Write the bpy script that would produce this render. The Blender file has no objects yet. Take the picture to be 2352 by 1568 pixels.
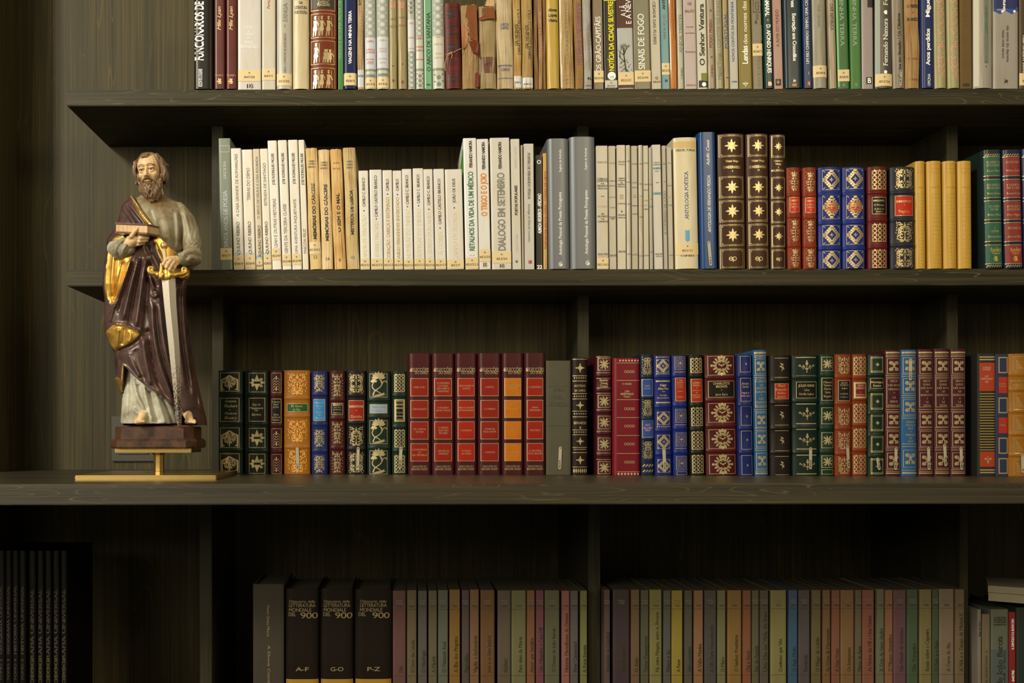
# A dark stained bookcase with rows of books above a counter and a painted saint statuette on a brass stand.
import bpy, bmesh, math, random
import numpy as np
from mathutils import Vector, Matrix
sc = bpy.context.scene
COL = sc.collection
R = math.radians
# ---------------------------------------------------------------- camera
F = 2142.0            # focal length in pixels of the 2352-wide frame
D = 1.53              # camera distance to the front edge of the shelves
VX, VY = 923.0, 995.0 # the point the camera looks straight at
ZE = 0.817            # eye height: the counter top is at 0.75 m
ROLL = 0.0012
cam_d = bpy.data.cameras.new('camera'); cam = bpy.data.objects.new('camera', cam_d); COL.objects.link(cam)
cam_d.sensor_width = 36.0; cam_d.lens = F / 2352 * 36.0
cam_d.shift_x = (1176 - VX) / 2352; cam_d.shift_y = (VY - 784) / 2352
cam_d.clip_start = 0.05; cam_d.clip_end = 50
cam.location = (0, -D, ZE)
cam.rotation_euler = (R(90), -ROLL * -1, 0)
sc.camera = cam
# ---------------------------------------------------------------- world, lamps, exposure
w = bpy.data.worlds.new('room_light'); sc.world = w; w.use_nodes = True
bg = w.node_tree.nodes['Background']; bg.inputs[0].default_value = (1.0, 0.86, 0.58, 1); bg.inputs[1].default_value = 0.21
def area(name, loc, to, size, sy, power, col, spread=180):
    d = bpy.data.lights.new(name, 'AREA'); d.shape = 'RECTANGLE'; d.size = size; d.size_y = sy; d.energy = power; d.color = col
    d.spread = R(spread)
    o = bpy.data.objects.new(name, d); COL.objects.link(o); o.location = loc
    o.rotation_euler = (Vector(to) - Vector(loc)).to_track_quat('-Z', 'Y').to_euler()
    return o
area('window_light', (-1.95, -2.15, ZE + 1.75), (0.1, 0, ZE + 0.25), 0.4, 0.5, 88, (1.0, 0.91, 0.70))
area('soft_fill_light', (-1.35, -2.15, ZE + 0.68), (0.2, 0, ZE + 0.3), 1.3, 0.8, 22, (1.0, 0.88, 0.64))  # broad unseen fill added at the left front to soften the key
area('warm_fill_light', (1.1, -1.9, ZE + 1.05), (0.3, 0, ZE + 0.25), 0.6, 0.6, 20, (1.0, 0.80, 0.47))  # unseen warm fill added at the right to brighten right-hand sides
sc.view_settings.view_transform = 'Standard'; sc.view_settings.look = 'None'
sc.view_settings.gamma = 1; sc.view_settings.use_curve_mapping = False
sc.view_settings.exposure = 0.02

# ---------------------------------------------------------------- helpers
def lin(c):
    if isinstance(c, str):
        c = c.lstrip('#'); c = [int(c[i:i+2], 16) for i in (0, 2, 4)]
    return tuple(((v/255)/12.92 if v/255 <= 0.04045 else ((v/255+0.055)/1.055)**2.4) for v in c)
def props(o, label=None, cat=None, group=None, kind=None):
    if label: o['label'] = label
    if cat: o['category'] = cat
    if group: o['group'] = group
    if kind: o['kind'] = kind
    return o
def empty(name, loc, label, cat, group=None):
    o = bpy.data.objects.new(name, None); COL.objects.link(o); o.location = loc; o.empty_display_size = 0.01
    return props(o, label, cat, group)
def mobj(name, verts, faces, mats, idx=None, parent=None, smooth=None, loc=None):
    me = bpy.data.meshes.new(name); me.from_pydata([tuple(v) for v in verts], [], faces)
    for m in (mats if isinstance(mats, (list, tuple)) else [mats]): me.materials.append(m)
    if idx is not None: me.polygons.foreach_set('material_index', idx)
    if smooth is not None:
        me.polygons.foreach_set('use_smooth', [True]*len(me.polygons))
        if smooth < 179: me.set_sharp_from_angle(angle=R(smooth))
    me.update()
    o = bpy.data.objects.new(name, me); COL.objects.link(o)
    if parent is not None: o.parent = parent
    if loc is not None: o.location = loc
    return o
def boxv(x0, x1, y0, y1, z0, z1):
    v = [(x, y, z) for z in (z0, z1) for y in (y0, y1) for x in (x0, x1)]
    f = [(0,2,3,1),(4,5,7,6),(0,1,5,4),(2,6,7,3),(0,4,6,2),(1,3,7,5)]
    return v, f
def bevbox(name, x0, x1, y0, y1, z0, z1, mat, bev=0.0008, parent=None, seg=2):
    bm = bmesh.new(); bmesh.ops.create_cube(bm, size=1)
    for v in bm.verts: v.co = Vector((x0+(v.co.x+.5)*(x1-x0), y0+(v.co.y+.5)*(y1-y0), z0+(v.co.z+.5)*(z1-z0)))
    if bev: bmesh.ops.bevel(bm, geom=bm.edges[:], offset=bev, segments=seg, affect='EDGES')
    me = bpy.data.meshes.new(name); bm.to_mesh(me); bm.free(); me.materials.append(mat)
    me.polygons.foreach_set('use_smooth', [True]*len(me.polygons)); me.set_sharp_from_angle(angle=R(40))
    o = bpy.data.objects.new(name, me); COL.objects.link(o)
    if parent is not None: o.parent = parent
    return o

# ---------------------------------------------------------------- materials
_mc = {}
def nodes(name):
    m = bpy.data.materials.new(name); m.use_nodes = True
    nt = m.node_tree; p = nt.nodes['Principled BSDF']
    return m, nt, p
def ramp(nt, fac, stops):
    r = nt.nodes.new('ShaderNodeValToRGB'); e = r.color_ramp.elements
    while len(e) < len(stops): e.new(0.5)
    for el, (p, c) in zip(e, stops): el.position = p; el.color = (*c, 1)
    nt.links.new(fac, r.inputs[0]); return r.outputs[0]
def noise(nt, scale, vec, detail=4, rough=0.55, dist=0.0):
    n = nt.nodes.new('ShaderNodeTexNoise'); n.inputs['Scale'].default_value = scale
    n.inputs['Detail'].default_value = detail; n.inputs['Roughness'].default_value = rough; n.inputs['Distortion'].default_value = dist
    nt.links.new(vec, n.inputs['Vector']); return n.outputs['Fac']
def mapping(nt, sc_, loc=(0,0,0), src='Object', rot=(0,0,0)):
    t = nt.nodes.new('ShaderNodeTexCoord'); m = nt.nodes.new('ShaderNodeMapping')
    m.inputs['Scale'].default_value = sc_; m.inputs['Location'].default_value = loc; m.inputs['Rotation'].default_value = rot
    nt.links.new(t.outputs[src], m.inputs['Vector']); return m.outputs['Vector']
def mixc(nt, fac, a, b, mode='MIX'):
    m = nt.nodes.new('ShaderNodeMix'); m.data_type = 'RGBA'; m.blend_type = mode
    for sock, v in ((m.inputs[0], fac), (m.inputs[6], a), (m.inputs[7], b)):
        if hasattr(v, 'is_linked'): nt.links.new(v, sock)
        elif isinstance(v, (int, float)): sock.default_value = v
        else: sock.default_value = (*v, 1)
    return m.outputs[2]
def bump(nt, p, h, strength, dist=0.001):
    b = nt.nodes.new('ShaderNodeBump'); b.inputs['Strength'].default_value = strength; b.inputs['Distance'].default_value = dist
    nt.links.new(h, b.inputs['Height']); nt.links.new(b.outputs[0], p.inputs['Normal'])
def cmat(kind, c, seed=0):
    """a cover material of one colour c (linear rgb): paper, leather, cloth, gloss, old, gold, flat"""
    key = (kind, tuple(round(x, 3) for x in c), seed if kind in ('old', 'paper') else 0)
    if key in _mc: return _mc[key]
    m, nt, p = nodes({'paper':'paper_cover','leather':'leather_cover','cloth':'cloth_cover','gloss':'glossy_cover','old':'aged_paper','gold':'gilt','flat':'ink','silver':'satin_cover'}[kind])
    c2 = tuple(v*0.86 for v in c)
    if kind == 'flat':
        p.inputs['Base Color'].default_value = (*c, 1); p.inputs['Roughness'].default_value = 0.5
    elif kind == 'gold':
        p.inputs['Base Color'].default_value = (*c, 1); p.inputs['Metallic'].default_value = 0.55; p.inputs['Roughness'].default_value = 0.38
    elif kind == 'paper':
        v = mapping(nt, (60, 60, 14), (seed*3.1, 0, seed)); n = noise(nt, 1, v, 5, 0.6)
        warm = (c[0]*0.96, c[1]*0.91, c[2]*0.80)
        col = ramp(nt, n, [(0.35, warm), (0.55, c), (1.0, tuple(min(1, q*1.04) for q in c))])
        nt.links.new(col, p.inputs['Base Color']); p.inputs['Roughness'].default_value = 0.42
        v2 = mapping(nt, (500, 500, 60)); bump(nt, p, noise(nt, 1, v2, 3), 0.12, 0.0004)
    elif kind == 'old':
        v = mapping(nt, (260, 260, 9), (seed*1.7, 0, seed)); n = noise(nt, 1, v, 6, 0.62, 0.3)
        v3 = mapping(nt, (30, 30, 22), (0, seed, 0)); n3 = noise(nt, 1, v3, 5)
        br = (c[0]*0.50, c[1]*0.38, c[2]*0.25)
        a = ramp(nt, n, [(0.30, br), (0.46, c), (0.75, tuple(min(1, q*1.15) for q in c))])
        b = ramp(nt, n3, [(0.42, (1,1,1)), (0.75, (0.78, 0.62, 0.40))])
        nt.links.new(mixc(nt, 1.0, a, b, 'MULTIPLY'), p.inputs['Base Color']); p.inputs['Roughness'].default_value = 0.75
        bump(nt, p, n, 0.9, 0.0015)
    elif kind == 'leather':
        v = mapping(nt, (1, 1, 1)); n = noise(nt, 70, v, 4)
        nt.links.new(ramp(nt, n, [(0.3, c2), (0.7, c)]), p.inputs['Base Color']); p.inputs['Roughness'].default_value = 0.42; p.inputs['Specular IOR Level'].default_value = 0.2
        n2 = noise(nt, 900, v, 2); bump(nt, p, n2, 0.28, 0.0006)
    elif kind == 'cloth':
        v = mapping(nt, (1, 1, 1)); n = noise(nt, 1400, v, 2); n1 = noise(nt, 35, v, 4)
        a = ramp(nt, n, [(0.3, tuple(q*0.72 for q in c)), (0.7, c)]); b = ramp(nt, n1, [(0.3, (0.82,0.82,0.82)), (0.7, (1,1,1))])
        nt.links.new(mixc(nt, 1.0, a, b, 'MULTIPLY'), p.inputs['Base Color']); p.inputs['Roughness'].default_value = 0.7
        bump(nt, p, n, 0.3, 0.0005)
    elif kind == 'silver':
        p.inputs['Base Color'].default_value = (*c, 1); p.inputs['Metallic'].default_value = 0.25; p.inputs['Roughness'].default_value = 0.42; p.inputs['Specular IOR Level'].default_value = 0.2
    else:
        v = mapping(nt, (1, 1, 1)); n = noise(nt, 25, v, 3)
        nt.links.new(ramp(nt, n, [(0.3, c2), (0.7, c)]), p.inputs['Base Color']); p.inputs['Roughness'].default_value = 0.34; p.inputs['Specular IOR Level'].default_value = 0.3
    _mc[key] = m; return m
def page_mat():
    if 'page' in _mc: return _mc['page']
    m, nt, p = nodes('page_edges'); v = mapping(nt, (1200, 12, 12)); n = noise(nt, 1, v, 3)
    nt.links.new(ramp(nt, n, [(0.3, (0.30, 0.24, 0.14)), (0.7, (0.62, 0.53, 0.36))]), p.inputs['Base Color']); p.inputs['Roughness'].default_value = 0.85
    _mc['page'] = m; return m
def dark_page_mat():  # page edges darkened in the colour, standing in for shade under the counter
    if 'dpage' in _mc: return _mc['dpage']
    m, nt, p = nodes('shaded_page_edges'); v = mapping(nt, (1200, 12, 12)); n = noise(nt, 1, v, 3)
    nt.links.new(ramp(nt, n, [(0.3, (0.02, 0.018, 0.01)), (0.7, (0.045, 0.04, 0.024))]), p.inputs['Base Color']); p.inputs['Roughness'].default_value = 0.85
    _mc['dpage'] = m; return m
def wood(name, axis, dark, light, streak=1.0, seed=0.0, rough=0.42, across=22.0, along=2.0, spec=0.18):
    """stained spruce, grain running along axis (0 x, 1 y, 2 z)"""
    m, nt, p = nodes(name)
    def sc_(a, b): v = [a]*3; v[axis] = b; return v
    n1 = noise(nt, 1, mapping(nt, sc_(110, 1.6), (seed, seed*2, seed*3)), 5, 0.65, 0.25)
    n2 = noise(nt, 1, mapping(nt, sc_(620, 3.0), (seed, 0, 0)), 3, 0.6, 0.1)
    n5 = noise(nt, 1, mapping(nt, sc_(14, 0.7), (seed*2, 0, seed)), 3, 0.5, 0.5)
    # flat-sawn figure: iso-lines of a slowly varying noise
    n3 = noise(nt, 1, mapping(nt, sc_(across, along), (seed*5, seed, 0)), 1.2, 0.35, 0.7)
    mu = nt.nodes.new('ShaderNodeMath'); mu.operation = 'MULTIPLY'; mu.inputs[1].default_value = 25.0; nt.links.new(n3, mu.inputs[0])
    fr = nt.nodes.new('ShaderNodeMath'); fr.operation = 'PINGPONG'; fr.inputs[1].default_value = 1.0; nt.links.new(mu.outputs[0], fr.inputs[0])
    fig_c = ramp(nt, fr.outputs[0], [(0.0, (0,0,0)), (0.88, (0,0,0)), (0.98, (1,1,1))])
    mid = tuple(d*0.80+l*0.20 for d, l in zip(dark, light))
    base = ramp(nt, n1, [(0.34, dark), (0.50, mid), (0.70, tuple(d*0.60+l*0.40 for d, l in zip(dark, light)))])
    tone = ramp(nt, n5, [(0.3, (0.80,0.80,0.84)), (0.7, (1.15,1.12,1.0))])
    fine = ramp(nt, n2, [(0.36, (0.72,0.72,0.74)), (0.52, (0.95,0.95,0.95)), (0.62, (1.25,1.2,1.1)), (0.76, (2.2,2.05,1.6))])
    c1 = mixc(nt, 1.0, mixc(nt, 0.85, base, fine, 'MULTIPLY'), tone, 'MULTIPLY')
    n4 = noise(nt, 1, mapping(nt, sc_(16, 3), (seed, seed, seed)), 3)
    msk = ramp(nt, n4, [(0.42, (0,0,0)), (0.60, (streak*0.8,)*3)])
    mm = nt.nodes.new('ShaderNodeMix'); mm.data_type = 'RGBA'; mm.blend_type = 'MULTIPLY'; mm.inputs[0].default_value = 1
    nt.links.new(fig_c, mm.inputs[6]); nt.links.new(msk, mm.inputs[7])
    sep = nt.nodes.new('ShaderNodeSeparateColor'); nt.links.new(mm.outputs[2], sep.inputs[0])
    c2 = mixc(nt, sep.outputs[0], c1, light)
    nt.links.new(c2, p.inputs['Base Color']); p.inputs['Roughness'].default_value = rough; p.inputs['Specular IOR Level'].default_value = spec
    bump(nt, p, n2, 0.25, 0.0005)
    return m
def brass():
    m, nt, p = nodes('polished_brass'); v = mapping(nt, (3, 400, 400))
    p.inputs['Base Color'].default_value = (0.62, 0.44, 0.155, 1); p.inputs['Metallic'].default_value = 1.0
    n = noise(nt, 1, v, 3); r = nt.nodes.new('ShaderNodeMapRange'); nt.links.new(n, r.inputs[0]); r.inputs[3].default_value = 0.20; r.inputs[4].default_value = 0.30
    nt.links.new(r.outputs[0], p.inputs['Roughness']); return m

# ---------------------------------------------------------------- glyphs of the built-in font
GL = {}
def build_glyphs():
    chars = sorted(set(''.join(chr(c) for c in range(33, 127)) + 'ÁÃÀÂÇÉÊÍÓÕÔÚáãàâçéêíóõôú·•–—ªº'))
    todo = []
    for st, off in (('n', 0.0), ('b', 0.022)):
        for c in chars + ['HH']:
            for body in ((c, 'H%sH' % c) if c != 'HH' else ('HH',)):
                if st == 'b' and body != c: continue
                cu = bpy.data.curves.new('g', 'FONT'); cu.body = body; cu.resolution_u = 3; cu.offset = off; cu.fill_mode = 'FRONT' if hasattr(cu, 'fill_mode') else None
                o = bpy.data.objects.new('g', cu); COL.objects.link(o); todo.append((st, c, body, o))
    bpy.context.view_layer.update(); dg = bpy.context.evaluated_depsgraph_get()
    wid = {}; LV = [0.0]
    for st, c, body, o in todo:
        if st == 'n' and body == c and c in 'Hxlp':
            q = bpy.data.meshes.new_from_object(o.evaluated_get(dg)); ys = [v.co.y for v in q.vertices]; LV += [max(ys)] + ([min(ys)] if c == 'p' else []); bpy.data.meshes.remove(q)
    for st, c, body, o in todo:
        me = bpy.data.meshes.new_from_object(o.evaluated_get(dg))
        n = len(me.vertices); co = np.empty(n*3); me.vertices.foreach_get('co', co); co = co.reshape(-1, 3)[:, :2]
        if body != c or c == 'HH': wid[c] = np.ptp(co[:, 0]) if n else 0
        if body == c and c != 'HH':
            fs = [tuple(p.vertices) for p in me.polygons]
            GL[(st, c)] = [co.copy(), fs, 0.5, me.name]
            if st == 'n':
                ec = {}
                for f in fs:
                    for a, b in zip(f, f[1:]+f[:1]): ec[(min(a, b), max(a, b))] = ec.get((min(a, b), max(a, b)), 0)+1
                V = list(map(tuple, co)); FS = list(fs)
                if (c.isalpha() and c not in 'OCGQSocegs') or c in '1':
                    for (a, b), k in ec.items():
                        if k != 1: continue
                        p, q = co[a], co[b]; L = abs(p[0]-q[0])
                        if abs(p[1]-q[1]) < 0.004 and 0.05 < L < 0.16:
                            inner = min(abs(p[1]-yy) for yy in LV)
                            up = (inner, 1 if p[1] < 0.15 else -1)
                            if up[0] < 0.025:
                                x0, x1 = min(p[0], q[0])-0.085, max(p[0], q[0])+0.085; y0 = p[1]; y1 = p[1]+up[1]*0.052
                                i = len(V); V += [(x0, y0), (x1, y0), (x1, y1), (x0, y1)]; FS.append((i, i+1, i+2, i+3))
                GL[('s', c)] = [np.array(V) if V else co.copy(), FS, 0.5, None]
        bpy.data.meshes.remove(me)
    for st, c, body, o in todo:
        cu = o.data; bpy.data.objects.remove(o)
        if cu.users == 0: bpy.data.curves.remove(cu)
    hh = wid['HH']
    for (st, c), g in GL.items():
        g[2] = wid[c]-hh
    cap = GL[('n', 'H')][0][:, 1].max()
    return cap
CAP = build_glyphs()
def text2d(s, style='n'):
    """polygons of a string, baseline 0, cap height 1, and its length"""
    V, FS, x = [], [], 0.0; it = 'i' in style; st = 'b' if 'b' in style else 's' if 's' in style else 'n'
    for ch in s:
        if ch == ' ': x += 0.30; continue
        g = GL.get((st, ch)) or GL.get((st, '-'))
        co, fs, adv, _ = g
        if len(co):
            q = co.copy(); q[:, 0] += x
            if it: q[:, 0] += q[:, 1]*0.28
            i = len(V); V += [tuple(p) for p in q]; FS += [tuple(a+i for a in f) for f in fs]
        x += adv
    V = np.array(V) if V else np.zeros((0, 2))
    return V/CAP, FS, max(x/CAP, 0.1)

# ---------------------------------------------------------------- tooling motifs, drawn in a W x H field centred on 0
def disc(cx, cy, r, n=10, ry=None): return [(cx+r*math.cos(2*math.pi*i/n), cy+(ry or r)*math.sin(2*math.pi*i/n)) for i in range(n)]
def petal(cx, cy, L, wd, a, n=4):
    pts = [(0, 0)]+[(L*i/n, wd*math.sin(math.pi*i/n)) for i in range(1, n)]+[(L, 0)]+[(L*i/n, -wd*math.sin(math.pi*i/n)) for i in range(n-1, 0, -1)]
    ca, sa = math.cos(a), math.sin(a); return [(cx+x*ca-y*sa, cy+x*sa+y*ca) for x, y in pts]
def stroke(pts, t0, t1=None):
    t1 = t0 if t1 is None else t1; out = []; n = len(pts); L = []; Q = []
    for i, (x, y) in enumerate(pts):
        a = pts[max(i-1, 0)]; b = pts[min(i+1, n-1)]; dx, dy = b[0]-a[0], b[1]-a[1]; d = math.hypot(dx, dy) or 1
        t = (t0+(t1-t0)*i/(n-1))/2; L.append((x-dy/d*t, y+dx/d*t)); Q.append((x+dy/d*t, y-dx/d*t))
    return [[L[i], Q[i], Q[i+1], L[i+1]] for i in range(n-1)]
def spiral(cx, cy, r, turns, a0, s, t, n=12):
    pts = [(cx+r*(1-0.85*i/n)*math.cos(a0+s*turns*2*math.pi*i/n), cy+r*(1-0.85*i/n)*math.sin(a0+s*turns*2*math.pi*i/n)) for i in range(n+1)]
    return stroke(pts, t, t*1.4)+[disc(pts[-1][0], pts[-1][1], t*0.9, 6)]
def ring(cx, cy, r, t, n=14): return stroke([(cx+r*math.cos(2*math.pi*i/n), cy+r*math.sin(2*math.pi*i/n)) for i in range(n+1)], t)
def framep(x0, x1, y0, y1, t):
    n = 6; o = []
    for i in range(n):
        a, b = x0+(x1-x0)*i/n, x0+(x1-x0)*(i+1)/n
        o += [[(a, y0), (b, y0), (b, y0+t), (a, y0+t)], [(a, y1-t), (b, y1-t), (b, y1), (a, y1)]]
    return o+[[(x0, y0), (x0+t, y0), (x0+t, y1), (x0, y1)], [(x1-t, y0), (x1, y0), (x1, y1), (x1-t, y1)]]
def mir(ps, mode):
    o = list(ps)
    if 'x' in mode: o += [[(-x, y) for x, y in p] for p in o]
    if 'y' in mode: o += [[(x, -y) for x, y in p] for p in o]
    return o
def motif(nm, W, H, seed=0):
    w, h = W/2, H/2; m = min(w, h); P = []; rr = random.Random(seed*7+1)
    if nm == 'star':
        for i in range(8): P.append(petal(0, 0, m*(0.64 if i % 2 == 0 else 0.52), m*0.095, math.pi/4*i+math.pi/2))
        P += [petal(0, 0, m*0.34, m*0.05, math.pi/8+math.pi/4*i) for i in range(8)]+[disc(0, 0, m*0.13)]
        P += framep(-w, w, -h, h, 0.9)+framep(-w*0.90, w*0.90, -h*0.90, h*0.90, 0.7)
        P += [disc(sx*w*0.8, sy*h*0.8, m*0.05, 6) for sx in (-1, 1) for sy in (-1, 1)]
    elif nm == 'ep':
        P += ring(-m*0.22, 0, m*0.18, m*0.07)+ring(m*0.16, 0, m*0.18, m*0.07)+stroke([(-m*0.38, 0), (m*0.02, 0)], m*0.07)+stroke([(0, m*0.1), (0, -m*0.34)], m*0.07)
        P += framep(-w, w, -h, h, 0.9)+framep(-w*0.88, w*0.88, -h*0.88, h*0.88, 0.7)+[disc(sx*w*0.78, sy*h*0.78, m*0.05, 6) for sx in (-1, 1) for sy in (-1, 1)]
    elif nm in ('arab', 'arab4'):
        q = []; t = max(0.7, m*0.06)
        k = 7 if nm == 'arab' else 4
        for i in range(k):
            fy = (-0.78+1.56*i/(k-1)) if nm == 'arab' else (0.18+0.6*i/(k-1)); fx = rr.uniform(0.34, 0.66); r = rr.uniform(0.20, 0.30)*w
            q += spiral(fx*w, fy*h, r, rr.uniform(0.9, 1.4), rr.uniform(0, 6.28), rr.choice((-1, 1)), t)
            q.append(petal(fx*w*0.3, fy*h, w*0.35, w*0.07, rr.uniform(-1, 1.2)))
            q.append(petal(w*0.86, fy*h+0.1*h, w*0.22, w*0.05, rr.uniform(1, 3)))
        q += stroke([(w*0.10*math.sin(i*0.9+seed)+w*0.05, -h*0.95+h*1.9*i/12 if nm == 'arab' else h*0.95*i/12) for i in range(13)], t*0.8)
        P += mir(q, 'x' if nm == 'arab' else 'xy')+[disc(0, 0, m*0.1), petal(0, h*0.45, h*0.4, w*0.1, math.pi/2)]
        if seed % 2 == 0: P += [petal(0, -h*0.9, h*0.4, w*0.12, math.pi/2)]
    elif nm == 'lace':   # lace lozenge in a square
        for i in range(2):
            k = 0.93-0.28*i; pts = [(0, h*k), (w*k, 0), (0, -h*k), (-w*k, 0), (0, h*k)]
            q = []
            for a, b in zip(pts, pts[1:]):
                for j in range(5):
                    u = (j+0.5)/5; x, y = a[0]+(b[0]-a[0])*u, a[1]+(b[1]-a[1])*u; q.append(disc(x, y, m*(0.135-0.03*i), 7))
            P += q+[x for a, b in zip(pts, pts[1:]) for x in stroke([a, b], m*0.05)]
        P += [petal(0, 0, m*0.26, m*0.05, i*math.pi/2) for i in range(4)]
        P += [petal(sx*w*0.97, sy*h*0.97, m*0.42, m*0.05, math.atan2(-sy, -sx)) for sx in (-1, 1) for sy in (-1, 1)]+framep(-w, w, -h, h, 0.9)
    elif nm == 'diam':   # pierced diamond cartouche
        for sy in (1, -1):
            P.append([(-w*0.42, sy*h*0.12), (w*0.42, sy*h*0.12), (w*0.2, sy*h*0.42), (0, sy*h*0.86), (-w*0.2, sy*h*0.42)])
            for sx in (1, -1): P += spiral(sx*w*0.5, sy*h*0.3, w*0.2, 1.1, 0, sx*sy, m*0.1)
        for sx in (1, -1): P += spiral(sx*w*0.62, 0, w*0.2, 1.2, 1, sx, m*0.1)+[petal(sx*w*0.55, 0, sx*w*0.42, m*0.1, 0)]
        P += framep(-w, w, -h, h, 1.0)
    elif nm == 'fan':    # palmette of leaf blades
        for i in range(5):
            y = -h*0.75+i*h*0.27
            for sx in (1, -1): P += stroke([(0, y), (sx*w*0.35, y+h*0.16), (sx*w*0.62, y+h*0.02), (sx*w*0.78, y-h*0.14)], m*0.11, m*0.03)
        P += [petal(0, h*0.38, h*0.36, w*0.16, math.pi/2), petal(0, -h*0.85, h*0.5, w*0.12, math.pi/2)]+framep(-w, w, -h, h, 0.8)
    elif nm == 'tree':   # gilt panel: broad tree crown
        rr2 = random.Random(5)
        for i in range(150):
            a, r = rr2.uniform(0, 6.28), math.sqrt(rr2.random()); P.append(petal(r*w*0.66*math.cos(a), r*h*0.52*math.sin(a)-h*0.05, w*0.14, w*0.04, rr2.uniform(0, 6)))
        P += stroke([(0, -h*0.85), (0, -h*0.3)], w*0.1)+[[(-w*0.86, -h*0.62), (-w*0.5, -h*0.78), (-w*0.9, -h*0.9)], [(w*0.86, -h*0.62), (w*0.5, -h*0.78), (w*0.9, -h*0.9)]]
        P += [[(-w*0.9, -h*0.92), (w*0.9, -h*0.92), (w*0.86, -h*0.66), (-w*0.86, -h*0.66)]]
        for sx in (1, -1): P += stroke([(sx*w*0.82, -h*0.7), (sx*w*0.82, h*0.25), (sx*w*0.4, h*0.42), (0, h*0.68)], m*0.16)
        P += framep(-w, w, -h, h, 0.9)
    elif nm == 'fleur':  # four-armed fleuron
        for a in range(4): P += [petal(0, 0, m*0.72, m*0.17, a*math.pi/2), disc(math.cos(a*math.pi/2)*m*0.74, math.sin(a*math.pi/2)*m*0.74, m*0.12, 7)]
        P += [petal(0, 0, m*0.45, m*0.1, a*math.pi/2+math.pi/4) for a in range(4)]
    elif nm == 'leafsq':
        P += framep(-w, w, -h, h, 1.1)
        for a in range(8): P += [petal(0, 0, m*0.82, m*0.12, a*math.pi/4+0.2)]+stroke([(m*0.5*math.cos(a*math.pi/4), m*0.5*math.sin(a*math.pi/4)), (m*0.85*math.cos(a*math.pi/4+0.35), m*0.85*math.sin(a*math.pi/4+0.35))], m*0.1)
        for a in range(4): P.append(petal(0, 0, m*1.05, m*0.08, a*math.pi/2+math.pi/4))
    elif nm == 'rings':
        for i in range(4): P += ring((i-1.5)*w*0.5, 0, min(h, w*0.22), w*0.08, 9)
    elif nm == 'lattice':
        nx, ny = 3, max(2, int(round(H/W*3)))
        for i in range(nx):
            for j in range(ny):
                x, y = -w+(i+0.5)*W/nx, -h+(j+0.5)*H/ny; P += ring(x, y, W/nx*0.36, W*0.055, 8)+[petal(x, y+H/ny*0.5-W*0.09, W*0.18, W*0.05, math.pi/2)]
        P += framep(-w, w, -h, h, 1.0)
    elif nm == 'boxes':
        P += framep(-w, w, -h, h, 0.9)+framep(-w*0.74, w*0.74, -h*0.76, h*0.76, 0.8)+framep(-w*0.5, w*0.5, -h*0.52, h*0.52, 0.7)
        P += [petal(0, 0, m*0.4, m*0.1, a*math.pi/2) for a in range(4)]+[disc(sx*w*0.3, sy*h*0.3, m*0.08, 6) for sx in (1, -1) for sy in (1, -1)]
    elif nm == 'sprig':
        P += stroke([(0, -m*0.8), (m*0.05, 0), (0, m*0.6)], m*0.08)+[petal(0, m*0.4, m*0.4, m*0.1, math.pi/2)]
        for i, a in enumerate((0.2, 0.7, 2.4, 2.95, 1.0, 2.1)): P.append(petal(0, -m*0.35+m*0.17*i, m*0.55, m*0.13, a))
    elif nm == 'branch':
        for sx in (1, -1):
            P += stroke([(0, -h*0.55), (sx*w*0.3, -h*0.1), (sx*w*0.6, -h*0.05), (sx*w*0.85, h*0.25)], m*0.1)+ring(sx*w*0.85, h*0.2, m*0.14, m*0.08, 8)+[disc(sx*w*0.45, -h*0.3, m*0.1, 6), petal(sx*w*0.2, 0, sx*w*0.4, m*0.1, 0.5*sx)]
        P += stroke([(0, -h*0.9), (0, h*0.4)], m*0.09)+[disc(0, h*0.5, m*0.24), petal(0, h*0.6, m*0.5, m*0.14, math.pi/2), disc(0, -h*0.3, m*0.14), disc(0, -h*0.85, m*0.1)]
    elif nm == 'bloom':  # tall art-nouveau flower on crossing stems
        def cr(p):
            for _ in range(2): p = [p[0]]+[c for a, b in zip(p, p[1:]) for c in ((a[0]*.75+b[0]*.25, a[1]*.75+b[1]*.25), (a[0]*.25+b[0]*.75, a[1]*.25+b[1]*.75))]+[p[-1]]
            return [(x*w, y*h) for x, y in p]
        P += framep(-w, w, -h, h, 0.9)
        P += [petal(w*0.02, h*0.60, w*0.80, w*0.17, a) for a in (0.15, 0.55, 1.0, 1.57, 2.1, 2.6, 3.0)]+[disc(w*0.02, h*0.66, w*0.3, 12, h*0.06)]
        P += [petal(-w*0.5, h*0.30, w*0.40, w*0.13, a) for a in (0.3, 1.2, 2.1, 2.9)]+[disc(-w*0.5, h*0.32, w*0.2, 8, h*0.05)]
        P += stroke(cr([(0.05, 0.62), (0.32, 0.35), (0.40, 0.02), (0.05, -0.25), (-0.42, -0.45), (-0.62, -0.85)]), 1.9, 2.6)
        P += stroke(cr([(-0.5, 0.3), (-0.75, -0.05), (-0.55, -0.35), (-0.1, -0.5), (0.3, -0.7), (0.35, -0.9)]), 1.7, 2.4)
        P += stroke(cr([(0.38, 0.05), (0.55, 0.35), (0.88, 0.38), (0.9, 0.22)]), 1.7)+[petal(w*0.4, h*0.2, w*0.4, w*0.1, 1.9)]
        P += [petal(-w*0.7, -h*0.93, w*1.55, h*0.10, 0.16), petal(w*0.1, -h*0.86, w*0.7, h*0.06, 0.5)]
    elif nm == 'oval':   # big oval of leaves
        q = []
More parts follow.
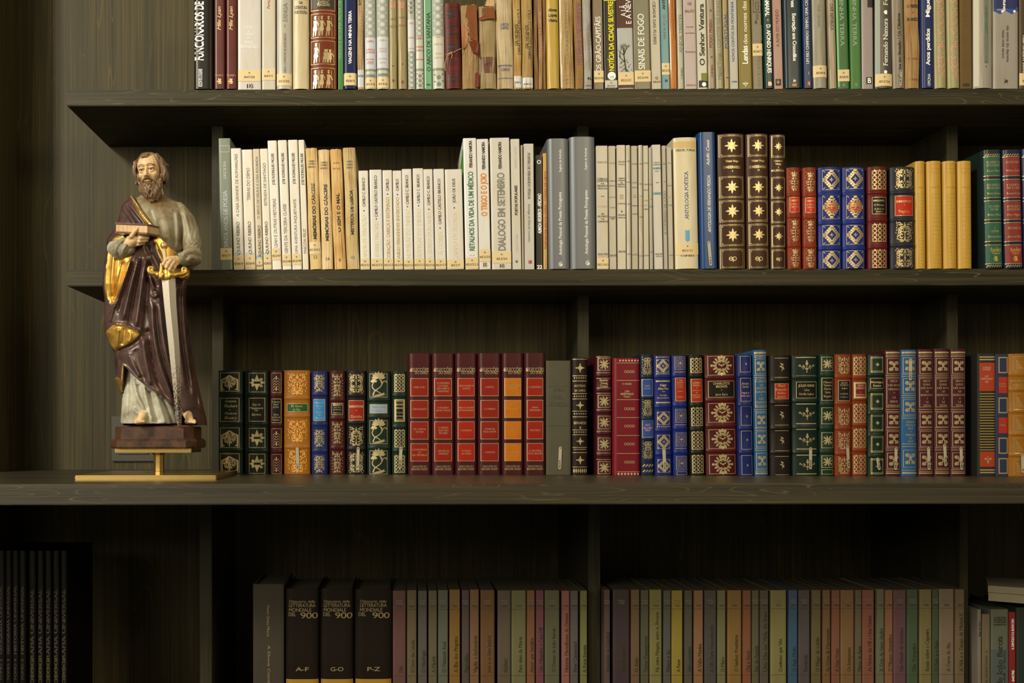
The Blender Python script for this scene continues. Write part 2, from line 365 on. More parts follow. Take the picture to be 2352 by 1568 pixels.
        for i in range(9):
            a = -1.45+2.9*i/8; q.append(petal(w*0.55*math.cos(a)*0.75, h*0.7*math.sin(a), w*0.3, w*0.075, a*1.2)); q += spiral(w*0.45*math.cos(a), h*0.5*math.sin(a), w*0.10, 1, a, 1, m*0.05, 8)
            q.append(petal(w*0.05, h*0.8*math.sin(a), w*0.28, w*0.05, 0.6*math.copysign(1, a)))
        P += mir(q, 'x')+framep(-w, w, -h, h, 1.0)+[disc(0, 0, m*0.1), disc(w*0.72, 0, m*0.14), disc(-w*0.72, 0, m*0.14)]
    elif nm == 'crest':
        P += ring(0, 0, m*0.34, m*0.09)+ring(0, 0, m*0.18, m*0.1, 8)+[petal(0, m*0.2, m*0.4, m*0.1, math.pi/2), petal(-m*0.3, -m*0.3, m*0.25, m*0.07, -0.7), petal(m*0.3, -m*0.3, m*0.25, m*0.07, -2.4)]
    elif nm == 'bamboo':
        t = m*0.16; P += framep(-w, w, -h, h, t*0.55)+framep(-w*0.84, w*0.84, -h*0.84, h*0.84, t*0.4)
        P += [disc(sx*w*0.9, sy*h*0.9, m*0.2, 7) for sx in (1, -1) for sy in (1, -1)]+[petal(0, 0, m*0.3, m*0.12, a*math.pi/2) for a in range(4)]
    elif nm == 'scrollbox':  # two fat scrolls facing each other
        q = spiral(w*0.48, h*0.45, w*0.34, 1.4, 2.5, 1, w*0.12)+spiral(w*0.48, -h*0.45, w*0.34, 1.4, -2.5, -1, w*0.12)+[petal(w*0.05, 0, w*0.5, w*0.1, 1.1), petal(w*0.05, 0, w*0.5, w*0.1, -1.1)]
        P += mir(q, 'x')+[petal(0, -h*0.2, h*0.7, w*0.12, math.pi/2)]+framep(-w, w, -h, h, 0.9)
    elif nm == 'greek':      # gold figures in a framed field
        n = 3+seed % 2; P += framep(-w, w, -h, h, 0.9)
        for i in range(n):
            x = -w*0.62+i*w*1.1/max(1, n-1) if seed != 1 else (-w*0.55, w*0.2, w*0.6, w*0.35)[i]; b = -h*0.88
            hh = h*(1.5 if seed != 1 or i == 0 else 1.0)
            P += [disc(x, b+hh*0.98, m*0.095, 8), petal(x-m*0.12, b+hh*1.06, m*0.26, m*0.06, 0.3), [(x-m*0.15, b+hh*0.87), (x+m*0.13, b+hh*0.88), (x+m*0.12, b+hh*0.62), (x+m*0.17, b+hh*0.35), (x+m*0.09, b+hh*0.30), (x+m*0.06, b+hh*0.04), (x-m*0.02, b+hh*0.03), (x-m*0.03, b+hh*0.3), (x-m*0.09, b+hh*0.28), (x-m*0.14, b), (x-m*0.22, b), (x-m*0.18, b+hh*0.32), (x-m*0.21, b+hh*0.4), (x-m*0.12, b+hh*0.6)]]
            P += stroke([(x+m*0.1, b+hh*0.84), (x+m*0.26, b+hh*0.66), (x+m*0.2+m*0.06*i, b+hh*0.58)], m*0.07)+[petal(x+m*0.02, b+hh*0.6, m*0.3, m*0.05, -1.2-0.3*i)]
            if i != 1: P += stroke([(x+m*0.28, b), (x+m*0.24, b+hh*1.1)], 0.6)
        P += stroke([(-w*0.3, -h*0.8), (-w*0.28, h*0.8)], 0.7)
    elif nm == 'bird':       # winged horse / bird emblem
        P += [petal(0, -h*0.2, m*1.1, m*0.2, 1.9), petal(0, -h*0.2, m*1.0, m*0.2, 1.2), petal(-m*0.2, -h*0.3, m*0.8, m*0.25, 0.2), disc(-m*0.35, -h*0.25, m*0.22, 8), petal(-m*0.6, -h*0.7, m*1.3, m*0.15, 0.1), petal(-m*0.2, -h*0.35, m*0.7, m*0.18, 2.5)]
    elif nm == 'emblem':
        P += [petal(0, 0, m*0.9, m*0.2, 0.25), petal(0, 0, m*0.9, m*0.2, math.pi-0.25), disc(0, -m*0.4, m*0.25, 8), petal(0, 0, m*1.0, m*0.14, -math.pi/2), disc(0, m*0.5, m*0.14, 7)]
    elif nm == 'tree2':      # bare winter tree
        def br(x, y, a, L, t, d):
            x2, y2 = x+L*math.cos(a), y+L*math.sin(a); P.extend(stroke([(x, y), (x2, y2)], t, t*0.7))
            if d: [br(x2, y2, a+rr.uniform(-0.75, 0.75), L*rr.uniform(0.62, 0.85), t*0.66, d-1) for _ in range(3 if d > 2 else 2)]
        br(0, -h*0.95, math.pi/2+0.1, H*0.30, w*0.22, 4)
        for i in range(26): P.append(petal(rr.uniform(-w, w)*0.85, rr.uniform(-h, -h*0.25), w*0.2, w*0.06, rr.uniform(0, 3)))
    elif nm == 'wb':         # publisher's black-letter monogram
        P += stroke([(-w*0.6, h*0.7), (-w*0.6, -h*0.8)], w*0.3)+stroke([(-w*0.1, h*0.7), (w*0.1, 0), (-w*0.15, -h*0.6)], w*0.28)+stroke([(w*0.3, h*0.8), (w*0.75, h*0.3), (w*0.35, -h*0.05), (w*0.85, -h*0.4), (w*0.3, -h*0.8)], w*0.24)
    elif nm == 'sprout':     # laurel branch
        for i in range(6):
            y = -h*0.8+i*h*0.28
            for sx in (1, -1): P.append(petal(sx*w*0.02, y, w*0.75, w*0.15, math.pi/2-sx*0.8))
        P += stroke([(0, -h), (w*0.05, h*0.9)], w*0.09)
    elif nm == 'scrib':
        for k in range(3):
            y = rr.uniform(-h, h)*0.6; P += stroke([(-w+2*w*i/9, y+h*rr.uniform(-0.5, 0.5)*(1 if i % 2 else -1)) for i in range(10)], 0.7)
    elif nm == 'swirl':
        P += spiral(0, 0, m*0.8, 1.3, 1.2, 1, m*0.16)+spiral(m*0.05, -m*0.05, m*0.4, 1.0, 0, -1, m*0.12)
    elif nm == 'rider':
        P += [petal(-m*0.6, 0, m*1.2, m*0.3, -0.1), disc(m*0.1, m*0.45, m*0.2, 7), petal(0, 0, m*0.6, m*0.16, 1.5), petal(-m*0.35, 0, m*0.9, m*0.1, -1.7), petal(m*0.35, 0, m*0.9, m*0.1, -1.4), petal(m*0.35, 0, m*0.55, m*0.18, 0.9)]+stroke([(-m*0.2, m*0.2), (-m*0.55, m*1.2)], m*0.07)
    elif nm == 'meander':
        n = max(4, int(W/H*1.2))
        for i in range(n): P += stroke([(-w+W*i/n+W*0.1/n, -h*0.7), (-w+W*(i+0.9)/n, h*0.7)], H*0.3)
    elif nm == 'bead':
        n = max(5, int(W/H/1.1)); P += [disc(-w+W*(i+0.5)/n, 0, h*0.8, 6) for i in range(n)]
    elif nm == 'tear':
        n = 7; P += [petal(-w+W*(i+0.5)/n, h, H, W*0.05, -math.pi/2) for i in range(n)]
    elif nm == 'grid':       # tone-on-tone gridded boxes
        n = int(round(H/W*2.0))
        for i in range(n): P += framep(-w, 0, -h+H*i/n, -h+H*(i+1)/n, 0.6)+framep(0, w, -h+H*i/n, -h+H*(i+1)/n, 0.6)
    elif nm == 'damask':     # printed endpaper pattern: rows of rosettes
        n = max(1, int(round(H/W*1.3)))
        for i in range(n):
            y = -h+H*(i+0.5)/n; r = min(w, H/n/2)*0.85
            P += [petal(0, y, r, r*0.13, a*math.pi/5+0.3*i) for a in range(10)]
            for sx in (1, -1): P += spiral(sx*w*0.75, y+H/n*0.45, w*0.22, 1, 0, sx, w*0.09, 7)
    elif nm == 'facade':
        P += framep(-w*0.9, w*0.9, -h*0.1, h*0.9, 1)+framep(-w*0.4, w*0.4, h*0.1, h*0.7, 1.2)+framep(-w*0.25, w*0.25, -h*0.6, -h*0.2, 1.2)+stroke([(-w, h*0.95), (w, h*0.95)], 1.4)+stroke([(-w, h*0.0), (w, h*0.0)], 1)+[petal(-w*0.5, -h*0.95, h*0.35, w*0.16, 1.5), petal(-w*0.1, -h*0.95, h*0.3, w*0.16, 1.7)]
    elif nm == 'zigzag':
        P += [[(-w, h), (w, h), (w, -h*0.1), (w*0.5, -h), (0, -h*0.1), (-w*0.5, -h), (-w, -h*0.1)]]
    elif nm == 'pyr':
        P += framep(-w, w, -h, h, 0.7)+framep(-w*0.8, w*0.8, -h*0.84, h*0.84, 0.5)
        for i in range(6): P += stroke([(-w*0.6, -h*0.65+i*h*0.2), (w*0.4-w*0.12*i, -h*0.65+i*h*0.2)], 1.0)
        P += stroke([(-w*0.65, h*0.7), (w*0.6, -h*0.75)], 0.8)
    return P
# ---------------------------------------------------------------- the bookcase, wall and counter
S0 = F/D                                   # pixels per metre at the shelf fronts
OL_D, OL_L = (0.015, 0.0155, 0.0108), (0.105, 0.086, 0.040)
WALL_D, WALL_L = (0.032, 0.030, 0.0165), (0.12, 0.092, 0.038)
m_wall = wood('stained_wall_panel', 2, WALL_D, WALL_L, 0.5, 1.3, 0.55, 15.0, 1.4)
m_back = m_wall
m_shelf = wood('stained_shelf_board', 0, OL_D, OL_L, 1.0, 2.2, 0.5, 52.0, 4.0)
m_div = wood('stained_divider', 2, (0.024, 0.025, 0.018), (0.06, 0.052, 0.03), 0.8, 3.7, 0.5, 60.0, 4.0)
m_counter = wood('stained_counter', 0, (0.014, 0.0138, 0.0098), (0.09, 0.070, 0.036), 1.0, 5.1, 0.40, 50.0, 4.0, 0.6)
XW0, XW1, YW = -0.707, 1.60, 0.22
def zpx(py, s=S0): return ZE + (VY-py)/s
Z_S1, Z_S2 = zpx(204.7), zpx(618.7)
T_S = 37.3/S0
Z_C = 0.75
TOPZ = 2.05
wall = bevbox('wall_back', -1.7, XW1, YW, YW+0.03, 0.0, TOPZ, m_wall, 0); props(wall, kind='structure')
wl = bevbox('wall_left', XW0-0.025, XW0, 0.105, YW, 0.0, TOPZ, m_wall, 0.001); props(wl, kind='structure')
fl = bevbox('floor', -3.2, 3.6, -3.2, YW, -0.03, 0.0, wood('floor_boards', 0, (0.03, 0.022, 0.013), (0.09, 0.06, 0.03), 0.8, 8), 0); props(fl, kind='structure')
case = empty('bookcase', (0, 0.1, Z_S2), 'dark olive stained open bookcase of two long shelves and upright dividers on the wall', 'bookcase')
def part(name, *a, **k):
    o = bevbox(name, *a, **k); o.parent = case; o.matrix_parent_inverse = Matrix.Translation(-Vector(case.location)); return o
XS0 = (153-VX)/S0
part('shelf_board', XS0, XW1, 0.0, YW, Z_S1-T_S, Z_S1, m_shelf, bev=0.0012)
part('shelf_board', XS0, XW1, 0.0, YW, Z_S2-T_S, Z_S2, m_shelf, bev=0.0012)
for xd in (-0.3324, 0.308, 0.9545):
    part('divider', xd, xd+0.0198, 0.103, YW, Z_S2, Z_S1-T_S, m_div)
    part('divider', xd, xd+0.0198, 0.103, YW, Z_C, Z_S2-T_S, m_div)
counter = bevbox('counter', -1.25, XW1, -0.288, YW, Z_C-0.0278, Z_C, m_counter, 0.0012)
props(counter, 'deep dark stained wooden counter running the full width below the books', 'counter')
low = empty('low_cabinet', (0, 0.1, 0.34), 'unlit open low cabinet with uprights under the counter', 'cabinet')
Z_L = ZE - (1700-VY)/1475.0
for a in (('shelf_board', XW0, XW1, -0.10, YW, Z_L-0.025, Z_L), ('divider', -0.332, -0.312, 0.0, YW, Z_L, Z_C-0.0278), ('divider', 0.2935, 0.3125, -0.06, YW, Z_L, Z_C-0.0278),
          ('divider', 0.879, 0.8925, -0.06, YW, Z_L, Z_C-0.0278), ('plinth_board', XW0, XW1, -0.08, -0.06, 0.0, Z_L-0.025)):
    o = bevbox(*a, m_div); o.parent = low; o.matrix_parent_inverse = Matrix.Translation(-Vector(low.location))
# wall plate behind the statuette
m_pl, nt_, p_ = nodes('dark_plate'); p_.inputs['Base Color'].default_value = (0.03, 0.028, 0.024, 1); p_.inputs['Roughness'].default_value = 0.5
sp = (YW + D)/F
def wx(px): return (px-VX)*sp
def wz(py): return ZE+(VY-py)*sp
sock = empty('switch_plate', (wx(308), YW, wz(1006)), 'dark square switch plate on the wall behind the statuette', 'switch plate')
o = bevbox('plate', wx(258)-wx(308), wx(359)-wx(308), -0.006, 0, wz(1058)-wz(1006), wz(955)-wz(1006), m_pl, 0.001, parent=sock)
o = bevbox('rocker', wx(273)-wx(308), wx(344)-wx(308), -0.009, -0.005, wz(1042)-wz(1006), wz(971)-wz(1006), m_pl, 0.0012, parent=sock)
# ---------------------------------------------------------------- books
INK = {'k': lin('1e1b16'), 'w': lin('efe9da'), 'y': lin('e3cf00'), 'Y': lin('d6cb96'), 'r': lin('b02418'), 'o': lin('d07a08'), 'b': lin('24457a'), 't': lin('1f8080'),
       'n': lin('757364'), 'G': lin('3d6a48'), 'm': lin('7d3328'), 's': lin('c9c8bf'), 'u': lin('6d4a26'), 'c': lin('2f93b5'), 'P': lin('c9a9a0'), 'e': lin('c3bdac'),
       'q': lin('8fa184'), 'x': lin('c98b74'), 'K': lin('0a0a0a'), 'z': lin('b8922e'), 'v': lin('7c4d66'), 'd': lin('3d3a30'), 'R': lin('c8301c'), 'O': lin('e08a1c'),
       'N': lin('1d2b4d'), 'C': lin('4aa6c8'), 'W': lin('d9dcd4'), 'T': lin('d9c69c'), 'B': lin('3c5f9e'), 'l': lin('e6c37a'), 'j': lin('2a2f18'), 'h': lin('8d7a52')}
GOLD = (0.43, 0.36, 0.20)
def ink(c, gain=1.0):
    if c == 'g': return cmat('gold', GOLD)
    v = INK[c] if len(c) == 1 else lin(c)
    return cmat('flat', tuple(min(0.9, q*gain*k) for q, k in zip(v, TINT)))
GAIN = {1: 0.70, 2: 0.93, 3: 0.74, 4: 1.2, 5: 0.8}
TINT = (0.97, 1.05, 1.36)
STK = lin('d8c59a')
SHELF = {1: ('books on the top shelf', 'top shelf'), 2: ('books on the middle shelf', 'middle shelf'), 3: ('leather and cloth bound books on the counter', 'counter'),
         4: ('pastel books in the cabinet under the counter', 'low cabinet'), 5: ('dark encyclopedia volumes in the low cabinet', 'low cabinet')}
def book(row, x0, x1, ytop, dx, style, col, label, decals='', depth=None, side=None, back=0.0):
    k = ROLL*((x0+x1)/2-VX)
    if row in (1, 2): s = 1398.0; zb = (Z_S1, Z_S2)[row-1]+0.0003
    elif row == 3: s = ((1087.5+(x0-505)*0.0044)-VY)/(ZE-Z_C); zb = Z_C+0.0003
    else: s = 1475.0 if row == 4 else 1475.0; zb = Z_L+0.0003
    s0 = s; yp = F/s-D
    if back: yp += back; s = F/(yp+D)
    wpx = x1-x0-0.9; w_ = wpx/s; xc = ((x0+x1)/2-VX)/s
    def vz(py): return ZE+(VY-(py-k))/s-zb
    ht = vz(ytop); th = math.atan(dx/{1: 203.0}.get(row, (VY-(zb-ZE)*s)-ytop if row < 4 else 340.0)); lift = w_/2*abs(math.sin(th))
    hard = style in 'hcsS'; dep = depth or (0.145 if row < 3 else 0.128 if row == 3 else 0.118)
    dep = min(dep, YW-0.004-yp)
    for xd in (-0.3324, 0.308, 0.9545):
        if row in (2, 3) and xc+w_/2+0.006 > xd and xc-w_/2-0.006 < xd+0.02: dep = min(dep, 0.101-yp)
    seed = int(x0) % 97
    bul = {'h': min(0.16*w_, 0.0055), 'c': 0.0008, 's': min(0.2*w_, 0.0046), 'p': 0.0006, 'r': min(0.2*w_, 0.004), 'o': min(0.14*w_, 0.003), 'S': 0.0045}[style]
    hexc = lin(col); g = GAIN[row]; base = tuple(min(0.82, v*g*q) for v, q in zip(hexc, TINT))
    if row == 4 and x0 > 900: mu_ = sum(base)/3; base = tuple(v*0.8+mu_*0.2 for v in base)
    kind = {'h': 'leather', 'c': 'cloth', 's': 'silver', 'S': 'gloss', 'p': 'paper', 'r': 'paper', 'o': 'old'}[style]
    if row == 4: kind = 'paper' if style in 'p' else kind
    mat = cmat(kind, base, seed if style in 'opr' and row < 3 else 0)
    name = 'hardback_book' if hard else 'paperback_book'
    grp, where = SHELF[row]
    root = empty(name, (xc, yp, zb+lift), label, 'book', grp); root.rotation_euler = (0, th, 0)
    rng = random.Random(seed)
    hw = w_/2; cr = min(0.0011, hw*0.4)
    def prof(x):
        u = max(-1, min(1, x/hw))
        if style == 's':   # boxy spine with a broad chamfer on the left
            return -bul*min(1, (1-abs(u))/0.42)**0.8 if u < 0 else -bul*(1-abs(u)**3.0)
        if style in 'pcS': return -bul*(1-abs(u)**6)
        return -bul*(1-abs(u)**2.3)
    # outer outline left-back -> front -> right-back, seen from above
    NX = 16; xs = [-hw+w_*i/NX for i in range(NX+1)]
    pts = []
    gro = 0.0009 if style in 'hS' and w_ > 0.012 else 0
    pts.append((-hw, dep)); pts.append((-hw, 0.0065))
    if gro: pts += [(-hw, 0.0052), (-hw+gro, 0.0036)]
    pts.append((-hw, 0.0016)); pts.append((-hw+cr*0.3, cr*0.35))
    for x in xs[1:-1]: pts.append((x, prof(x)))
    pts.append((hw-cr*0.3, cr*0.35)); pts.append((hw, 0.0016))
    if gro: pts += [(hw-gro, 0.0036), (hw, 0.0052)]
    pts += [(hw, 0.0065), (hw, dep)]
    bands = []; dec = [d.split('|') for d in decals.split('~') if d]
    for d in dec:
        if d[0] == 'B': bands += [vz(float(y)) for y in d[1:]]
    zs = {0.0, ht}
    if style in 'ro': zs |= {ht*i/24 for i in range(25)}
    else: zs |= {ht*i/6 for i in range(7)}
    bh = 0.0024 if w_ > 0.02 else 0.0018
    for b in bands: zs |= {b-bh*1.7, b-bh, b-bh*0.5, b+bh*0.5, b+bh, b+bh*1.7}
    zs = sorted(z for z in zs if 0 <= z <= ht)
    ct = 0.0024 if hard else 0.0005
    V, Fc = [], []; n = len(pts)
    wob = [rng.uniform(-1, 1) for _ in range(40)]
    def bandoff(z): return -0.0011*max([0.0]+[1-max(0, abs(z-b)-bh*0.5)/(bh*0.7) for b in bands])
    for z in zs:
        t = z/ht
        for j, (x, y) in enumerate(pts):
            sp = abs(x) < hw-1e-5 and y < 0.001
            yy = y + (bandoff(z) if sp else 0)
            zz = z; xx = x
            if style == 'o':
                if sp: yy += 0.0007*wob[j % 40]*math.sin(z*60+wob[(j*3) % 40]*6)
                if z == ht: zz += (0.0022 if w_ > 0.0262 and row == 1 else 0.0007)*wob[(j*7) % 40]
                xx += 0.0005*math.sin(z*45+seed)
            if style == 'r' and sp: yy += 0.0002*wob[j % 40]*math.sin(z*90+j)
            V.append((xx, yy, zz))
    for i in range(len(zs)-1):
        for j in range(n-1): a = i*n+j; Fc.append((a, a+1, a+1+n, a+n))
    # inside of the case
    ins = []
    for (x, y) in pts:
        if y > 0.0064: ins.append((x-math.copysign(ct, x), y))
        else: ins.append((max(-hw+ct, min(hw-ct, x)), y+ct if abs(x) < hw-1e-4 else max(y, ct)))
    b0 = len(V)
    for z in (0.0, ht):
        for x, y in ins: V.append((x, y, z))
    top = (len(zs)-1)*n
    for j in range(n-1):
        Fc.append((j, b0+j, b0+j+1, j+1)); Fc.append((top+j, top+j+1, b0+n+j+1, b0+n+j)); Fc.append((b0+j, b0+n+j, b0+n+j+1, b0+j+1))
    for j in (0, n-1):
        q = (j, top+j, b0+n+j, b0+j); Fc.append(q if j else q[::-1])
    IX = [0]*len(Fc); mats = [mat]
    NL = [0]; PRT = {}   # part name -> [verts, faces, idx, mats]
    def sink(pt, m):
        if pt is None: tgt = (V, Fc, IX, mats)
        else: tgt = PRT.setdefault(pt, ([], [], [], []))
        if m not in tgt[3]: tgt[3].append(m)
        return tgt, tgt[3].index(m)
    def put(polys, m, eps, pt=None):
        (v, f, ix, ms), mi = sink(pt, m)
        for p in polys:
            i0 = len(v)
            for (x, z) in p:
                z = max(0.0002, min(ht-0.0002, z)); v.append((x, prof(x)+bandoff(z)-eps, z))
            f.append(tuple(range(i0, i0+len(p)))); ix.append(mi)
    def rect(xa, xb, za, zb_, m, eps, pt=None, nx=12):
        za, zb_ = max(0.0002, za), min(ht-0.0002, zb_)
        if xb-xa < 0.004: nx = 4
        (v, f, ix, ms), mi = sink(pt, m); i0 = len(v)
        for i in range(nx+1):
            x = xa+(xb-xa)*i/nx
            for z in (za, zb_): v.append((x, prof(x)-eps, z))
        for i in range(nx): a = i0+2*i; f.append((a, a+2, a+3, a+1)); ix.append(mi)
    def FX(f): return -hw+w_*f
    def txt(s_, mode, a, b, fx, h, m, stl='n', eps=0.00045, pt=None):
        co, fs, L = text2d(s_, stl)
        if not len(co): return
        hh = h/s
        if mode == 'h':
            wd = b/s if b else L*hh*0.92
            kx = wd/L; X = FX(fx)-wd/2+co[:, 0]*kx; Z = vz(a)-hh/2+co[:, 1]*hh
        elif mode == 'u':
            za, z1 = vz(b), vz(a); kx = (z1-za)/L; X = FX(fx)+hh/2-co[:, 1]*hh; Z = za+co[:, 0]*kx
        else:
            za, z1 = vz(a), vz(b); kx = (za-z1)/L; X = FX(fx)-hh/2+co[:, 1]*hh; Z = za-co[:, 0]*kx
        keep = []
        ok = (np.abs(X) < hw*0.99) & (Z < ht) & (Z > 0)
        (v, f, ix, ms), mi = sink(pt, m); i0 = len(v)
        for x, z in zip(X, Z): v.append((x, prof(x)-eps, z))
        for q in fs:
            if all(ok[j] for j in q): f.append(tuple(j+i0 for j in q)); ix.append(mi)
    E1, E2, E3 = 0.00022, 0.0004, 0.0006
    for d in dec:
        t = d[0]; fl = lambda i, df=0.0: float(d[i]) if len(d) > i and d[i] != '' else df
        if t in 'ud': txt(d[1], t, fl(2), fl(3), fl(4, .5), fl(5), ink(d[6]), d[7] if len(d) > 7 else 'n')
        elif t == 'h': txt(d[1], 'h', fl(2), fl(3), fl(6, .5), fl(4), ink(d[5]), d[7] if len(d) > 7 else 'n')
        elif t == 'r': rect(FX(fl(3)), FX(fl(4)), vz(fl(2)), vz(fl(1)), ink(d[5], g if d[5] != 'g' else 1), E1)
        elif t == 'l': rect(FX(fl(4, .04)), FX(fl(5, .96)), vz(fl(1)+fl(2)/2), vz(fl(1)-fl(2)/2), ink(d[3]), E2)
        elif t == 'L':
            NL[0] += 1; TL = ('title_label', NL[0])
            rect(FX(fl(3)), FX(fl(4)), vz(fl(2)), vz(fl(1)), cmat('leather', tuple(min(.8, q*g*0.95*k) for q, k in zip(INK[d[5]] if len(d[5]) == 1 else lin(d[5]), TINT))), E2, TL)
            if len(d) > 6:
                W, H = (fl(4)-fl(3))*w_, vz(fl(1))-vz(fl(2)); ps = framep(-W/2, W/2, -H/2, H/2, 1.1/s); cx, cz = FX((fl(3)+fl(4))/2), (vz(fl(1))+vz(fl(2)))/2
                put([[(x+cx, z+cz) for x, z in p] for p in ps], ink(d[6]), E3, TL)
        elif t == 'H': txt(d[1], 'h', fl(2), fl(3), fl(6, .5), fl(4), ink(d[5]), d[7] if len(d) > 7 else 'n', E3, TL)
        elif t == 'f':
            W, H = (fl(4)-fl(3))*wpx, fl(2)-fl(1); cx, cz = FX((fl(3)+fl(4))/2), (vz(fl(1))+vz(fl(2)))/2
            put([[(x/s+cx, z/s+cz) for x, z in p] for p in framep(-W/2, W/2, -H/2, H/2, fl(6, 1.0))], ink(d[5]), E2)
        elif t == 'm':
            W, H = (fl(5)-fl(4))*wpx, fl(3)-fl(2); cx, cz = FX((fl(4)+fl(5))/2), (vz(fl(2))+vz(fl(3)))/2
            ps = motif(d[1], W, H, int(fl(7, 0))); put([[(max(-W/2, min(W/2, x))/s+cx, z/s+cz) for x, z in p] for p in ps], ink(d[6]), E2)
        elif t == 'D':
            put([[(x/s+FX(fl(2)), z/s+vz(fl(1))) for x, z in disc(0, 0, fl(3), 12)]], ink(d[4]), E2)
        elif t == 'k':   # paper shelfmark sticker
            cy0, cy1 = fl(1), fl(2); rect(-hw*0.985, hw*0.985, vz(cy1), vz(cy0), cmat('flat', tuple(v*(0.9 if row < 3 else 1) for v in STK)), E2+0.0001, 'shelfmark_sticker')
            put([[(x/s, z/s+vz(cy0+(cy1-cy0)*0.27)) for x, z in disc(0, 0, 2.1, 10)]], ink('n'), E3+0.0001, 'shelfmark_sticker')
            txt(d[3], 'h', cy0+(cy1-cy0)*0.64, min(wpx*0.94, len(d[3])*4.1), 0.5, 5.0, ink('k'), 's', E3+0.0001, 'shelfmark_sticker')
        elif t == 's':   # translucent plastic shelfmark strip, slightly askew
            cx = FX(fl(3)); za, zc = vz(fl(2)), vz(fl(1)); hwid = 3.6/s
            mt = cmat('gloss', lin('a39f8c')); sk = (rng.random()-0.5)*0.0024
            put([[(cx+sk+hwid*math.cos(a), zc-hwid+hwid*math.sin(a)) for a in [math.pi*i/8 for i in range(9)]]+[(cx-sk-hwid, za+hwid), (cx-sk-hwid*0.6, za), (cx-sk+hwid*0.6, za), (cx-sk+hwid, za+hwid)]], mt, 0.0013, 'shelfmark_strip')
            (v, f, ix, ms), mi = sink('shelfmark_strip', mt)
            put([[(cx+sk+x/s, zc-hwid+z/s) for x, z in disc(0, 0, 1.3, 8)]], ink('k'), 0.0015, 'shelfmark_strip')
            co, fs, L = text2d(d[4], 'n'); hh = 4.0/s; LL = 18/s
            put([[(cx-sk+hh/2-co[j][1]*hh, za+hwid*0.8+co[j][0]*LL/L) for j in q] for q in fs], ink('k'), 0.0015, 'shelfmark_strip')
    mats_cover = mats
    mobj('cover', V, Fc, mats_cover, IX, root, 32)
    gap = 0.003 if hard else 0.0
    if style == 'o': gap = 0.002
    pv, pf = boxv(-hw+ct+0.0001, hw-ct-0.0001, max(ct, 0.001)+0.0006, dep-gap, gap*0.6+0.0001, ht-gap-0.0003)
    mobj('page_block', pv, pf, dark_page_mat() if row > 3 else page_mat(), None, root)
    for nm, (v, f, ix, ms) in PRT.items(): mobj(nm if isinstance(nm, str) else nm[0], v, f, ms, ix, root)
    return root
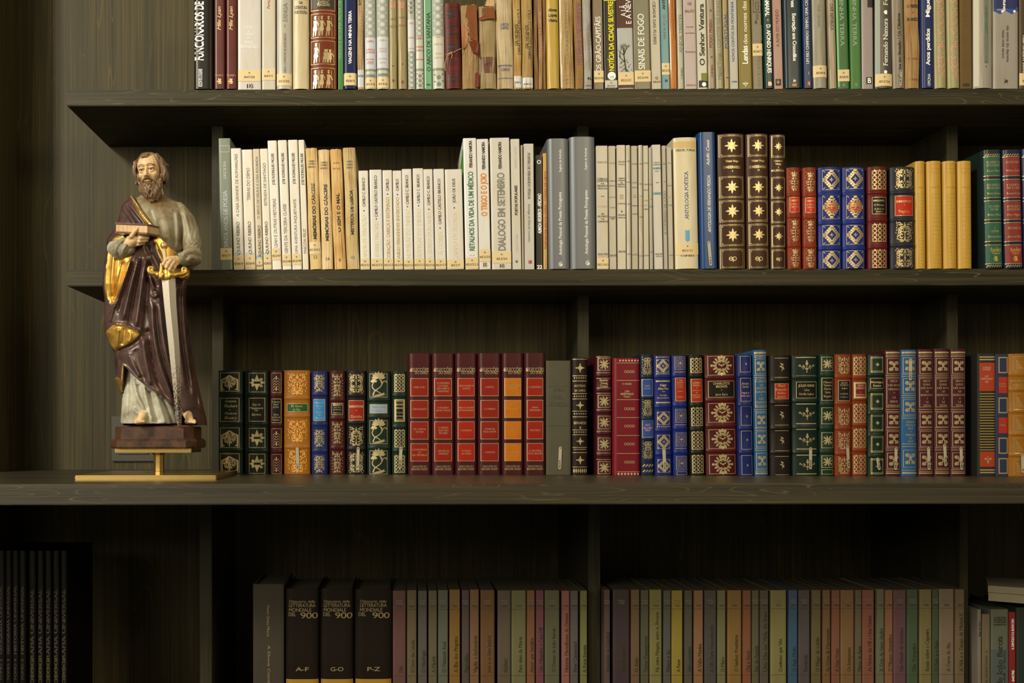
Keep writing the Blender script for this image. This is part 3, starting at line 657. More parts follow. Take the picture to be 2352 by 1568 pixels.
# one line per book: left x | right x | top y | lean | style | colour ^ label ^ decals, in the photo's pixels
ROW1 = '''
446|492|-60|0|S|1a1610^black glossy hardback with tall white capitals, first on the top shelf^u|FUNCIONÁRIOS DE|6|141|.30|20|w|b~r|160|200|.26|.45|w~u|INQUERITO|162|198|.36|6|k|b
493|519|-70|0|S|6d3a33^plum red book in creased shrink wrap with cream script^u|Mlle Lyan|18|72|.48|8|l|i~m|bird|178|196|.2|.85|l~h|Reader's|174|18|4|x
520|546.5|-70|0|S|6d2f28^plum red book with cream script and no shrink wrap^u|Mlle Lyan|18|72|.48|8|l|i~m|bird|178|196|.15|.8|l~h|Reader's|174|20|5|x
547|600.5|-80|0|p|e3d9c4^wide cream paperback with faint white title and a tan sticker near its foot^h|VIDA|63|16|6|w~h|E|71|5|5|w~h|OBRA|79|19|6|w~h|DE|87|9|5|w~h|RAUL|97|22|7|w~h|BRANDÃO|107|41|8|w~k|160|186|847/28~m|wb|191|203|.35|.7|k
602|634|-70|0|p|ded3b6^cream paperback with a small red word Portugal at the top^u|Portugal|-10|21|.5|6|r|i~k|157|184|847/1
636|672|-62|0|r|c3bca4^grey cream paperback lettered FANGA^u|FANGA|10|52|.58|9|n|s~l|61|7|n|.52|.57~u|OBRAS COMPLETAS DE ALVES REDOL|78|170|.56|5|n|s~k|170|198|853/25
673|712|-55|0|r|d9c693^yellowish beige book with stacked black capitals at its top^h|HISTORIA|-2|27|7|k|s~h|DA|8|9|6|k|s~h|LITERATURA|19|28|7|k|s~h|PORTUGUESA|30|29|7|k|s
713.5|775|-90|0|h|7c3312^thick russet hardback with black title panel and three gilt figure panels^r|-90|22|.04|.96|1b140e~h|TRAGÉDIAS|1|29|6|g|b~h|EURÍPEDES|8|24|4|g|b~h|TRAGÉDIAS|14|29|6|g|b~f|-60|27|.02|.94|g|1~m|greek|34|89|.02|.94|g|2~m|greek|96|150|.02|.94|g|1~m|greek|158|212|.02|.94|g|2
777|790|-50|0|p|3f8a3e^narrow bright green paperback with pale capitals^u|VERSOS E ALGUMA PROSA DE LUÍS|-20|137|.4|6|q|s
790|821|-70|0|S|232c56^navy book in creased plastic with white title Viagens and a tan sticker^u|VIAGENS NA MINHA TERRA|28|149|.5|7|w|b~k|170|198|858/3
822|838|-66|-1|o|c3a873^thin worn beige paperback with faint red script^u|Flores sem Fruto|26|138|.5|6|x|i~u|ALMEIDA GARRETT|-40|13|.4|7|k~r|161|201|.02|.98|W~h|858/|175|14|5|k|s
839|865.5|-40|-1|r|cdcfb4^first patterned grey green paperback, label lettered in orange red^r|-40|88|.05|.98|a9ae97~m|damask|-40|86|.08|.92|e~r|88|160|.02|.98|W~h|CAMILO|97|16|4|R|s~h|A MORGADA|116|19|4|R|s~h|DE ROMARIZ|122|20|4|R|s~h|LELLO E IRMÃO|138|19|3|R|s~h|EDITORES|144|14|3|R|s~h|PORTO|148|15|3|R|s~r|160|165|.02|.98|8a917c~m|bead|171|180|.1|.9|n~k|181|203|853/5
866|895|-40|-1|r|cdcfb4^second patterned grey green paperback, label lettered in pale orange^r|-40|86|.05|.98|a9ae97~m|damask|-40|85|.08|.92|e~r|86|158|.02|.98|W~h|CAMILO|95|16|4|x|s~h|AMOR DE|114|17|4|x|s~h|SALVAÇÃO|120|18|4|x|s~h|LELLO E IRMÃO|137|19|3|x|s~h|EDITORES|146|14|3|x|s~r|158|163|.02|.98|8a917c~m|bead|169|178|.1|.9|n~k|180|203|853/6
895|914|-40|-1|r|a3945a^first olive paperback with a small red round monogram at its foot^h|GARRETT|45|13|5|h|s~h|FREI LUÍS|62|16|6|h|s~h|**|154|5|5|k~m|crest|176|197|.1|.9|m~m|arab|6|22|.1|.9|x|2
915|937|-40|-2|r|a08c56^second olive paperback with a small red round monogram at its foot^h|GARRETT|42|15|5|h|s~h|VIAGENS|60|17|5|h|s~h|*|150|4|5|k~m|crest|181|199|.1|.9|m~m|arab|6|22|.1|.9|x|4
938|955.5|-45|-2|r|bfc2a8^narrow patterned grey paperback with a white label higher than its neighbours^m|damask|-40|35|.08|.92|n~r|46|119|.02|.98|e0dbcd~h|CAMILO|55|12|4|x|s~h|ANATEMA|88|13|4|x|s~h|EDITORES|113|13|3|x|s~r|119|203|.02|.98|9aa38e~m|damask|122|203|.05|.95|e
956|975.5|-38|-2|r|cdcfb4^patterned grey green paperback beside the bright green spine^r|-38|86|.05|.98|a3a991~m|damask|-38|85|.08|.92|e~h|CAMILO|90|16|4|R|s~h|CORAÇÃO|109|17|4|R|s~h|CABEÇA|117|16|4|R|s~h|EDITORES|138|17|3|R|s~r|159|164|.02|.98|8a917c~m|damask|170|203|.05|.95|n
976|994|-60|-2|p|79b481^mint green paperback with upright black capitals^u|O ARCO DE SANTANA|30|165|.58|8|k|s~r|-50|203|.0|.18|bfdcae~h|1861|195|12|4|k
994.5|1023|-48|-2.5|r|cdcfb4^patterned grey green paperback, last one, label lettered in yellow^r|-40|85|.05|.98|a3a991~m|damask|-40|84|.08|.92|e~r|85|158|.02|.98|dcd7bd~h|CAMILO|88|15|3|z|s~h|CENAS DA|104|18|4|z|s~h|FOZ|126|14|4|z|s~h|LELLO|135|18|3|z|s~r|159|164|.02|.98|8a917c~m|damask|172|203|.05|.95|n
1023.5|1062|10|-4.5|h|70211c^worn dark red cloth almanac stamped in black, twine at its side^m|leafsq|19|50|.08|.92|K~l|54|1|K~l|57|1|K~h|ALMANACH|63|30|7|K|b~h|DE|72|10|5|K|b~h|LEMBRANÇAS|81|31|7|K|b~l|88|1|K~l|91|1|K~m|leafsq|96|126|.08|.92|K~l|130|1|K~l|132|1|K~h|1871|148|20|11|K|b~l|165|1|K~m|diam|170|199|.08|.92|K
1063|1101|14|-4|o|a98855^torn book with bare sewn pages and scraps of red brown leather^h|ALMANACH|68|26|5|m~h|LEMBRANÇAS|82|24|5|m
1102|1142|19|-4|o|ab9464^torn tan book with a brown leather strip around its lower half^r|133|170|.02|.98|6b3a22~h|1872|150|20|7|k~r|22|50|.25|.98|7d4a2c
1142.5|1181|-60|-3|o|cfb98a^tall cracked beige book with small dark lettering and double rules^h|LUIZ DE|59|19|6|b~h|CAMÕES|67|19|6|b~l|152|1|b~l|154|1|b~h|LISBOA|162|20|6|b|.5|s~l|182|1.4|b
1181.5|1200|-60|-3|o|c49f58^narrow tan paperback with a white sticker, second volume of a pair^u|GIL VICENTE|57|107|.38|6|k~u|OBRAS COMPLETAS-VOL.II|23|128|.72|6|k~r|176|203|.02|.98|e2ddd0~h|848/2.|191|15|4|k|s
1200.5|1226|-60|-2|o|bb9a58^tan paperback with a white sticker and dark title on two lines^u|GIL VICENTE|60|114|.42|6|k~u|OBRAS COMPLETAS-VOL.I|26|138|.68|6|k~r|180|203|.02|.98|e2ddd0~h|848/2.1|195|20|4|k|s
1228|1237|-48|-1|o|9c7748^very thin brown paperback without lettering, left of the gold lettered one^
1238|1248.5|-45|-2|o|b28c58^thin brown paperback with faint red vertical title^u|D. QUIXOTE LISBOA|28|132|.5|5|x
1249|1256|-35|-2|o|a07440^thin torn brown sliver of a paperback left of the yellow book^
1257|1287|-50|-3|r|c9a53c^plain mustard yellow book with three lines of black type^h|Afonso|26|20|7|k|b~h|Lopes|38|20|7|k|b~h|Vieira|50|20|7|k|b
1288.5|1320.5|-42|-4|o|c0a064^tan paperback lettered CONTOS POPULARES with peeling edges^u|CONTOS POPULARES PORTUGUESES|8|163|.5|6|h~l|176|.8|h~h|LISBOA|185|22|5|h~h|1955|193|18|5|h~r|-40|203|0|.14|dccba0
1323|1342|-44|-5|o|a8813f^brown paperback with faded purple capitals^u|HISTORIAS CASTELHANAS|8|152|.5|9|v|b~h|LISBOA|181|14|5|h
1342.5|1362|-50|-4|o|b9b3a2^worn whitish grey paperback numbered 46^u|CULTURA PORTUGUESA|55|165|.7|4|n~h|46|182|9|7|k|.6|b~h|EUROPA|199|14|3|k
1365.5|1388.5|-60|-3|p|8c7759^taupe paperback lettered in cream OS GRÃO-CAPITÃES^u|OS GRÃO-CAPITÃES|40|168|.48|11|w|s~k|164|191|853/43
1389.5|1420|-60|-3|p|14150f^black paperback with bright yellow title and a white round badge^u|NOTÍCIA DA CIDADE SILVESTRE|5|165|.55|11|y|bs~l|2|3|y~D|176|.55|9.5|w~h|229|179|10|5|k|.55~r|186|203|.04|.98|d9d0b4~D|192|.5|2|n~h|853/57|199|19|4|k|.5|s
1421|1458|-70|-4.5|p|bebcaf^paperback brown above with a bare tree picture on white below^r|-70|66|0|1|4f2413~u|A LÃ|14|40|.42|12|w~u|E A NEVE|-5|58|.74|12|w~m|tree2|96|168|.05|.95|j|3~k|168|197|853/31~r|197|204|0|1|4f2413
1458.5|1497|-72|-4.5|p|85805f^wide khaki paperback with tall white capitals^u|SINAIS DE FOGO|34|162|.45|14|w|s~k|164|190|853/44
1498|1521|-65|-5|p|cfc3a4^cream paperback with small capitals running downwards and a round dot^d|A CIDADE DAS FLORES|-5|104|.42|6|d|s~D|181|.5|4|h~h|853/4|190|16|4|k|.5|s
1521.5|1540.5|-62|-5|p|71a1a0^pale blue paperback with dark title and a tan sticker^d|Os Cus de Judas|35|92|.5|6|n~u|ANTÓNIO|-30|24|.45|6|k|b~k|147|174|853/2~m|rider|178|197|.2|.8|k
1541|1557|-60|-5|o|cf8138^slender orange and cream mottled book^r|-60|203|0|.2|e8d9b4
1558|1573|-55|-4|r|c2bf9c^thin grey cream paperback with spaced grey capitals^u|ANJOS TRISTES|36|124|.5|6|n|s~u|COIMBRA|158|184|.6|4|n
1573.5|1603|-56|-4|p|c4b2a4^pinkish grey paperback lettered DE BALÃO^h|DE|11|9|6|m~h|BALÃO|28|22|6|m~h|Na Ilha|64|16|3|m~h|da Madeira|78|22|3|m~h|Romance|121|23|4|m~h|MCMXLVI|198|21|4|m
1603.5|1627|-66|-4|p|d8d4b6^white paperback with big bold black title O Senhor Ventura^u|O Senhor Ventura|12|153|.48|11|k|b~r|170|188|.35|1|7d8228~r|187|203|.1|.98|K~D|196|.62|5|w
1627.5|1644.5|-50|-4|r|ab9a78^narrow taupe paperback lettered in red FOGO PRESO^u|FOGO PRESO|48|113|.42|6|m|b~r|25|30|.38|.58|m~r|132|136|.4|.6|m~u|COIMBRA|152|182|.5|4|m|s
1645|1664|-50|-5|r|aca078^taupe paperback lettered CONTOS DA MONTANHA in spaced capitals^u|Miguel Torga - CONTOS DA MONTANHA|-30|186|.45|6|n|s
1664.5|1677|-50|-5|r|b19b62^thin tan paperback lettered PORTUGAL in blue^u|PORTUGAL|32|115|.45|6|b|s~r|180|182|.3|.8|b
1677.5|1698|-48|-4|p|c4c0ac^grey white paperback with blue title NOVOS CONTOS^u|NOVOS CONTOS DA MONTANHA|6|144|.42|6|b|n~h|COIMBRA|190|14|4|b
1699|1730|-75|-5|p|83700d^olive yellow paperback with white gothic word Lendas^u|dos nomes das terras|-38|105|.52|9|w~u|Lendas|108|150|.47|12|w|sb~m|emblem|188|203|.2|.7|w
1731|1754.5|-55|-5|p|8a7b58^paperback with an engraved facade picture and a tan sticker halfway^m|facade|-2|60|.12|.98|d~m|facade|-2|30|.12|.98|n~r|60|96|.05|.98|8f8568~m|petal|90|102|.2|.6|k~k|103|131|858/1~d|FREI LUÍS DE SOUSA|131|203|.6|6|n
1756.5|1777|-70|-5|S|123f38^dark teal paperback with white serif title and orange square^d|DO AMARAL|-20|42|.42|9|w|sb~r|49|53|.35|.55|O~d|D. AFONSO HENRIQUES|61|172|.5|9|w|sb~r|191|203|.25|.7|b0501c~h|B|197|8|8|w|.5|sb
1778|1801|-58|-5|p|b98f7d^pink paperback lettered A ALMA DO MUNDO^u|A ALMA DO MUNDO|25|110|.5|7|m~r|184|199|.18|.75|K~m|swirl|185|198|.22|.7|P
1801.5|1844.5|-80|-4|S|112f38^broad dark petrol book with white title down its spine^d|Exortação aos Crocodilos|36|145|.55|8|w|b~d|Lobo Antunes|-60|22|.5|8|w|b~m|rider|184|197|.38|.62|w~r|197|203|.38|.62|O
1845|1867|-60|-4|S|18355c^dark blue book with small white capitals and a red square at its foot^u|UM RIO CHAMADO TEMPO, UMA CASA CHAMADA TERRA|-75|152|.42|6|w|s~h|1|173|3|7|w~r|190|203|.4|.66|r~h|Q|196|5|5|w
1867.5|1900.5|-66|-4|r|a19b82^grey white paperback with small title CAFÉ CENTRAL and a tan sticker^d|CAFÉ CENTRAL|14|68|.45|6|n|s~k|155|182|858/4
1906|1924|-60|-5|r|ab9b7a^beige paperback with small title CAFÉ REPÚBLICA^d|CAFÉ REPÚBLICA|12|73|.45|6|d|s
1925|1953|-68|-5|p|1c6423^green paperback with a tan sticker above its foot^d|NA MINHA TERRA|-40|108|.45|9|q|s~k|163|190|858/8~r|-68|203|0|.14|7fcf7a~m|swirl|194|203|.3|.7|q
1954.5|1980|-68|-3|p|2a7420^green paperback without a sticker, right of its twin^d|NA MINHA TERRA|-40|108|.42|9|q|s~m|swirl|193|203|.3|.7|q
1980.5|2007.5|-58|-1|p|a1938a^pinkish grey paperback with a small black B square^r|180|196|.35|.85|K~h|B|188|8|11|w|.6|sb~r|-58|20|.5|.98|K
2010|2050|-74|0|r|504a3d^paperback with grey spine and pale edges, white diamonds around its title^r|-74|203|0|.25|aab09c~u|Fernando Namora|48|156|.55|10|w|s~u|Fogo|-20|18|.55|10|Y|s~m|pyr|29|38|.5|.65|w~D|33|.55|4|w~D|170|.55|4|w~k|174|202|853/26
2051|2079.5|-52|-4|r|8e826c^taupe paperback with bold black title ending Os Clássicos^u|Ensaios em Situação / Os Clássicos|36|182|.5|6|k|b~s|165|203|.55|14-2
2080|2113.5|-60|-2|o|b78f55^cracked tan paperback lettered O PRETO E BRANCO^h|O PRETO|19|25|7|k|b~h|*|35|4|5|k~h|BRANCO|49|25|7|k|b~h|2ª edição|139|24|4|u~h|1945|187|22|4|u
2114|2145|-75|-1|S|172f63^royal blue book with bold white title Anos perdidos^u|Anos perdidos|72|155|.48|9|w|b~u|Miguel S|-15|46|.48|9|w|b~u|OFICINA|175|203|.55|6|w
2146|2175|-55|-3|r|a9a06a^first yellowish paperback with slanting red capitals ARES^u|ARES DA MINHA SERRA|-42|184|.5|16|x|i
2177|2205.5|-55|-3|r|a9a06a^second yellowish paperback with slanting red capitals ARES^u|ARES DA MINHA SERRA|-42|184|.5|16|x|i
2206|2234.5|-64|-1|c|7b5a26^plain brown cloth book with faint upright lettering^d|JÚLIO|-10|18|.5|6|u~d|Tomo III|28|65|.5|6|u~r|195|202|.2|.75|2a2010
2236|2280.5|-80|0|r|a89e88^white edged paperback with a grey green stripe down its spine^r|-80|203|0|.24|d9d2b4~r|-80|150|.5|.72|77806a~d|ALMEIDA GARRETT|20|82|.61|6|G|i~h|m|147|8|7|G|.6~D|158|.6|1.6|m
2281.5|2340|-90|0|p|a8a08c^wide white paperback with a blue ornamental band and rider emblem^r|-90|24|.02|.98|1c2760~m|zigzag|20|36|.02|.98|b~D|30|.36|3|w~D|30|.84|3|w~d|Antunes|-10|30|.45|7|w|b~d|não entres tão depressa|62|146|.58|6|d~d|nessa noite escura|72|137|.40|6|d~m|rider|181|200|.38|.62|k
2341|2376|-70|0|p|4a3a22^dark brown paperback with pale capitals, last at the right end^u|PADRE ANTÓNIO VIEIRA|84|171|.35|8|w~k|172|200|854/1
'''
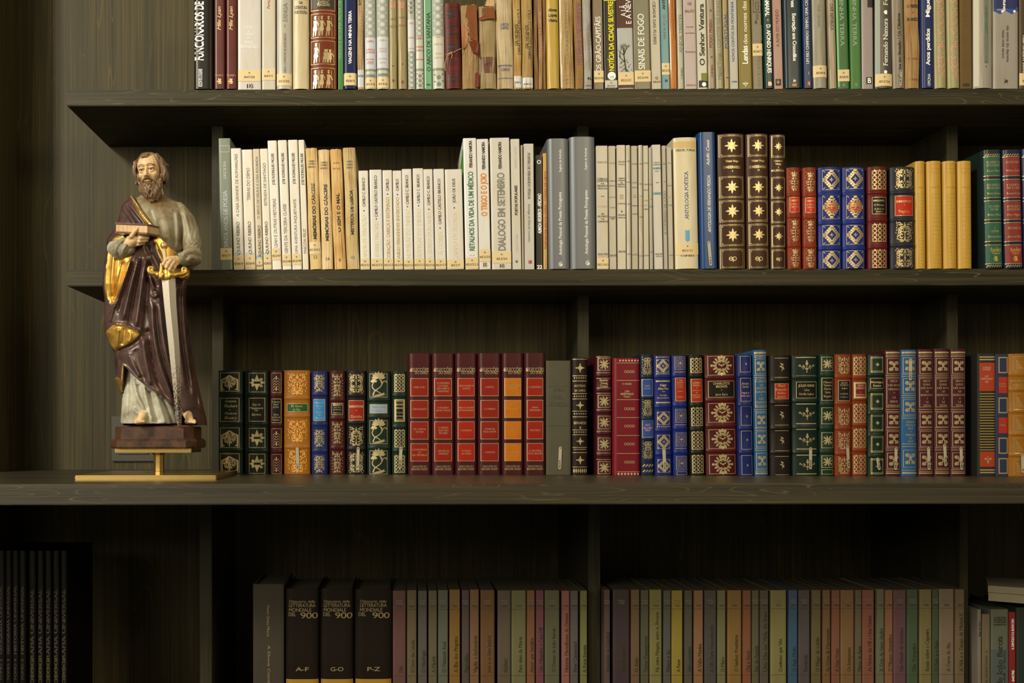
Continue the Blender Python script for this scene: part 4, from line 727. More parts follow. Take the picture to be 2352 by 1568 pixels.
ROW2 = '''
507|535|317|-5|p|78806a^grey green paperback with faded white title, first on the middle shelf^u|TRINTA ANOS DE POESIA|438|574|.5|9|s|s~u|JORGE DE SENA|370|410|.5|6|s|s~f|334|349|.1|.92|s|.8~k|569|596|851/7
537|561.5|340|-7|p|e0d6bd^slim cream paperback lettered A CASA GRANDE^u|A CASA GRANDE DE ROMARIGÃES|353|497|.52|6|n~u|AQUILINO RIBEIRO|509|589|.52|7|d~m|scrib|578|589|.1|.9|C|589~k|586|616|858/9
562.5|588|343|-7|p|e2d7bd^slim cream paperback with short title TERRAS DO DEMO^u|TERRAS DO DEMO|385|460|.54|7|n~u|AQUILINO RIBEIRO|508|589|.54|7|d~m|scrib|578|589|.1|.9|C|589~k|584|616|858/8
589|605|341.5|-8|p|cdbd9a^thin tan edged paperback lettered O SERVO DE DEUS^u|O SERVO DE DEUS E A CASA ROUBADA|359|502|.55|5|n~u|AQUILINO RIBEIRO|517|590|.6|6|d~m|scrib|582|596|.1|.9|C|596~k|597|617|858/7
606|625|341|-9|p|e2d7bd^slim cream paperback lettered ESTRADA DE SANTIAGO^u|ESTRADA DE SANTIAGO|374|472|.5|6|n~u|AQUILINO RIBEIRO|508|588|.5|6|d~m|scrib|578|588|.1|.9|C|588~k|584|616|858/3
625.5|647.5|322.5|-11|p|e4dac2^tall cream paperback lettered LEAH, first of four alike^u|JOSE RODRIGUES MIGUEIS|352|424|.5|6|k~u|LEAH E OUTRAS HISTORIAS|456|568|.5|7|n~k|570|597|853/47
649|670.5|321.5|-11|p|e2d8c0^tall cream paperback lettered GENTE DA TERCEIRA CLASSE^u|JOSE RODRIGUES MIGUEIS|351|422|.5|6|k~u|GENTE DA TERCEIRA CLASSE|468|582|.5|7|n~k|584|609|853/48
671.5|694.5|321|-10|p|e2d8c0^tall cream paperback lettered UMA AVENTURA^u|JOSE RODRIGUES MIGUEIS|351|422|.5|6|k~u|UMA AVENTURA INQUIETANTE|457|582|.5|6|n~k|583|608|853/49
695.5|710|321|-10|p|dfd4b8^tall narrow cream paperback lettered PASCOA FELIZ^u|JOSE RODRIGUES MIGUEIS|352|424|.5|6|k~u|PASCOA FELIZ|525|582|.5|6|n
712|739.5|341|-10|o|d6b878^tan paperback with bold title MEMÓRIAS numbered 53^u|MEMÓRIAS DO CÁRCERE|422|550|.55|7|k|b~h|CAMILO|371|16|4|k~h|CASTELO|377|17|4|k~h|BRANCO|384|17|4|k~k|556|584|853/4.1~h|53|591|9|8|u
740.5|767|344.5|-10|o|dabf88^tan paperback with bold title MEMÓRIAS numbered 54^u|MEMÓRIAS DO CÁRCERE|424|554|.55|7|k|b~h|CAMILO|374|16|4|k~h|CASTELO|380|17|4|k~h|BRANCO|387|17|4|k~h|54|595|9|7|u
768|795.5|343.5|-10|o|d2ab66^tan orange paperback numbered 6 with a worn away title^h|CAMILO|375|14|4|u~h|BRANCO|388|16|4|u~u|O BEM E O MAL|445|534|.55|7|k|b~h|6|597|5|7|u
797|826.5|340|-9|o|c4ac74^tan paperback with the title MISTERIOS numbered 42^u|MISTERIOS DE LISBOA|438|540|.55|7|k|b~h|CAMILO|372|14|4|k~h|CASTELO|379|15|4|k~h|BRANCO|386|14|4|k~h|42|592|9|7|n
828|851|392|-4.5|p|dcd4bc^low white paperback lettered AMOR DE PERDIÇÃO in pale yellow^u|CAMILO C. BRANCO|408|475|.5|6|d|s~D|484|.5|1.5|k~u|AMOR DE PERDIÇÃO|493|592|.5|7|Y|s~k|594|617|853/11
852.5|881.5|390|-4|p|d9d3c3^low white paperback, second of the short set and wider than its neighbours^u|CAMILO CASTELO BRANCO|403|499|.5|6|k|s~D|503|.5|1.5|k~u|EUSÉBIO MACÁRIO|506|590|.5|7|Y|s~k|594|617|853/15
882|905|391|-3.5|p|d9d1bb^low white paperback lettered CORAÇÃO, CABEÇA E ESTÔMAGO^u|CAMILO|411|439|.5|6|k|s~D|446|.5|1.6|k~u|CORAÇÃO, CABEÇA E ESTÔMAGO|453|596|.5|7|z|s~k|594|617|853/12
906|927|392|-4|p|d9d1bb^low white paperback with yellow title ending ENXERTADO^u|CAMILO|411|439|.5|6|k|s~D|447|.5|1.6|k~u|BASÍLIO FERNANDES ENXERTADO|453|598|.5|6|z|s~k|594|617|853/14
928|951|388.5|-5|p|d9d1bd^first low white paperback lettered NOVELAS DO MINHO^u|CAMILO C. BRANCO|402|470|.5|6|k|s~D|475|.5|1.5|k~u|NOVELAS DO MINHO|480|594|.5|8|Y|s~k|596|617|853/13.2
952|977|387|-4|p|d9d1bd^second low white paperback lettered NOVELAS DO MINHO^u|CAMILO C. BRANCO|401|468|.5|6|k|s~D|473|.5|1.5|k~u|NOVELAS DO MINHO|478|596|.5|8|Y|s~D|599|.5|3|m~k|594|617|853/13.1
977.5|999.5|389|-5|p|d6cdb9^low white paperback lettered A QUEDA DUM ANJO^u|CAMILO C. BRANCO|405|472|.5|6|k|s~D|481|.5|1.5|k~u|A QUEDA DUM ANJO|487|596|.5|7|Y|s~k|595|617|853/16
1000.5|1026|388.5|-5|p|d6cdb9^low white paperback lettered A CORJA^u|CAMILO CASTELO BRANCO|411|516|.5|6|k|s~D|524|.5|1.5|k~u|A CORJA|533|585|.5|8|Y|s~k|595|617|853/17
1027|1067|389.5|-5|p|d2c9b4^low wide cream paperback lettered CAMPO DE FLORES in faint pink^u|JOÃO DE DEUS|411|466|.5|6|k|s~D|478|.5|1.6|k~u|CAMPO DE FLORES|489|600|.5|8|T|s~k|597|617|851/7
1069.5|1100.5|318|-5.6|p|dad6c8^tall white paperback with green title RETALHOS and a green cover patch^u|FERNANDO NAMORA|324|386|.55|7|k|b~u|RETALHOS DA VIDA DE UM MÉDICO|395|577|.52|11|G|b~h|* *|588|10|4|n~k|592|617|853/23.2^^green
1101|1128.5|320|-5.8|p|d4cdbb^tall white paperback with orange title O TRIGO E O JOIO^u|FERNANDO NAMORA|327|390|.55|7|k|b~u|O TRIGO E O JOIO|399|497|.52|13|o|b~k|573|601|853/25~m|wb|602|615|.3|.7|K
1130.5|1176|317.5|-5|p|c9c1ab^broad whitish paperback with large grey green title DIÁLOGO EM SETEMBRO^u|FERNANDO NAMORA|327|389|.5|7|k|b~u|DIALOGO EM SETEMBRO|398|577|.52|16|n|b~k|578|605|853/24~m|wb|606|617|.36|.66|K
1177.5|1199|320|-4.5|p|c4bda6^white paperback with small bold title POETAS POPULARES^u|FERNANDO CARDOSO|337|387|.5|6|e|b~u|POETAS POPULARES|427|495|.5|6|k|b~u|COLECÇÃO POESIA|538|580|.5|5|e~m|swirl|594|609|.25|.7|k
1199.5|1204.5|334|-3|p|a89b7c^very thin beige pamphlet squeezed between two white paperbacks^
1205|1229|331|-2|p|bcb5a0^white paperback with title running down and red mark at its foot^d|POEMAS DE FERNANDO PESSOA|352|458|.5|6|d|s~d|Antologia de Eduardo Lourenço|468|556|.5|5|n|i~h|ALMA|602|8|8|r|.55|b
1231.5|1247.5|357|-1|p|12110c^short thin black paperback with condensed white capitals^u|ALMADA NEGREIROS - AFRICANO|446|537|.55|8|w|b~D|373|.5|4.5|w~D|373|.5|3|K~h|22|614|12|8|w|.5|b
1248|1258.5|353|-1|r|b28a3c^thin mustard paperback with rust title^u|POEMAS DA SANTA MARIA - TOMAZ DE NETO|395|573|.5|5|r
1259.5|1309.5|321|-3|s|6d6e69^first satin grey hardback of two alike, left of the brighter one^u|Antologia Pessoal da Poesia Portuguesa|444|588|.55|7|w~u|Eugénio de Andrade|347|398|.58|5|w~m|swirl|601|618|.42|.72|w
1310|1369|317|-2.5|s|6d6e69^second satin grey hardback, with a bright highlight along one edge^u|Antologia Pessoal da Poesia Portuguesa|440|586|.62|7|w~u|Eugénio de Andrade|343|393|.62|5|w~m|swirl|598|616|.55|.82|w
1371.5|1399|336|-2|p|bdb398^white paperback with a tan sticker reading 851/14^h|COLECÇÃO|374|24|4|h|s~h|OBRAS|412|24|4|d|s~h|COMPLETAS|417|25|4|d|s~h|DE|423|8|3|d~h|FERNANDO|428|24|4|d|s~h|PESSOA|434|22|4|d|s~h|**|453|8|4|k~h|POESIAS|475|24|5|P|s~h|de|492|7|4|d~h|ALVARO|498|24|4|d|s~h|DE|504|8|3|d~h|CAMPOS|510|24|4|d|s~h|EDIÇÕES|585|23|4|d|s~h|ATICA|592|24|4|x|s~k|593|618|851/14.2
1400.5|1417.5|336.5|-3|p|b3a88c^narrow cream paperback with four black dots^h|COLECÇÃO|376|15|3|h|s~h|OBRAS|417|14|3|n|s~h|FERNANDO|428|15|3|n|s~h|****|455|15|3|k~h|ODES|478|12|3|h|s~h|RICARDO|500|14|3|d|s~h|REIS|504|8|3|d|s~h|EDIÇÕES|588|15|4|d|s
1419|1439.5|334.5|-2|p|c2b89c^cream paperback with a block of black dots^h|COLECÇÃO|373|16|3|k|s~h|POESIA|379|15|3|n|s~h|OBRAS|411|16|3|k|s~h|COMPLETAS|416|17|3|k|s~h|DE|421|6|3|k~h|FERNANDO|425|17|3|k|s~h|PESSOA|430|16|3|k|s~h|***|450|9|3|k~h|***|454|9|3|k~h|***|458|9|3|k~h|POEMAS|469|17|3|u|s~D|487|.5|1.7|k~h|FERNANDO|495|17|3|k|s~h|PESSOA|501|16|3|k|s~h|EDIÇÕES|579|16|4|k|s
1440|1451|335|-2|r|b5ab90^very thin cream paperback with tiny teal lettering, fourth of the white pamphlets^h|OBRAS|372|8|3|t~h|FERNANDO|420|9|3|n~h|QUADRAS|470|9|3|t~h|EDIÇÕES|585|9|3|n
1452|1467|336.5|-2|p|aca288^narrow cream paperback with six small dots^h|POESIA|378|12|3|n~h|COMPLETAS|421|13|3|n~h|PESSOA|432|12|3|n~h|**|450|5|3|k~h|***|455|9|3|k~h|POEMAS|474|13|3|d~h|NOVOS|493|12|3|d~h|EDIÇÕES|586|13|3|n
1468|1478.5|335|-1.5|r|b0a68a^very thin cream pamphlet between two narrow white paperbacks^h|OBRAS|378|8|3|n~h|PESSOA|424|8|3|n~h|**|453|5|3|k~h|POESIAS|474|8|3|P~h|REIS|500|8|3|n~h|EDIÇÕES|589|9|3|n
1479|1492|336|-2|p|b9af93^narrow cream paperback with three small dots^h|COLECÇÃO|376|11|3|n~h|OBRAS|425|10|3|n~h|PESSOA|438|11|3|n~h|***|463|8|3|k~h|POESIAS|473|11|3|P~h|DRAMA|482|9|3|k~h|EDIÇÕES|588|11|3|n
1493|1501.5|341|-3|r|a39a80^shortest thin cream pamphlet with a tiny teal word^h|POESIA|425|7|3|n~h|***|459|6|2|k~h|ODES|476|7|3|t~h|ATICA|580|7|3|n
1503.5|1524.5|334|-6|p|bfb7a2^white paperback with the teal word DIÁRIO^h|OBRAS|375|14|3|n|s~h|COMPLETAS|380|17|3|d|s~h|ALMEIDA|388|18|4|t|b~h|GARRETT|395|10|3|t~h|**|422|7|4|k~h|DIÁRIO|446|19|5|t|b~h|EDIÇÕES|585|16|3|d|s~h|ATICA|590|14|3|d|s
1525.5|1535|336|-5|p|a59b84^thin taupe paperback with upright grey capitals^u|A CONFISSÃO DE LÚCIO|440|540|.5|5|n|s~h|*|420|3|4|k~h|OBRAS|378|8|3|n
1536|1548.5|340|-5|p|aca28a^thin cream paperback right beside the thick cream book^h|OBRAS|376|8|2|n~h|PESSOA|428|10|3|n~h|*|455|3|3|k~h|ODES|473|8|3|t~h|EDIÇÕES|588|9|3|n
1551.5|1605.5|319|-5|r|cdbf95^thick stained cream book with blue title and a blue laurel sprig^h|MIGUEL TORGA|348|44|5|d|s~u|ANTOLOGIA POÉTICA|398|506|.5|8|b|s~m|sprout|530|560|.32|.7|c~k|561|588|851/11~h|COIMBRA|590|32|4|d|s~r|328|342|.02|.98|c9a864
1608.5|1648.5|307|-5|S|173f6b^tall royal blue book in creased plastic, lettered in white^u|ANTOLOGIA DE FERNANDO PESSOA|407|537|.53|7|w|i~u|Adolfo Casais|326|384|.5|7|w|i~s|557|613|.5|851
1651.5|1714|311|-4|h|3d2210^brown hardback with gilt eight-pointed stars, widest of three^m|star|314|364|.04|.93|g~h|Victor Hugo|374|30|5|g|b~h|I MISERABILI|388|38|6|g|bs~h|I|397|3|4|g~m|star|409|458|.04|.93|g~m|star|464|513|.04|.93|g~m|star|519|568|.04|.93|g~m|ep|575|620|.04|.93|g
1715.5|1768|311|-3|h|3f2412^brown hardback with gilt eight-pointed stars, middle of three^m|star|314|363|.08|.93|g~h|Victor Hugo|373|30|5|g|b~h|I MISERABILI|387|38|6|g|bs~h|II|395|5|4|g~m|star|409|458|.08|.93|g~m|star|464|512|.08|.93|g~m|star|518|567|.08|.93|g~m|ep|575|620|.08|.93|g
1769|1805|312|-1|h|3b2111^brown hardback with gilt eight-pointed stars, narrowest of three^m|star|315|365|.08|.97|g~h|Giovanni|373|20|4|g|b~h|Verga|380|14|4|g|b~h|I|388|2|4|g~h|MALAVOGLIA|395|30|5|g|bs~m|star|410|459|.08|.97|g~m|star|465|515|.08|.97|g~m|star|521|570|.08|.97|g~m|ep|576|620|.08|.97|g
1809|1841.5|388|-3|h|7c2c14^first russet red leather book with a bright red label^B|451~B|500~B|567~m|arab|396|443|.16|.9|g|1~L|456|491|.16|.9|R|g~H|DANTE|464|17|4|g|b~H|A Divina|472|18|4|g~H|Comédia|478|19|4|g~H|I|484|2|3|g~m|arab|506|559|.16|.9|g|1~m|arab|573|617|.16|.9|g|1
1844.5|1877|388|-1|h|7c2c14^second russet red leather book with a bright red label^B|452~B|502~B|568~m|arab|397|445|.14|.9|g|1~L|457|492|.14|.92|R|g~H|DANTE|465|17|4|g|b~H|A Divina|473|18|4|g~H|Comédia|479|19|4|g~H|II|485|3|3|g~m|arab|507|560|.14|.9|g|1~m|arab|573|618|.14|.9|g|1
1880|1934.5|388|-1|h|17296e^first royal blue leather book with gilt lace lozenges^B|449~B|516~B|574~m|lace|394|440|.14|.88|g~m|lace|452|507|.14|.88|g~L|468|492|.27|.75|b03018~H|CHARLES|472|22|4|g|b~H|DICKENS|478|20|4|g|b~H|Casa|484|12|3|g~H|Antiguidades|489|24|3|g~m|lace|521|566|.14|.88|g~m|lace|580|624|.14|.88|g
1935.5|1988.5|388|-1|h|17296e^second royal blue leather book with gilt lace lozenges^B|449~B|515~B|574~m|lace|392|438|.13|.88|g~m|lace|452|506|.13|.88|g~L|467|491|.25|.76|b03018~H|CHARLES|472|22|4|g|b~H|DICKENS|477|20|4|g|b~H|Loja de|483|14|3|g~H|Antiguidades|488|24|3|g~m|lace|521|565|.13|.88|g~m|lace|579|622|.13|.88|g
1993|2040|387|-1|h|5a1412^crimson leather book with a black label and gilt quatrefoils^B|446~B|509~B|571~m|lattice|396|439|.17|.9|g~L|457|496|.17|.9|17120e|g~H|MAQUIAVEL|465|26|4|g|b~H|O Príncipe|475|24|4|g~H|A Arte da|484|22|4|g~H|Guerra|490|15|4|g~m|lattice|519|559|.17|.9|g~m|lattice|578|619|.17|.9|g
2045.5|2102|388|-1|h|23242a^black leather book with a red label and gilt urns^B|446~B|509~B|567~m|arab4|392|438|.14|.9|g|3~L|454|500|.14|.9|c02812|g~H|SHAKESPEARE|467|35|5|g|b~H|*|476|4|5|g~H|Tragédias|490|26|6|g~m|arab|514|560|.14|.9|g|8~m|arab4|574|618|.14|.9|g|3
2103|2127|374|-2|r|ba8e2e^narrow mustard yellow paperback, first of four^m|grid|380|401|.25|.92|z~m|grid|448|616|.25|.92|z~h|ANAIS|434|14|4|z
2131|2165|374|-3|r|ba8e2e^mustard yellow paperback, second of four^m|grid|380|401|.26|.85|z~m|grid|448|616|.3|.85|z~h|ANAIS|434|18|4|z
2167.5|2198.5|374|-2|r|ba8e2e^mustard yellow paperback, third of four^m|grid|380|401|.2|.85|z~m|grid|448|616|.25|.85|z~h|ANAIS|434|18|4|z
2200.5|2233|374|-1.5|r|ba8e2e^mustard yellow paperback, last of four beside dark green cover^m|grid|380|401|.22|.9|z~m|grid|448|616|.25|.9|z~h|ANAIS|434|18|4|z
2261|2303|349|-5|S|1d2b26^dark book with four green panels between gilt rules^RD|12513a
2306|2349|349|-6|S|1a2036^navy book with four red panels between gilt rules^RD|7b1d1c
2351|2386|347|-6|S|1a2446^navy book cut off at the right end of the middle shelf^RD|1c1c24
'''
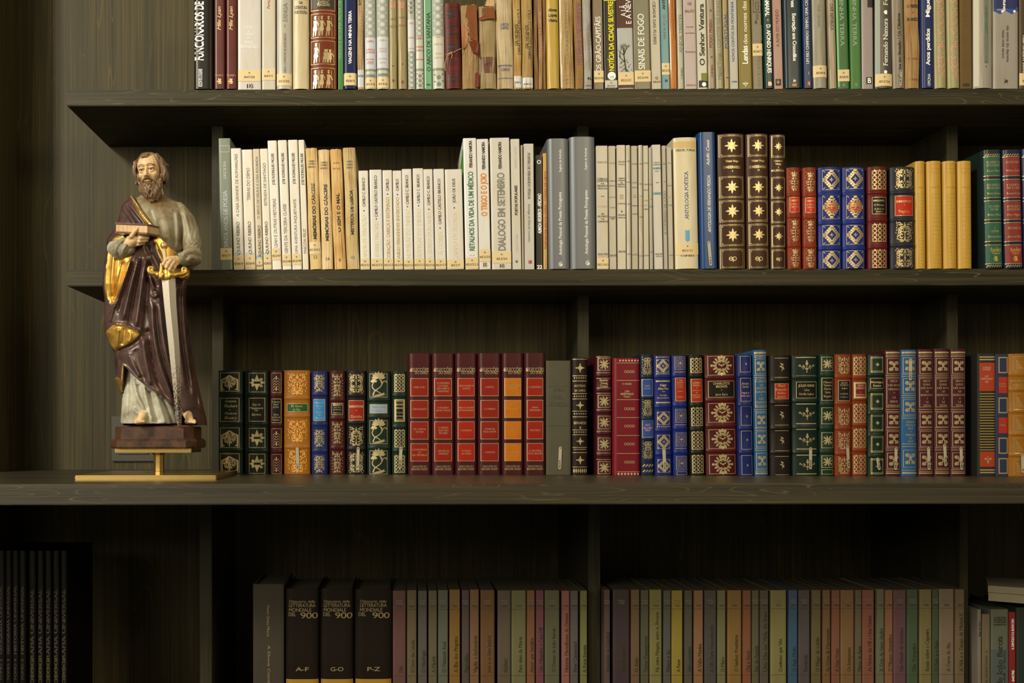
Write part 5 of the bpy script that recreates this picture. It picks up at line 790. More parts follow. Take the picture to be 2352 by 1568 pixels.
ROW3 = '''
501.5|559|850|0|h|12231a^dark green leather book with gilt tree panels, first on the counter^B|903~B|970~B|1032~m|tree|855|898|.08|.86|g~f|913|967|.08|.86|g|1~h|Gustave|920|26|6|g|i~h|Flaubert|931|30|7|g|i~D|940|.48|1.2|g~h|Madame|948|28|6|g|i~h|Bovary|958|28|7|g|i~m|tree|981|1027|.08|.86|g~m|tree|1040|1084|.08|.86|g
562|618|850|0|h|112219^dark green leather book with gilt pierced diamonds^B|904~B|972~B|1034~m|diam|856|900|.19|.86|g~L|913|967|.19|.86|15110c|g~H|Guy de|928|19|5|g~H|Maupassant|936|31|5|g~H|*|943|8|5|g~H|Bel-Ami|951|21|5|g~m|diam|982|1027|.19|.86|g~m|diam|1041|1086|.19|.86|g
619|650|850.5|0|h|471517^narrow maroon book with a black label and leafy palmettes^B|907~B|975~B|1036~m|fan|856|901|.16|.9|g~L|915|970|.16|.9|120e10|g~H|D. Francisco|922|18|4|g~H|Manuel|928|11|4|g~H|de Melo|934|13|4|g~H|Carta|951|12|4|g~H|de Guia de|957|19|4|g~H|Casados|963|16|4|g~m|fan|983|1027|.16|.9|g~m|fan|1042|1087|.16|.9|g
652|713|850|0|h|a6661a^thick tan orange leather book with a green label^B|914~B|955~B|1026~m|arab|857|908|.14|.9|cf9238|6~L|926|945|.12|.92|1f5a26|g~H|M. Gorki|932|26|5|g~H|A Mãe|940|17|5|g~m|arab|964|1016|.14|.9|cf9238|6~m|arab|1032|1086|.14|.9|cf9238|6~s|1026|1078|.53|820
715|754|852|0|h|1a2658^deep blue leather book with a light blue label^B|905~B|974~B|1035~m|arab|859|900|.12|.84|g|12~L|916|966|.12|.84|2f8fc4|g~H|Alexandre|924|22|4|g~H|Dumas|932|14|4|g~H|*|939|8|4|g~H|A Dama|946|14|4|g~H|das|952|8|4|g~H|Camélias|959|20|4|g~m|arab|985|1026|.12|.84|g|12~m|arab|1044|1085|.12|.84|g|12
756|794|851|0|h|45110f^maroon leather book with tall gilt vines and small black label^B|918~B|960~B|1028~m|arab|857|912|.14|.86|g|10~L|925|952|.14|.86|120e0a|g~H|IBSEN|929|20|5|g|b~H|Uma Casa|935|16|3|g~H|de Boneca|940|18|3|g~H|Espectros|947|18|3|g~m|arab|967|1020|.14|.86|g|10~m|arab|1035|1087|.14|.86|g|10
795.5|842|851|0|h|1a1612^black leather book with a plain red label and gilt urns^B|907~B|970~B|1030~m|arab4|858|903|.11|.88|g|3~L|919|965|.11|.88|a8200e|g~H|SHAKESPEARE|933|33|5|g|b~H|*|943|4|5|g~H|Comédias|956|26|6|g~m|arab|979|1024|.11|.88|g|8~m|arab4|1038|1086|.11|.88|g|3~s|1026|1079|.58|17
843|898|852.5|0|h|12271d^dark green leather book with tall gilt poppies and a silver label^B|918~B|957~B|1028~m|bloom|858|912|.1|.86|g~L|928|949|.1|.86|9fb0b8|g~H|Alphonse Daudet|934|32|4|h~H|Cartas|943|16|4|h~m|bloom|965|1019|.1|.86|g~m|bloom|1034|1088|.1|.86|g
899.5|935|852.5|0|h|12271d^narrow dark green leather book with a white strip over its foot^B|908~B|980~B|1035~m|lattice|860|900|.17|.87|g~f|917|968|.17|.87|g|3~L|922|963|.26|.78|130f0c|g~H|RUDYARD|929|17|4|g|b~H|KIPLING|937|16|4|g|b~H|O Livro|947|16|4|g~H|da Selva|955|17|4|g~m|lattice|987|1027|.17|.87|g~m|lattice|1046|1085|.17|.87|g~s|1026|1076|.57|82
936.5|990.7|812|0|S|4a1719^first maroon volume with dull red panels, at the left end of six^SEL|98210f|MAR. E EU|A RECONQUISTA|OS. CARTAS:DO REI|A CONSCIÊNCIA:DO:DR. SERVERUS
991.3|1044.5|812|0|S|4a1719^second maroon volume with dull red panels and four line titles^SEL|9c200f|O MISTÉRIO:DO NAVIO:DESCOBERTO:VALENTINO|O PEQUENO:JOHN WILLIE|O ESPIÃO:QUE VEIO:DO FRIO|GENTES DE:HAMBURGO
1045|1096|812|0|S|4a1719^third maroon volume with the brightest red panels^SEL|b02410|COMO NASCEM OS:SONHOS|MINHA CIDADE:EXTRAORDINÁRIA|CONFISSÃO|MATARAM:DA MESMA
1097|1151.5|812|0|S|4a1719^fourth maroon volume with dull red panels left of the orange one^SEL|981f12|CAPITAL|A CORRIDA|LONGE DE:PELA NOITE|CHAMADAS
1152|1203|812|0|S|481618^maroon volume with four orange panels^SEL|cf7411|UM CERTO CASO:DE AMOR|ESTRANHOS|O VENTO|A ÚLTIMA CASA
1203.5|1253|812|0|S|461517^last maroon volume with red panels, beside the grey cloth book^SEL|a4200f|A CIDADELA|MINHA:PRIMAVERA|RECOMEÇO|A HISTÓRIA:DOS FELIZES
1254|1311.6|829|0|c|565036^thick drab olive grey cloth book with blind lettering^h|LIVRO|896|24|6|d~h|DEL|913|25|8|d~h|POETA|928|38|8|d~l|888|.6|d~l|933|.6|d~l|978|.6|d~s|1026|1078|.55|820
1313|1350|823|0|h|21120f^dark brown leather book with gilt fleurons and numeral II^l|826|1.2|g~m|fleur|834|858|.1|.9|g~l|864|1.4|g~m|bead|867|871|.08|.92|g~l|876|1.4|g~h|AGOSTINHO|887|26|5|g~h|DE CAMPOS|898|25|5|g~l|905|1.4|g~m|bead|909|913|.08|.92|g~l|917|1.4|g~m|fleur|921|942|.1|.9|g~l|945|1.2|g~m|bead|949|953|.08|.92|g~l|958|1.4|g~h|BERNARDES|972|29|6|g~h|II|983|5|6|g~l|988|1.2|g~m|bead|991|995|.08|.92|g~l|999|1.2|g~m|fleur|1004|1024|.1|.9|g~l|1028|1.2|g~m|bead|1031|1034|.08|.92|g~l|1040|1.2|g~m|fleur|1046|1068|.1|.9|g~l|1073|1.2|g~m|tear|1076|1087|.05|.95|g
1368|1404.5|818|0|h|47121a^crimson book with square gilt leaf panels, top of its cover showing^B|863~B|897~B|946~B|996~B|1046~l|821|1.2|g~m|leafsq|824|852|.12|.92|g~l|857|1|g~l|870|1|g~h|Stephan|874|20|5|g|b~h|Zweig|881|17|5|g|b~h|Contos|888|18|5|g|b~l|892|1|g~l|904|1|g~m|leafsq|908|937|.12|.92|g~l|942|1|g~m|leafsq|956|986|.12|.92|g~l|991|1|g~m|leafsq|1006|1035|.12|.92|g~l|1041|1|g~l|1056|1|g~m|leafsq|1060|1089|.12|.92|g
1406|1471|824|0|S|7a1420^wide crimson cloth hardback with rows of small gilt loops^m|tear|827|832|.2|.95|x~l|835|1|g|.14|.96~m|rings|851|859|.4|.78|g~l|875|1.2|g|.14|.96~h|V. HUGO|883|22|4|g|b~h|LES|900|10|4|g|b~h|MISÉRABLES|906|30|4|g|b~h|Tome I|912|16|4|g|b~l|919|1.2|g|.14|.96~m|rings|936|944|.4|.78|g~l|960|1.2|g|.14|.96~m|rings|976|983|.4|.78|g~l|1001|1.2|g|.14|.96~m|rings|1017|1024|.4|.78|g~l|1042|1.2|g|.14|.96~m|rings|1058|1066|.4|.78|g~l|1084|1.2|g|.14|.96~m|tear|1086|1092|.14|.95|x
1472|1502.5|815.5|-2|h|142339^narrow navy leather book with two mid blue labels^B|867~B|914~B|963~B|1009~m|arab|821|864|.08|.95|g|5~L|872|911|.08|.95|2f4f8f|g~H|Lewis|887|12|4|g~H|Carroll|893|15|4|g~m|arab|918|958|.08|.95|g|5~L|966|1006|.08|.95|2f4f8f|g~H|ALICE|977|12|4|x~H|NEL PAESE|984|20|4|x~H|DELLE|989|12|4|x~m|arab|1013|1057|.08|.95|g|5~m|meander|1066|1074|.08|.95|g~m|meander|1079|1086|.08|.95|g
1503.5|1544.5|818|-3|h|162468^royal blue leather book with silvery title on the plain second panel^B|866~B|935~B|990~B|1044~m|bead|820|824|.1|.9|g~m|lace|827|857|.14|.86|g~m|bead|858|862|.1|.9|g~l|877|3|g|.1|.9~h|Edgar|886|16|5|g|b~h|Allan Poe|894|24|5|g|b~h|*|902|8|4|g~h|Novelas|909|17|4|g~h|Extraordinárias|915|27|4|g~l|926|3|g|.1|.9~m|lace|947|977|.14|.86|g~m|bead|979|983|.1|.9|g~m|lace|1000|1032|.14|.86|g~m|lace|1056|1086|.14|.86|g~s|1029|1083|.5|826
1546|1581|818|-4|h|16266c^royal blue leather book with squared gilt grids and a red label^B|864~B|932~B|985~B|1040~m|boxes|821|851|.18|.9|g~l|856|1.2|g|.15|.9~L|869|923|.18|.9|b42c14|g~H|T. Leão|875|14|4|g~H|Gonçalves|880|16|4|g~H|O Livro|886|14|4|g~H|e a Morte|891|15|3|g~H|Lisboa|900|12|3|g~H|Os Mortos|913|15|4|g~m|boxes|941|972|.18|.9|g~l|977|1.2|g|.15|.9~m|boxes|995|1026|.18|.9|g~l|1031|1.2|g|.15|.9~m|boxes|1049|1081|.18|.9|g~f|1084|1092|.2|.9|g|.8
1585.5|1618.5|817|-4.5|h|191810^black green leather book with gilt lattice panels and red label^B|865~B|932~B|988~B|1041~m|lattice|825|858|.1|.93|g~L|872|925|.1|.93|b2260e|g~H|CONAN|881|18|4|g|b~H|DOYLE|887|17|4|g|b~H|*|893|3|4|g~H|Aventuras|898|18|3|g~H|de|903|5|3|g~H|SHERLOCK|909|20|3|g~H|HOLMES|914|17|4|g~m|lattice|938|980|.1|.93|g~m|lattice|993|1034|.1|.93|g~m|lattice|1047|1088|.1|.93|g
1622|1693|817|-4|h|4e1110^widest crimson leather book with large gilt ovals and black label^B|869~B|921~B|980~B|1037~m|oval|820|864|.08|.94|g~L|877|915|.08|.94|17120c|g~H|CHARLOTTE|883|38|5|g|b~H|BRONTÉ|890|26|5|g|b~D|898|.5|1|g~H|Jane Eyre|908|28|5|g~m|oval|928|972|.08|.94|g~m|oval|988|1032|.08|.94|g~m|oval|1046|1090|.08|.94|g
1695.5|1731|817|-4|h|15245c^deep blue leather book with small gilt crests in plain frames^B|865~B|932~B|986~B|1041~f|820|857|.18|.9|g|1~m|crest|830|846|.4|.72|g~f|870|924|.18|.9|g|1~h|Almeida|883|17|5|g~h|Garrett|890|15|5|g~h|Viagens na|904|18|4|x~h|Minha Terra|911|20|4|x~f|935|979|.18|.9|g|1~m|crest|950|966|.4|.72|g~f|991|1034|.18|.9|g|1~m|crest|1004|1020|.4|.72|g~f|1047|1092|.18|.9|g|1~m|crest|1062|1078|.4|.72|g
1733|1764.5|806|-3.5|h|2d5c80^light blue book with dense gilt bands, right of the crested one^LOM|M. CERVANTES:LA:PETITE:GALERIE:*:LES:GRANDES:RELIGIONS|0
1768|1818|818|-1.5|h|1c150e^dark brown book with gilt sprigs and a small red label^B|876~B|927~B|985~B|1041~l|825|1|g|.2|.85~m|sprig|834|859|.3|.75|g~l|869|1|g|.2|.85~L|883|919|.2|.86|b02a10|g~H|Raul|888|16|5|g~H|Brandão|897|28|5|g~H|El-Rei|905|18|5|g~H|Junot|913|18|5|g~l|933|1|g|.2|.85~m|sprig|944|969|.3|.72|g~l|978|1|g|.2|.85~l|991|1|g|.2|.85~m|sprig|1002|1027|.3|.72|g~l|1037|1|g|.2|.85~l|1050|1|g|.2|.85~m|sprig|1058|1083|.3|.72|g~l|1092|1|g|.2|.85
1820|1881|819|-1.5|h|13261e^wide dark green book with gilt branches and a black label^B|869~B|923~B|984~B|1041~l|823.5|2|g|.12|.88~m|branch|831|859|.2|.82|g~l|866|2|g|.12|.88~L|879|917|.12|.9|15120d|g~H|JÚLIO DINIS|888|36|5|g|b~H|Uma|898|12|5|g~H|Família Inglesa|907|34|5|g~l|930|2|g|.12|.88~m|branch|939|967|.2|.82|g~l|975|2|g|.12|.88~l|988|2|g|.12|.88~m|branch|998|1026|.2|.82|g~l|1033|2|g|.12|.88~l|1047|2|g|.12|.88~m|branch|1057|1082|.2|.82|g~l|1090|2|g|.12|.88~s|1029|1079|.62|825
1882|1915.5|816.5|0|h|12301f^narrow green book with pierced gilt squares and black label^B|864~B|931~B|986~B|1040~m|leafsq|822|854|.1|.92|g~L|870|922|.1|.92|14120e|g~H|Manuel|880|19|5|g~H|Teixeira|887|19|5|g~H|Gomes|895|17|5|g~H|Gente|903|13|5|g~H|Singular|912|19|5|g~m|leafsq|938|976|.1|.92|g~m|leafsq|995|1031|.1|.92|g~m|leafsq|1048|1076|.1|.92|g~f|1080|1091|.1|.92|g|1
1916.5|1956|816|0|h|7e3312^russet orange leather book with a black label^B|868~B|929~B|986~B|1044~m|arab|820|863|.12|.9|g|14~L|876|923|.16|.88|15141a|g~H|ANTON|882|15|4|g~H|TCHEKOV|887|20|4|g~H|*|896|14|6|g~H|A ESTEPE|907|18|3|g~H|A SALA 6|914|18|3|g~m|arab|938|980|.12|.9|g|14~m|arab|993|1036|.12|.9|g|14~m|arab|1050|1092|.12|.9|g|14~s|1026|1077|.72|82
1956.5|1991|816|0|h|7c3010^russet orange leather book with a crimson label^B|869~B|919~B|978~B|1036~m|lattice|823|864|.08|.95|g~f|880|917|.08|.95|g|3~L|883|914|.17|.88|7f101c|g~H|DENIS|888|14|4|g|b~H|DIDEROT|894|20|4|g|b~H|A|903|3|3|g~H|RELIGIOSA|909|20|3|g|b~m|lattice|931|973|.08|.95|g~m|lattice|988|1030|.08|.95|g~m|lattice|1048|1090|.08|.95|g
1992|2031.5|817|0|h|122a1c^dark green book with gilt bamboo frames around crosses^B|863~B|901~B|952~B|1003~B|1050~m|bamboo|822|858|.14|.9|g~L|871|895|.12|.92|18100e|g~H|Montaigne|880|29|5|g|b~H|Ensaios|888|19|5|g|b~m|bamboo|906|943|.14|.9|g~m|bamboo|955|992|.14|.9|g~m|bamboo|1004|1041|.14|.9|g~m|bamboo|1055|1091|.14|.9|g~s|1053|1081|.55|82
2032|2068.5|807|0|h|491720^maroon book with dense gilt scrolls, left of the damaged light blue one^LOM|DRUON:LES ROIS:MAUDITS:*:LA:REINE:ÉTRANGLÉE|1
2069|2106.5|806|-.5|h|2a5c82^light blue book with dense gilt scrolls and a torn white tag near its top^LOM2|ROMAN:VITALE:ROI:*:PRINCE:DE:ROI
2107.5|2144|805|-.5|h|491720^first of three matching maroon books with gilt scrolls at the right^LOM|DRUON:QUAND:LES ROIS:DE:BOURGOGNE:1:LE:TRÔNE|2
2144.7|2181.5|804|-.5|h|491720^second of three matching maroon books, with its strip set highest^LOM|DRUON:QUAND:LES ROIS:DE:BOURGOGNE:3:LE:TRÔNE|3
2182|2218.5|804.5|-.5|h|491720^last of three matching maroon books with gilt scrolls^LOM|DRUON:QUAND:LES ROIS:DE:BOURGOGNE:4:LE:TRÔNE|1
2244.5|2286|815|0|c|141611^black book with narrow gilt stripes and two red labels^l|823|3|g|.1|.97~l|829|3|g|.1|.97~r|836|901|.1|.97|a83410~h|CHARLES|847|19|4|x~h|ROMMEY|852|18|4|x~h|LES|867|8|4|x~h|MISÉRABLES|873|28|4|x~h|III|880|8|4|x~STR~r|1040|1075|.12|.97|a83410~m|emblem|1044|1072|.3|.85|g~l|1082|3|g|.12|.97~l|1088|3|g|.12|.97
2287|2315.5|816|0|c|1b2849^narrow navy book with two small red labels^f|823|860|.18|.95|g|2.6~r|869|906|.2|.94|b0240e~h|Joseph|884|14|4|g~h|Conrad|890|15|4|g~f|916|952|.18|.95|g|2.6~r|962|998|.2|.94|b0240e~h|Tufão|979|14|4|g~f|1008|1045|.18|.95|g|2.6~f|1055|1091|.18|.95|g|2.6
2316|2372|816|0|h|9c6314^tan orange leather book with stepped gilt frames, cut off at the right^B|864~B|898~B|948~B|1000~B|1048~m|pyr|822|857|.12|.62|g~m|pyr|906|944|.14|.62|g~m|pyr|957|994|.14|.62|g~m|pyr|1008|1044|.14|.62|g~m|pyr|1057|1092|.14|.62|g~h|RAUL BRANDÃO|878|34|4|g|.36~h|Húmus|888|24|4|g|.36~s|1046|1088|.46|824
'''
ROW4 = '''
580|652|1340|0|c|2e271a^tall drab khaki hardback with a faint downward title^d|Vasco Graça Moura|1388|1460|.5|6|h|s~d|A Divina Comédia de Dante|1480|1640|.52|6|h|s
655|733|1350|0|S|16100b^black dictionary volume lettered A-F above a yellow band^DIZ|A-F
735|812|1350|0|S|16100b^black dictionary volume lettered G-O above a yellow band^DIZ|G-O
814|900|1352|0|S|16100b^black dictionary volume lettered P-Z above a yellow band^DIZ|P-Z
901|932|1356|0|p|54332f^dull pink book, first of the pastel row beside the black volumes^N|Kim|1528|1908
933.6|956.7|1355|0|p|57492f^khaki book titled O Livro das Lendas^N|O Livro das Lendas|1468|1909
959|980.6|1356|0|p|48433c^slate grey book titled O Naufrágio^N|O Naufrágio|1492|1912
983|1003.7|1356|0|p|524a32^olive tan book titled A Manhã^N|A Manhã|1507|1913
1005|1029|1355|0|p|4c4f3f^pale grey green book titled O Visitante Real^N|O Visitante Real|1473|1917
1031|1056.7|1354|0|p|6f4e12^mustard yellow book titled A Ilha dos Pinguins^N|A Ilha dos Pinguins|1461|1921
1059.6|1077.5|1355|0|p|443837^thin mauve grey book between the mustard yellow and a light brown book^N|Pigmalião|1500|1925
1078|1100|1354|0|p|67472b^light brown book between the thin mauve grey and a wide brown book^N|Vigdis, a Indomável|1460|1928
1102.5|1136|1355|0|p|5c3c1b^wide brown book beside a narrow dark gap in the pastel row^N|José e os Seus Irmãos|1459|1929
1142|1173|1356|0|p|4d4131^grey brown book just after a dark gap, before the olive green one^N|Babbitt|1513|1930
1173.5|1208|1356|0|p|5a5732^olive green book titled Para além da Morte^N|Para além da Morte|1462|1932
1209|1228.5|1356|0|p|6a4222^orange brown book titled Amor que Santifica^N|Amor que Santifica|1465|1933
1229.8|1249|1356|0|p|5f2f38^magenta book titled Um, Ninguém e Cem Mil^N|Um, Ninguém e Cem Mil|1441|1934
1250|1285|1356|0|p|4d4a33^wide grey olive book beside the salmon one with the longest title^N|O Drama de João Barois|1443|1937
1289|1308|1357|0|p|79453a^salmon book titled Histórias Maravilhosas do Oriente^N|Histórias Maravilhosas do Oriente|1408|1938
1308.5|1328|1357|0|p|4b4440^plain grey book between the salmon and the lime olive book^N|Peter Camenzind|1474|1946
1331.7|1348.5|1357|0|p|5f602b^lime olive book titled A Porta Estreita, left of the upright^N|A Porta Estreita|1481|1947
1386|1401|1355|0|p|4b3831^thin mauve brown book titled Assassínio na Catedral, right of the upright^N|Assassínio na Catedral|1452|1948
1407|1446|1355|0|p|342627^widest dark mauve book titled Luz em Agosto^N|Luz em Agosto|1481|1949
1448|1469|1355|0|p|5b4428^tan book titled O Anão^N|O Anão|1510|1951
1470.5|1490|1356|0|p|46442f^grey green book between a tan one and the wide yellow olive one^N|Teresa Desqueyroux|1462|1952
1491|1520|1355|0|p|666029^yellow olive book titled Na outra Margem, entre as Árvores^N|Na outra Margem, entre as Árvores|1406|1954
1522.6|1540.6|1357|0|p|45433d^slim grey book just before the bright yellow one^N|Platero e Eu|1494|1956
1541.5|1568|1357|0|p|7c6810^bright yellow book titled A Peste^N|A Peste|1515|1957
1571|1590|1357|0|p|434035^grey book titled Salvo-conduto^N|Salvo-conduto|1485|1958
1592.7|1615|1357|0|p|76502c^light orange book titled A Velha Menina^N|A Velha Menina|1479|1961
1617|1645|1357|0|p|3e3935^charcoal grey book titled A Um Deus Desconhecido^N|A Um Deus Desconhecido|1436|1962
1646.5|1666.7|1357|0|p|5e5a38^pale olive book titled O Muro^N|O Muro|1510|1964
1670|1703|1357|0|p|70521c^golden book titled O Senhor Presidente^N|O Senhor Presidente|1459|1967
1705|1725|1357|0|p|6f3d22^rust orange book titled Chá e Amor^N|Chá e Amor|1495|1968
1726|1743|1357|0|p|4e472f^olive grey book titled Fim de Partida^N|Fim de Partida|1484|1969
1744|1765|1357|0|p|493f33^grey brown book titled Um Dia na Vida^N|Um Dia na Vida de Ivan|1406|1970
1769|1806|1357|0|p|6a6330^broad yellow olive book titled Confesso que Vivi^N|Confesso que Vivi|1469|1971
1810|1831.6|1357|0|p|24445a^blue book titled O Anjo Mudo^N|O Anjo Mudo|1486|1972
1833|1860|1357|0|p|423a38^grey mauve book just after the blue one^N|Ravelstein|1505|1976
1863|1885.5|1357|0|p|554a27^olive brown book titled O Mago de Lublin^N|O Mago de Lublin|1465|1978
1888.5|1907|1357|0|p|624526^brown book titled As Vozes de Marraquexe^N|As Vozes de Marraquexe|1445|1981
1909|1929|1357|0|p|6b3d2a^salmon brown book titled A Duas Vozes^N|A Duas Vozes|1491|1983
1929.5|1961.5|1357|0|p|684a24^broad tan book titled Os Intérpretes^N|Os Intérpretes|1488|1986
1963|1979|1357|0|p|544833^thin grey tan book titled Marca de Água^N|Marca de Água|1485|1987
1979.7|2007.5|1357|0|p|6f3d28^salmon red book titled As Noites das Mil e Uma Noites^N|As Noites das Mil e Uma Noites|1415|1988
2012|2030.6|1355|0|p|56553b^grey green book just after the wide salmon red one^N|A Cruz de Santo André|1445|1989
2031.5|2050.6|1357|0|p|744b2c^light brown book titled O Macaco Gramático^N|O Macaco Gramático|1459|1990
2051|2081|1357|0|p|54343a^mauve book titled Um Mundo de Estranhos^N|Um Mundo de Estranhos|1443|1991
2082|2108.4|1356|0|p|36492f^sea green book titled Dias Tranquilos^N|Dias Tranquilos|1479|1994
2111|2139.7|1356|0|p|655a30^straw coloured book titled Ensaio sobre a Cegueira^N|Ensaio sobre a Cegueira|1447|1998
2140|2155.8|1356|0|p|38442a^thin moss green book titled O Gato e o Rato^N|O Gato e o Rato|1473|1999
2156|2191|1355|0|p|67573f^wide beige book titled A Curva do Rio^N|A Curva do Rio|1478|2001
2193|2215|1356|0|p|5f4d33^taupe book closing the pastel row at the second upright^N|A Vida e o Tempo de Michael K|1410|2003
2244.5|2253.7|1402|-1|p|6a6052^thin cream paperback showing its pale grey front cover^u|Elogio do Livro|1430|1464|.5|4|k|s
2254.6|2274|1413|0|p|615338^cream paperback with a thin upright title and a black dot^u|Aldous Huxley|1452|1489|.5|5|h~D|1499|.5|1.4|k~u|ADMIRÁVEL MUNDO NOVO|1508|1600|.5|5|d
2275|2316|1402|0|p|505542^thick grey green paperback with large dark title^h|OS MELHORES|1421|29|4|k|s~h|ROMANCES|1426|29|4|k|s~h|DOS MELHORES|1431|29|4|k|s~h|ROMANCISTAS|1437|29|4|k|s~u|O Drama de João Barois|1464|1660|.48|12|k|s~r|1494|1700|.02|.98|434840~u|Jean de Man|1497|1620|.74|4|k|s
2316.5|2332.5|1409|0|p|76040a^bright red paperback with small white capitals^u|IL DIAVOLO E IL BUON DIO|1424|1494|.5|5|w|b~u|SARTRE|1542|1568|.55|5|w|b
2333.5|2374|1398|0|c|17221a^dark green hardback at the right edge of the low cabinet^u|OBRAS COMPLETAS|1430|1530|.5|6|h
'''
def expand(d):
    if d.startswith('RD|'):
        c = d.split('|')[1]; o = []
        for i, (a, b) in enumerate(((366, 408), (418, 458), (467, 508), (517, 558), (568, 609))):
            o += ['r|%g|%g|.04|.96|%s' % (a, b, c), 'l|%g|1.3|g|.02|.97' % (a-1), 'l|%g|1.3|g|.02|.97' % (b+1)]
        o += ['m|meander|358|364|.05|.95|g', 'm|meander|612|618|.05|.95|g']
        T = {'12513a': (('O DIÁRIO DE', 'UMA MULHER', 'Laura Hunt'), ('DOIS AMIGOS DO', 'MAR DO CORAL', 'Henry Denker'), ('AS CORES', 'DO REI', 'Belva Plain'), ('O', 'CENSOR', 'Nicholas Evans')),
             '7b1d1c': (('O ÚLTIMO VERÃO', '', 'Wilbur Smith'), ('A TALISMÃ DO', 'VER E CRER', 'Rosamund Long'), ('ANTES QUE O', 'CORAÇÃO DIGA', 'Mary Higgins'), ('TRÊS MESES NO', '', 'Anita von Berg')),
             '1c1c24': (('TERRA', '', 'Ken'), ('OS', 'CAES', 'Bent'), ('UM', 'LAR', 'Joy'), ('O', 'RIO', 'Ben'))}[c]
        for (a, b), t in zip(((366, 408), (418, 458), (467, 508), (517, 558)), T):
            for q, y in zip(t, (a+12, a+19, a+31)):
                if q: o.append('h|%s|%g|%g|5|g|.52' % (q, y, min(31, len(q)*3.0)))
        if c != '1c1c24': o += ['h|Readers|578|24|9|z|.55|s', 'h|Digest|586|18|4|z|.55|s', 'm|bird|590|606|.35|.75|z']
        return '~'.join(o)
    if d.startswith('SEL|'):
        q = d.split('|'); c = q[1]; o = ['h|SELECÇÕES|849.5|42|8|g|.5|s', 'h|DO LIVRO|856.5|30|6|g|.58|s', 'm|swirl|843|860|.05|.2|g']
        for (a, b), t in zip(((869, 910), (919, 960), (968, 1009), (1018, 1059)), q[2:]):
            o.append('L|%g|%g|.11|.88|%s|g' % (a, b, c)); ls = t.split(':')
            for i, s in enumerate(ls): o.append('H|%s|%g|%g|3.8|g|.5' % (s, (a+b)/2+(i-(len(ls)-1)/2)*6.2, min(34, len(s)*2.9)))
        o += ['h|SELECÇÕES DO|1071|32|4|g|.5|s', 'h|READERS DIGEST|1077|37|4.5|g|.5|s']
        return '~'.join(o)
    if d.startswith('LOM|') or d.startswith('LOM2|'):
        q = d.split('|'); two = q[0] == 'LOM2'; n = int(q[2]) if not two else 0; o = []
        for y in (814, 818.5, 822, 864.5, 869, 943, 947.5, 985, 990, 1031, 1036, 1081, 1085) if not two else (814, 819, 862, 867, 911, 916, 958, 963, 1022, 1028, 1082, 1087): o.append('l|%g|1.2|g|.05|.95' % y)
        P = ((826, 861), (950, 983), (993, 1028), (1042, 1078)) if not two else ((824, 860), (872, 907), (920, 955), (1036, 1076))
        for a, b in P: o.append('m|scrollbox|%g|%g|.1|.92|g' % (a, b))
        o += ['l|812|2.4|g|.05|.95', 'l|1089|2.4|g|.05|.95']
        ls = q[1].split(':'); y0, y1 = (878, 934) if not two else (972, 1016)
        if not two: o.append('f|%g|%g|.08|.94|g|.8' % (y0-6, y1+4))
        for i, s in enumerate(ls): o.append('h|%s|%g|%g|4.4|g|.52|s' % (s, y0+(y1-y0)*i/(len(ls)-1), min(27, len(s)*3.6)))
        if not two and n: o.append('s|%g|%g|.6|82' % ((1029, 1081) if n != 3 else (1022, 1073)))
        if two: o.append('s|826|876|.5|825')
        return '~'.join(o)
    if d.startswith('DIZ|'):
        t = d.split('|')[1]
        return '~'.join(['h|Dizionario della|1379|60|6|h|.5', 'h|LETTERATURA|1388|61|8|h|.5', 'h|MONDIALE|1398.5|52|8|h|.44', 'h|DEL|1408.5|17|8|h|.2', 'h|900|1411|40|13|h|.7', 'h|%s|1534|30|9|h|.5' % t, 'r|1557|1700|.02|.98|8a6410'])
    if d.startswith('N|'):
        _, t, y0, yr = d.split('|')
        return '~'.join(['h|PRÉMIO|1380|16|3.4|n', 'h|NOBEL|1385.5|14|3.4|n', 'h|%s|1392|13|4.6|d' % yr, 'l|1399|.7|d|0|1', 'l|1551|.7|d|0|1', 'u|%s|%s|1544|.6|7.5|j|s' % (t, y0)])
    o = []
    for q in d.split('~'):
        if q == 'STR': o += ['l|%g|1.2|z|.1|.97' % (907+i*6.15) for i in range(22)]
        else:
            q = q.split('|')
            # long form 'h|text|y|w|h|col|style' (style not a number) -> centre .5
            if q[0] in 'hH' and len(q) == 7 and not q[6].replace('.', '').isdigit(): q = q[:6]+['.5', q[6]]
            o.append('|'.join(q))
    return '~'.join(o)
for rown, data in ((1, ROW1), (2, ROW2), (3, ROW3), (4, ROW4)):
    for line in data.strip().split('\n'):
        f = line.split('^'); a = f[0].split('|')
        if rown == 4 and float(a[0]) > 900 and float(a[0]) < 2216: f[1] += ' in dark serif letters' if len(f[1].split()) < 7 else ''
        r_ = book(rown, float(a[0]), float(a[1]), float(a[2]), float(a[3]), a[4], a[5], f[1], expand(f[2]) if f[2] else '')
# ---------------------------------------------------------------- other things on the shelves
def S3(px, py, dist):   # a point seen at pixel (px, py) at this distance in front of the camera
    return Vector(((px-VX)*dist/F, dist-D, ZE+(VY-py)*dist/F))
# green patch on the front cover of the tall white paperback
m_green = cmat('flat', lin('4f9a36'))
for o in [o for o in bpy.data.objects if o.get('label', '').startswith('tall white paperback with green title')]:
    hw = [c for c in o.children if c.name.startswith('cover')][0]
    x = min(v.co.x for v in hw.data.vertices)-0.0003; ht = max(v.co.z for v in hw.data.vertices)
    mobj('cover_picture', [(x, 0.004, ht-0.055), (x, 0.004, ht-0.017), (x, 0.012, ht-0.014), (x, 0.085, ht-0.03), (x, 0.085, ht-0.16), (x, 0.004, ht-0.16)], [(0, 5, 4, 3, 2, 1)], m_green, None, o)
